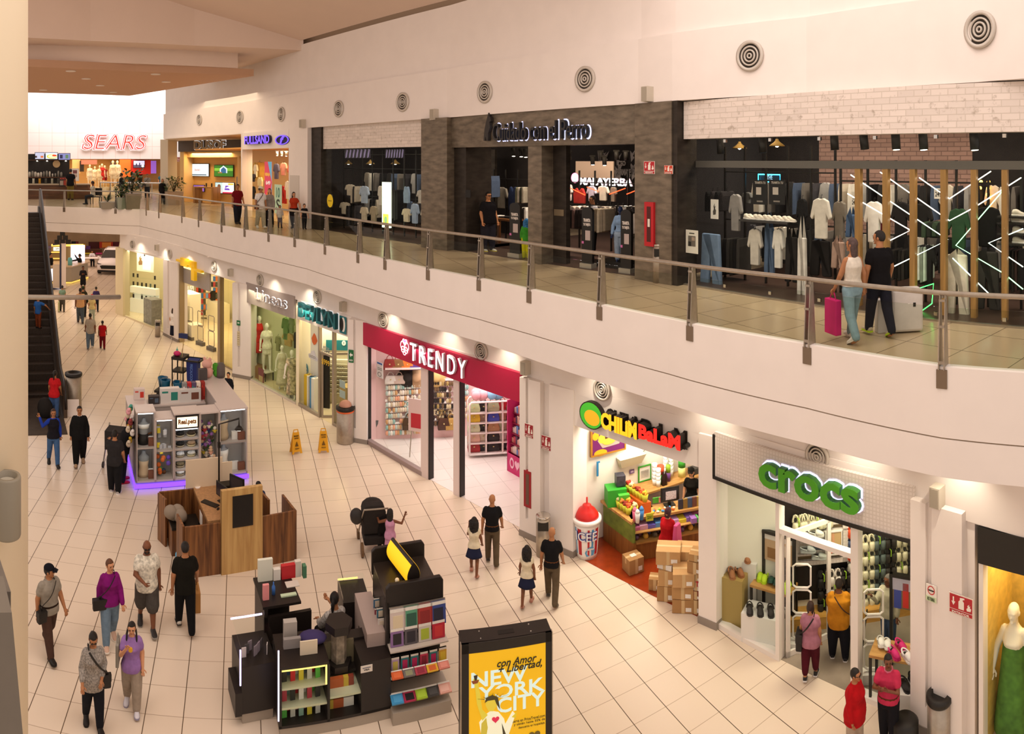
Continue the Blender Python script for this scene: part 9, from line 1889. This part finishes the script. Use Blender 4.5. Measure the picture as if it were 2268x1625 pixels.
p=P('woman with red top and dark ponytail at the foot of the escalator',120,822,925,165,{**STAND,'lean':8},fem=True,fat=1.15,hair=('ponytail',BK),shirt=('#b81c22',.5),pants=('#3f5a84',1.0))
one('bag_bundle',MB().ell((0,0,.3),(.28,.22,.34),10,8),mat('dark_bundle','#191614',.9),'dark bundle beside the woman in red at the escalator foot','bag',(*G(100,925),.02),0,None,True)
def esc(px,hy,fy,lab,h,turn,**k):
 a=(px-XC)/FP
 for i in range(400):
  u=i/400*run;q=(eb[0]+cos(an)*u-sin(an)*.65,eb[1]+sin(an)*u+cos(an)*.65)
  z=max(.02,min(UP,rise*((u-x_a)//tread+.5)))
  if YH+(EYE-z)/hypot(*q)*FP<fy:break
 P(lab,px,hy,0,turn,k.pop('pose',STAND),xyz=(q[0],q[1],z),tall=h,**k)
esc(99,663,737,'child in blue shirt reaching over the escalator handrail',1.25,150,pose={**STAND,'r_abd':60,'r_arm':20},child=True,hair=('short',BK),shirt=('#2a5a9a',.6),pants=('#7a3a1e',1.0))
P('man in loose white shirt and jeans walking away beside the person in red',200,694,772,180,walk('r',13,8),fat=1.3,hair=('short',BK),skin='brown',shirt=('#a89c8a',.55,-.08),pants=('#5a6a78',1.0,1.1),shoes=('#e0d8d0','#c8c0b8'))
P('person in red top and dark red trousers walking away',227,710,773,180,walk('l',13,8),fat=1.15,hair=('short',BK),skin='brown',shirt=('#a8141a',.5),pants=('#6a1018',1.0),shoes=(DK,DK))
P('man in peach tee and jeans walking away beneath the loose rail',178,638,716,180,walk('l',12,8),fat=1.25,hair=('short',BK),skin='brown',shirt=('#c89868',.5),pants=('#4a5258',1.0),shoes=('#4a3020',DK))
P('person in pale yellow tee with long dark curls walking away',204,652,712,180,walk('r',12,8),fem=True,fat=1.15,hair=('curly',BK),cap='#a81a1a',shirt=('#d0bc80',.5),pants=('#a8b0a0',1.0))
p=P('woman in sage tee with a bag walking away by the far totem',138,632,690,180,walk('l',12,8),fem=True,fat=1.2,hair=('bun',BK),shirt=('#6f8a78',.5),pants=('#4f4a40',1.0),shoes=(DK,DK))
held(p,'l','pale green bag held by the woman in the sage tee',.4,.5,'#a8a87a')
P('person in dark olive jacket and green cap walking away in the far hall',184,634,704,180,walk('r',12,8),fat=1.25,cap='#2f3f24',shirt=('#2c2a1c',1.0),pants=('#2a2a30',1.0))
P('person in dark purple hoodie walking away in the far hall',213,635,690,180,walk('l',12,8),hair=('short',BK),shirt=('#3a2f5a',1.0),pants=('#1e1e26',1.0))
P('boy in black and white tracksuit and shorts standing with crossed arms',184,589,645,5,{**STAND,'l_arm':25,'l_elb':95,'l_in':55,'r_arm':25,'r_elb':95,'r_in':55},skin='brown',hair=('short',BK),shirt=('#1c1a1c',1.0),pants=('#161416',.5))
P('woman in black leaning to the lit phone kiosk',177,562,618,-110,{**STAND,'l_arm':70,'l_elb':10,'r_arm':85,'r_elb':60},fem=True,hair=('bun',BK),shirt=('#141214',1.0),pants=('#141316',1.0))
P('clerk in black at the lit phone kiosk beside the escalator',112,560,625,60,STAND,hair=('short',BK),shirt=('#141214',.6),pants=('#141316',1.0))
sit={'l_hip':85,'r_hip':85,'l_knee':88,'r_knee':88,'l_arm':40,'r_arm':40,'l_elb':60,'r_elb':60,'l_in':20,'r_in':20,'nod':25}
P('man in white shirt seated at the white folding table in the far hall',204,553,588,5,sit,hair=('short',BK),shirt=('#d0ccd0',1.0),pants=('#17161a',1.0))
p=P('woman in white tee and long navy skirt at the gadget shop entrance',384,681,752,150,{**STAND,'r_abd':25,'r_arm':10,'tilt':8},fem=True,fat=1.15,skin='light',hair=('half','#3a2416'),shirt=('#e8e0d8',.4),pants=None,skirt=('#1a1c2c',.09,-.36,.105),shoes=('#e8e4e0','#d8d4d0'))
def pair(px,hy,fy,gx,gh,gf,n,st):
 P('grey haired man in black tee and olive trousers %s'%n,px,hy,fy,172 if st else 178,walk('l',12 if not st else 17,6,yaw=-15),skin='tan',hair=('bald',BK),shirt=('#161517',.5,-.01),pants=('#5a4c3a',1.0),shoes=('#3a332e','#5a5048'),belt='#6a4022')
 P('girl in cream top and navy skirt with pink clogs %s'%n,gx,gh,gf,172,walk('r' if st else 'l',15,6,**({'l_arm':30,'l_elb':135,'l_in':10}if not st else{})),fem=True,child=True,skin='brown',hair=('curly','#120d0b'),shirt=('#d8cbae',.22,-.01),pants=None,skirt=('#20243c',.04,-.17,.15),shoes=('#c8907c','#b07a68'))
pair(1090,1096,1250,1050,1150,1274,'in front of the pink shop',0);pair(1222,1169,1335,1167,1213,1342,'beside the bin of the sweet shop',1)
P('balding man in black behind the pushchair',847,1121,1222,175,{'r_arm':35,'r_elb':45,'l_arm':35,'l_elb':45},skin='brown',hair=('short','#2a201a'),shirt=('#171514',.6),pants=('#1a1818',1.0))
P('girl in lilac pink dress with one arm raised to her ear',864,1131,1243,170,{**STAND,'r_arm':40,'r_elb':130,'r_abd':45,'l_abd':50,'l_arm':30,'l_elb':60},fem=True,child=True,skin='brown',hair=('half',BK),shirt=('#c08aa6',0,-.05),pants=None,skirt=('#c08aa6',.06,-.40,.13),shoes=('#b07a68','#9a6a58'))
P('cashier in black cap smiling behind the sweet shop counter',1487,1092,0,-12,STAND,xyz=(*K6.w(1.62,.85,0)[:2],.0),tall=1.36,fem=True,skin='light',hair=('bob',BK),cap='#15120f',shirt=('#15120f',.5),pants=(DK,1.0))
p=P('woman in red off shoulder sweater buying at the sweet shop counter',1479,1124,1268,150,{**STAND,'l_arm':25,'l_elb':70,'nod':15},fem=True,fat=1.3,skin='light',hair=('bob','#3a1420'),shirt=('#a8121a',.95,-.06,.018),pants=('#8a8a90',1.0,1.1),shoes=('#a02a2a','#e0d8d0'))
t=thing('shoulder_bag','pink bag and cloth on the shoulder of the woman in red','bag',p['W'](p['J']['rsho']),p['rz']);part('bag_body',MB().loft([[(-.05,-.16,-.55),(.05,-.16,-.55),(.05,.16,-.55),(-.05,.16,-.55)],[(-.04,-.08,-.02),(.04,-.08,-.02),(.04,.08,-.02),(-.04,.08,-.02)]]),mat('pink_bag','#c84a80',.7),t,bevel=.02,loc=(-.12,.06,.04))
p=P('woman in dusty pink tee and maroon cropped trousers entering the clog shop',1795,1333,1503,172,walk('r',9,6),fem=True,fat=1.32,skin='tan',hair=('bob','#2a1610'),shirt=('#a06a78',.42,-.06,.016),pants=('#4a0f1c',.86,1.05),shoes=('#1c1a1a','#d8d4d0'))
crossbody(p,'black shoulder bag of the woman in dusty pink',1,'#151210',(.10,.22,.26),fy=.1,on='back')
p=P('large man in mustard shirt with back strap inside the clog shop',1858,1283,1458,178,{**STAND,'l_out':6,'r_out':6,'l_arm':20,'r_arm':20,'l_elb':70,'r_elb':70},fat=1.6,skin='brown',hair=('short','#1a100c'),shirt=('#b8791c',.6,-.08,.016),pants=('#15151c',1.0,1.1),shoes=('#1c1a1c','#e0dcd8'))
crossbody(p,'thin dark strap bag across the back of the man in mustard',-1,'#3a2016',(.14,.06,.16),fy=-.2,on='back')
p=P('grey haired person in pale hooded jacket with a crutch in the clog shop',1968,1271,1440,-25,{**STAND,'r_arm':40,'r_elb':100,'yaw':-30},skin='brown',hair=('short','#6a625a'),fat=1.15,shirt=('#b5ac92',.95,-.04,.016),pants=('#3f5470',1.0),collar='#b5ac92')
q=p['W'](p['J']['rhand']);t=thing('crutch','dark crutch standing beside the person in the pale hooded jacket','crutch',(q[0]-.22,q[1]-.05,0),p['rz']);part('shaft',MB().cyl((0,0,0),(.12,.02,.95),.014,n=8),BLACK,t);part('handle',MB().cyl((.08,-.06,.8),(.12,.06,.8),.014,n=8),BLACK,t)
P('woman in bright red jacket with short dark hair at the bottom edge',1893,1480,1672,58,{**STAND,'yaw':10},fem=True,fat=1.35,skin='tan',hair=('short',BK),glasses='#2a1c14',shirt=('#a80f16',1.0,-.10,.018),pants=('#a89684',1.0),shoes=(DK,DK))
P('man in pink polo with crossed arms before the second clog window',1968,1449,1648,-18,{**STAND,'l_arm':28,'l_elb':100,'l_in':62,'r_arm':34,'r_elb':100,'r_in':62,'yaw':25},fat=1.28,skin='brown',hair=('short',BK),shirt=('#b8304e',.5,-.0),pants=('#16151a',1.0,1.1),shoes=(DK,DK),collar='#c86a80',belt='#5a3018')
t=thing('stool','black stool under the seated woman in the phone kiosk','stool',(*G(745,1478),0),0);part('seat',MB().lathe([(.18,.44),(.19,.47),(.17,.5)],n=18),BLACK,t);part('leg',MB().cyl((0,0,0),(0,0,.44),.04,n=10),BLACK,t)
P('woman in grey floral blouse with black ponytail seated inside the phone kiosk',742,1313,1478,-150,{**sit,'yaw':-40,'nod':5,'l_arm':30,'r_arm':50,'l_elb':45},fem=True,fat=1.3,hair=('ponytail','#0f0b0a'),shirt=(mat('floral_blouse','#a39d96',.9,vary=.5,vscale=28),.85,-.05),pants=('#17161a',1.0),shoes=(DK,DK))
P('clerk in navy sweater with white collar and a bow at the desk kiosk',574,1068,1196,200,{**STAND,'lean':5},fem=True,fat=1.15,hair=('bun','#1a1210'),shirt=('#1f2c4e',1.0),pants=('#17161e',1.0),collar='#e0dcd4')
# people on the gallery
p=P('woman in white tank top and light jeans with long mauve hair on the gallery',1888,527,757,215,walk('r',17,10,yaw=30),z0=UP,fem=True,skin='tan',hair=('long','#4c3a36'),shirt=('#d6ccbc',0,.03),pants=('#7d97a0',1.0),shoes=('#e6e0da','#d0c8c0'))
held(p,'l','hot pink tote bag of the woman in the white tank top',.30,.50,'#c8146c')
p2=P('man in black tee and dark jeans with neon soled shoes on the gallery',1948,511,745,205,walk('l',16,6,yaw=45),z0=UP,fat=1.12,skin='tan',hair=('short','#1c1512'),shirt=('#131113',.5,-.01),pants=('#1c1d27',1.0),shoes=('#c8b8a0','#b8d81a'))
q=p2['W'](p2['J']['lhand'])
t=thing('suitcase','big white wrapped case pulled by the man in black on the gallery','suitcase',(*G(2006,733,UP),UP),-.35);bxp('case',t,mat('wrap_white','#cfc8c2',.35,vary=.06,bump=.3),(-.24,-.15,.02,.24,.15,.66),bevel=.04);bxp('mark',t,BLACK,(.08,-.155,.4,.12,-.15,.46))
t=thing('shopping_bag','large white paper bag beside the white wrapped case','bag',(*G(1964,734,UP),UP),-.2);bxp('bag_body',t,hexmat('#c9c2be'),(-.17,-.08,0,.17,.08,.5),bevel=.01);part('print',MB().cyl((.06,-.081,.12),(.06,-.083,.12),.04,n=14),hexmat('#4a4440'),t);part('handle',MB().tube([(-.08,0,.5),(-.05,0,.58),(.05,0,.58),(.08,0,.5)],.006,5),WHITE,t)
P('man in dark red polo and dark jeans before the amber screen shop',526,408,497,20,walk('r',12,4,yaw=-30),z0=UP,fat=1.1,hair=('short',BK),shirt=('#6a0f16',.5),pants=('#1c1f2c',1.0,1.1),shoes=(DK,DK),collar='#6a0f16')
p=P('man in white tee and cream cap with cargo trousers before the purple sign shop',577,413,505,22,walk('l',10,6,yaw=30),z0=UP,hair=('short',BK),cap='#d8cfb8',shirt=('#e2dcd6',.55,-.05),pants=('#b0a48e',1.0,1.2),shoes=('#e8e4de','#d8d4ce'))
crossbody(p,'small brown bag on the man in the cream cap',-1,'#4a2418',(.18,.08,.16),fy=-.35)
P('woman with long brown hair in black and white top beside the cream cap man',597,417,503,-12,walk('r',10,6),z0=UP,fem=True,skin='pale',hair=('long','#5a3016'),shirt=('#8a8078',1.0),pants=('#1a191c',1.0))
P('toddler in white top before the purple sign shop',620,456,504,10,STAND,z0=UP,child=True,hair=('short','#3a2a1e'),shirt=('#c8c0b4',.8),pants=('#5a4a4a',1.0))
P('woman in orange top with long black hair holding a boy by the hand',651,425,506,-20,walk('l',12,6,yaw=40,l_abd=25),z0=UP,fem=True,fat=1.15,skin='light',hair=('long',BK),shirt=('#a8351a',.4,.04),pants=('#171517',1.0,1.3))
P('boy in black beside the woman in the orange top',674,453,508,15,walk('r',10,4),z0=UP,child=True,skin='light',hair=('short',BK),shirt=('#141416',.5),pants=('#1a1a1e',1.0))
P('heavy guard in black with a lanyard in the first dark doorway',1081,425,556,30,{**STAND,'l_elb':25,'r_elb':25},z0=UP,fat=1.6,skin='tan',hair=('short',BK),glasses='#1a1614',shirt=('#141214',.5,-.04),pants=('#232228',1.0,1.1),shoes=('#a8a49c','#d8c83a'))
P('toddler in bright green and yellow clothes with blue hood by the middle pillar',1166,487,573,172,STAND,z0=UP,child=True,hair=('curly','#2a6a9a'),shirt=('#3a8a2a',1.0,-.06,.02),pants=('#b8b81a',1.0,1.3))
P('worker bending among the rails of the second doorway',1313,439,0,-60,STAND,xyz=(*UW3.w(UW3.hit(1313,440,2.1)[0],2.1,0)[:2],UP),tall=1.62,hair=('short',BK),skin='tan',shirt=('#8a8688',.5),pants=(DK,1.0))
mannequin('mannequin with dark blue head, pale blue jacket and light jeans in the second doorway',1374,423,546,-10,('#7f9ab8',1.0,.03),('#8b9cae',1.0,1.2),None,UP,m=mat('mannequin_navy','#1c2a4a',.5),xyz=(*UW3.w(UW3.hit(1374,540,.75)[0],.75,0)[:2],UP+.15))
mannequin('black mannequin with white top beside the pale blue jacket one',1402,428,546,15,('#cfc8bc',0,-.02),('#8a8478',.8),None,UP,m=mat('mannequin_black','#1a1716',.5),xyz=(*UW3.w(UW3.hit(1402,540,1.1)[0],1.1,0)[:2],UP+.15))
one('display_plinth',MB().box(-.75,-.3,0,.5,.45,.15),BLACK,'low black platform carrying two mannequins in the second doorway','plinth',UW3.w(UW3.hit(1390,540,.85)[0],.85,UP+.012),UW3.a)
P('woman in black walking behind the far railing toward the camera',360,396,452,5,walk('r',10,6),z0=UP,fem=True,fat=1.15,skin='light',hair=('bob','#6a3a1c'),shirt=('#141214',1.0,-.07),pants=('#1a181a',1.0,1.15))
p=P('man in grey polo with shoulder bag before the department store',326,385,438,4,walk('l',10,6),z0=UP,fat=1.2,hair=('short',BK),shirt=('#8a8276',.5),pants=('#1c1e28',1.0))
crossbody(p,'dark shoulder bag of the man in the grey polo upstairs',-1,'#2a2622',(.26,.1,.26),fy=-.3)
P('man in black with a white striped sleeve by the plants',269,383,446,-70,STAND,z0=UP,hair=('short',BK),shirt=('#161415',1.0),pants=('#1a1a1e',1.0))
P('man in black tee leaning on the cafe counter seen from behind',156,374,443,170,{**STAND,'lean':8},z0=UP,fat=1.25,hair=('short',BK),shirt=('#121012',.5),pants=('#6a5a2a',1.0))
P('person in pale shirt seated at the cafe with hands at the face',206,401,452,-80,{**sit,'l_elb':120,'r_elb':120},z0=UP,skin='brown',hair=('short',BK),shirt=('#a8a498',.6),pants=('#2a2c34',1.0))
t=thing('chair','dark slatted cafe chair behind the seated person','chair',(*G(213,452,UP),UP),.3);bxp('seat',t,BLACK,(-.3,-.25,.42,.3,.25,.46));bxp('backrest',t,BLACK,(-.3,.2,.5,.3,.25,.95))
for sx in(-.27,.27):
 for sy in(-.22,.22):bxp('leg',t,BLACK,(sx-.02,sy-.02,0,sx+.02,sy+.02,.42))
for px,hy,fy,l,c,h in((289,371,418,'dark green','#2a3a24',BK),(310,373,418,'maroon','#4a1c1c','#3a1a14'),(324,371,416,'black','#1c1a1e',BK),(356,383,425,'teal','#2f5a6a','#8a7a6a'),(366,379,424,'white','#d8ccc8',BK),(297,374,415,'cream','#d8c8a8',BK)):
 P('shopper in %s top inside the department store front'%l,px,hy,fy,170 if l in('black','maroon','dark green')else 20,STAND,z0=UP,fem=l=='maroon',hair=('long' if l=='maroon' else 'short',h),shirt=(c,.6),pants=('#2a2a34',1.0),vox=.035)
bake_fused()
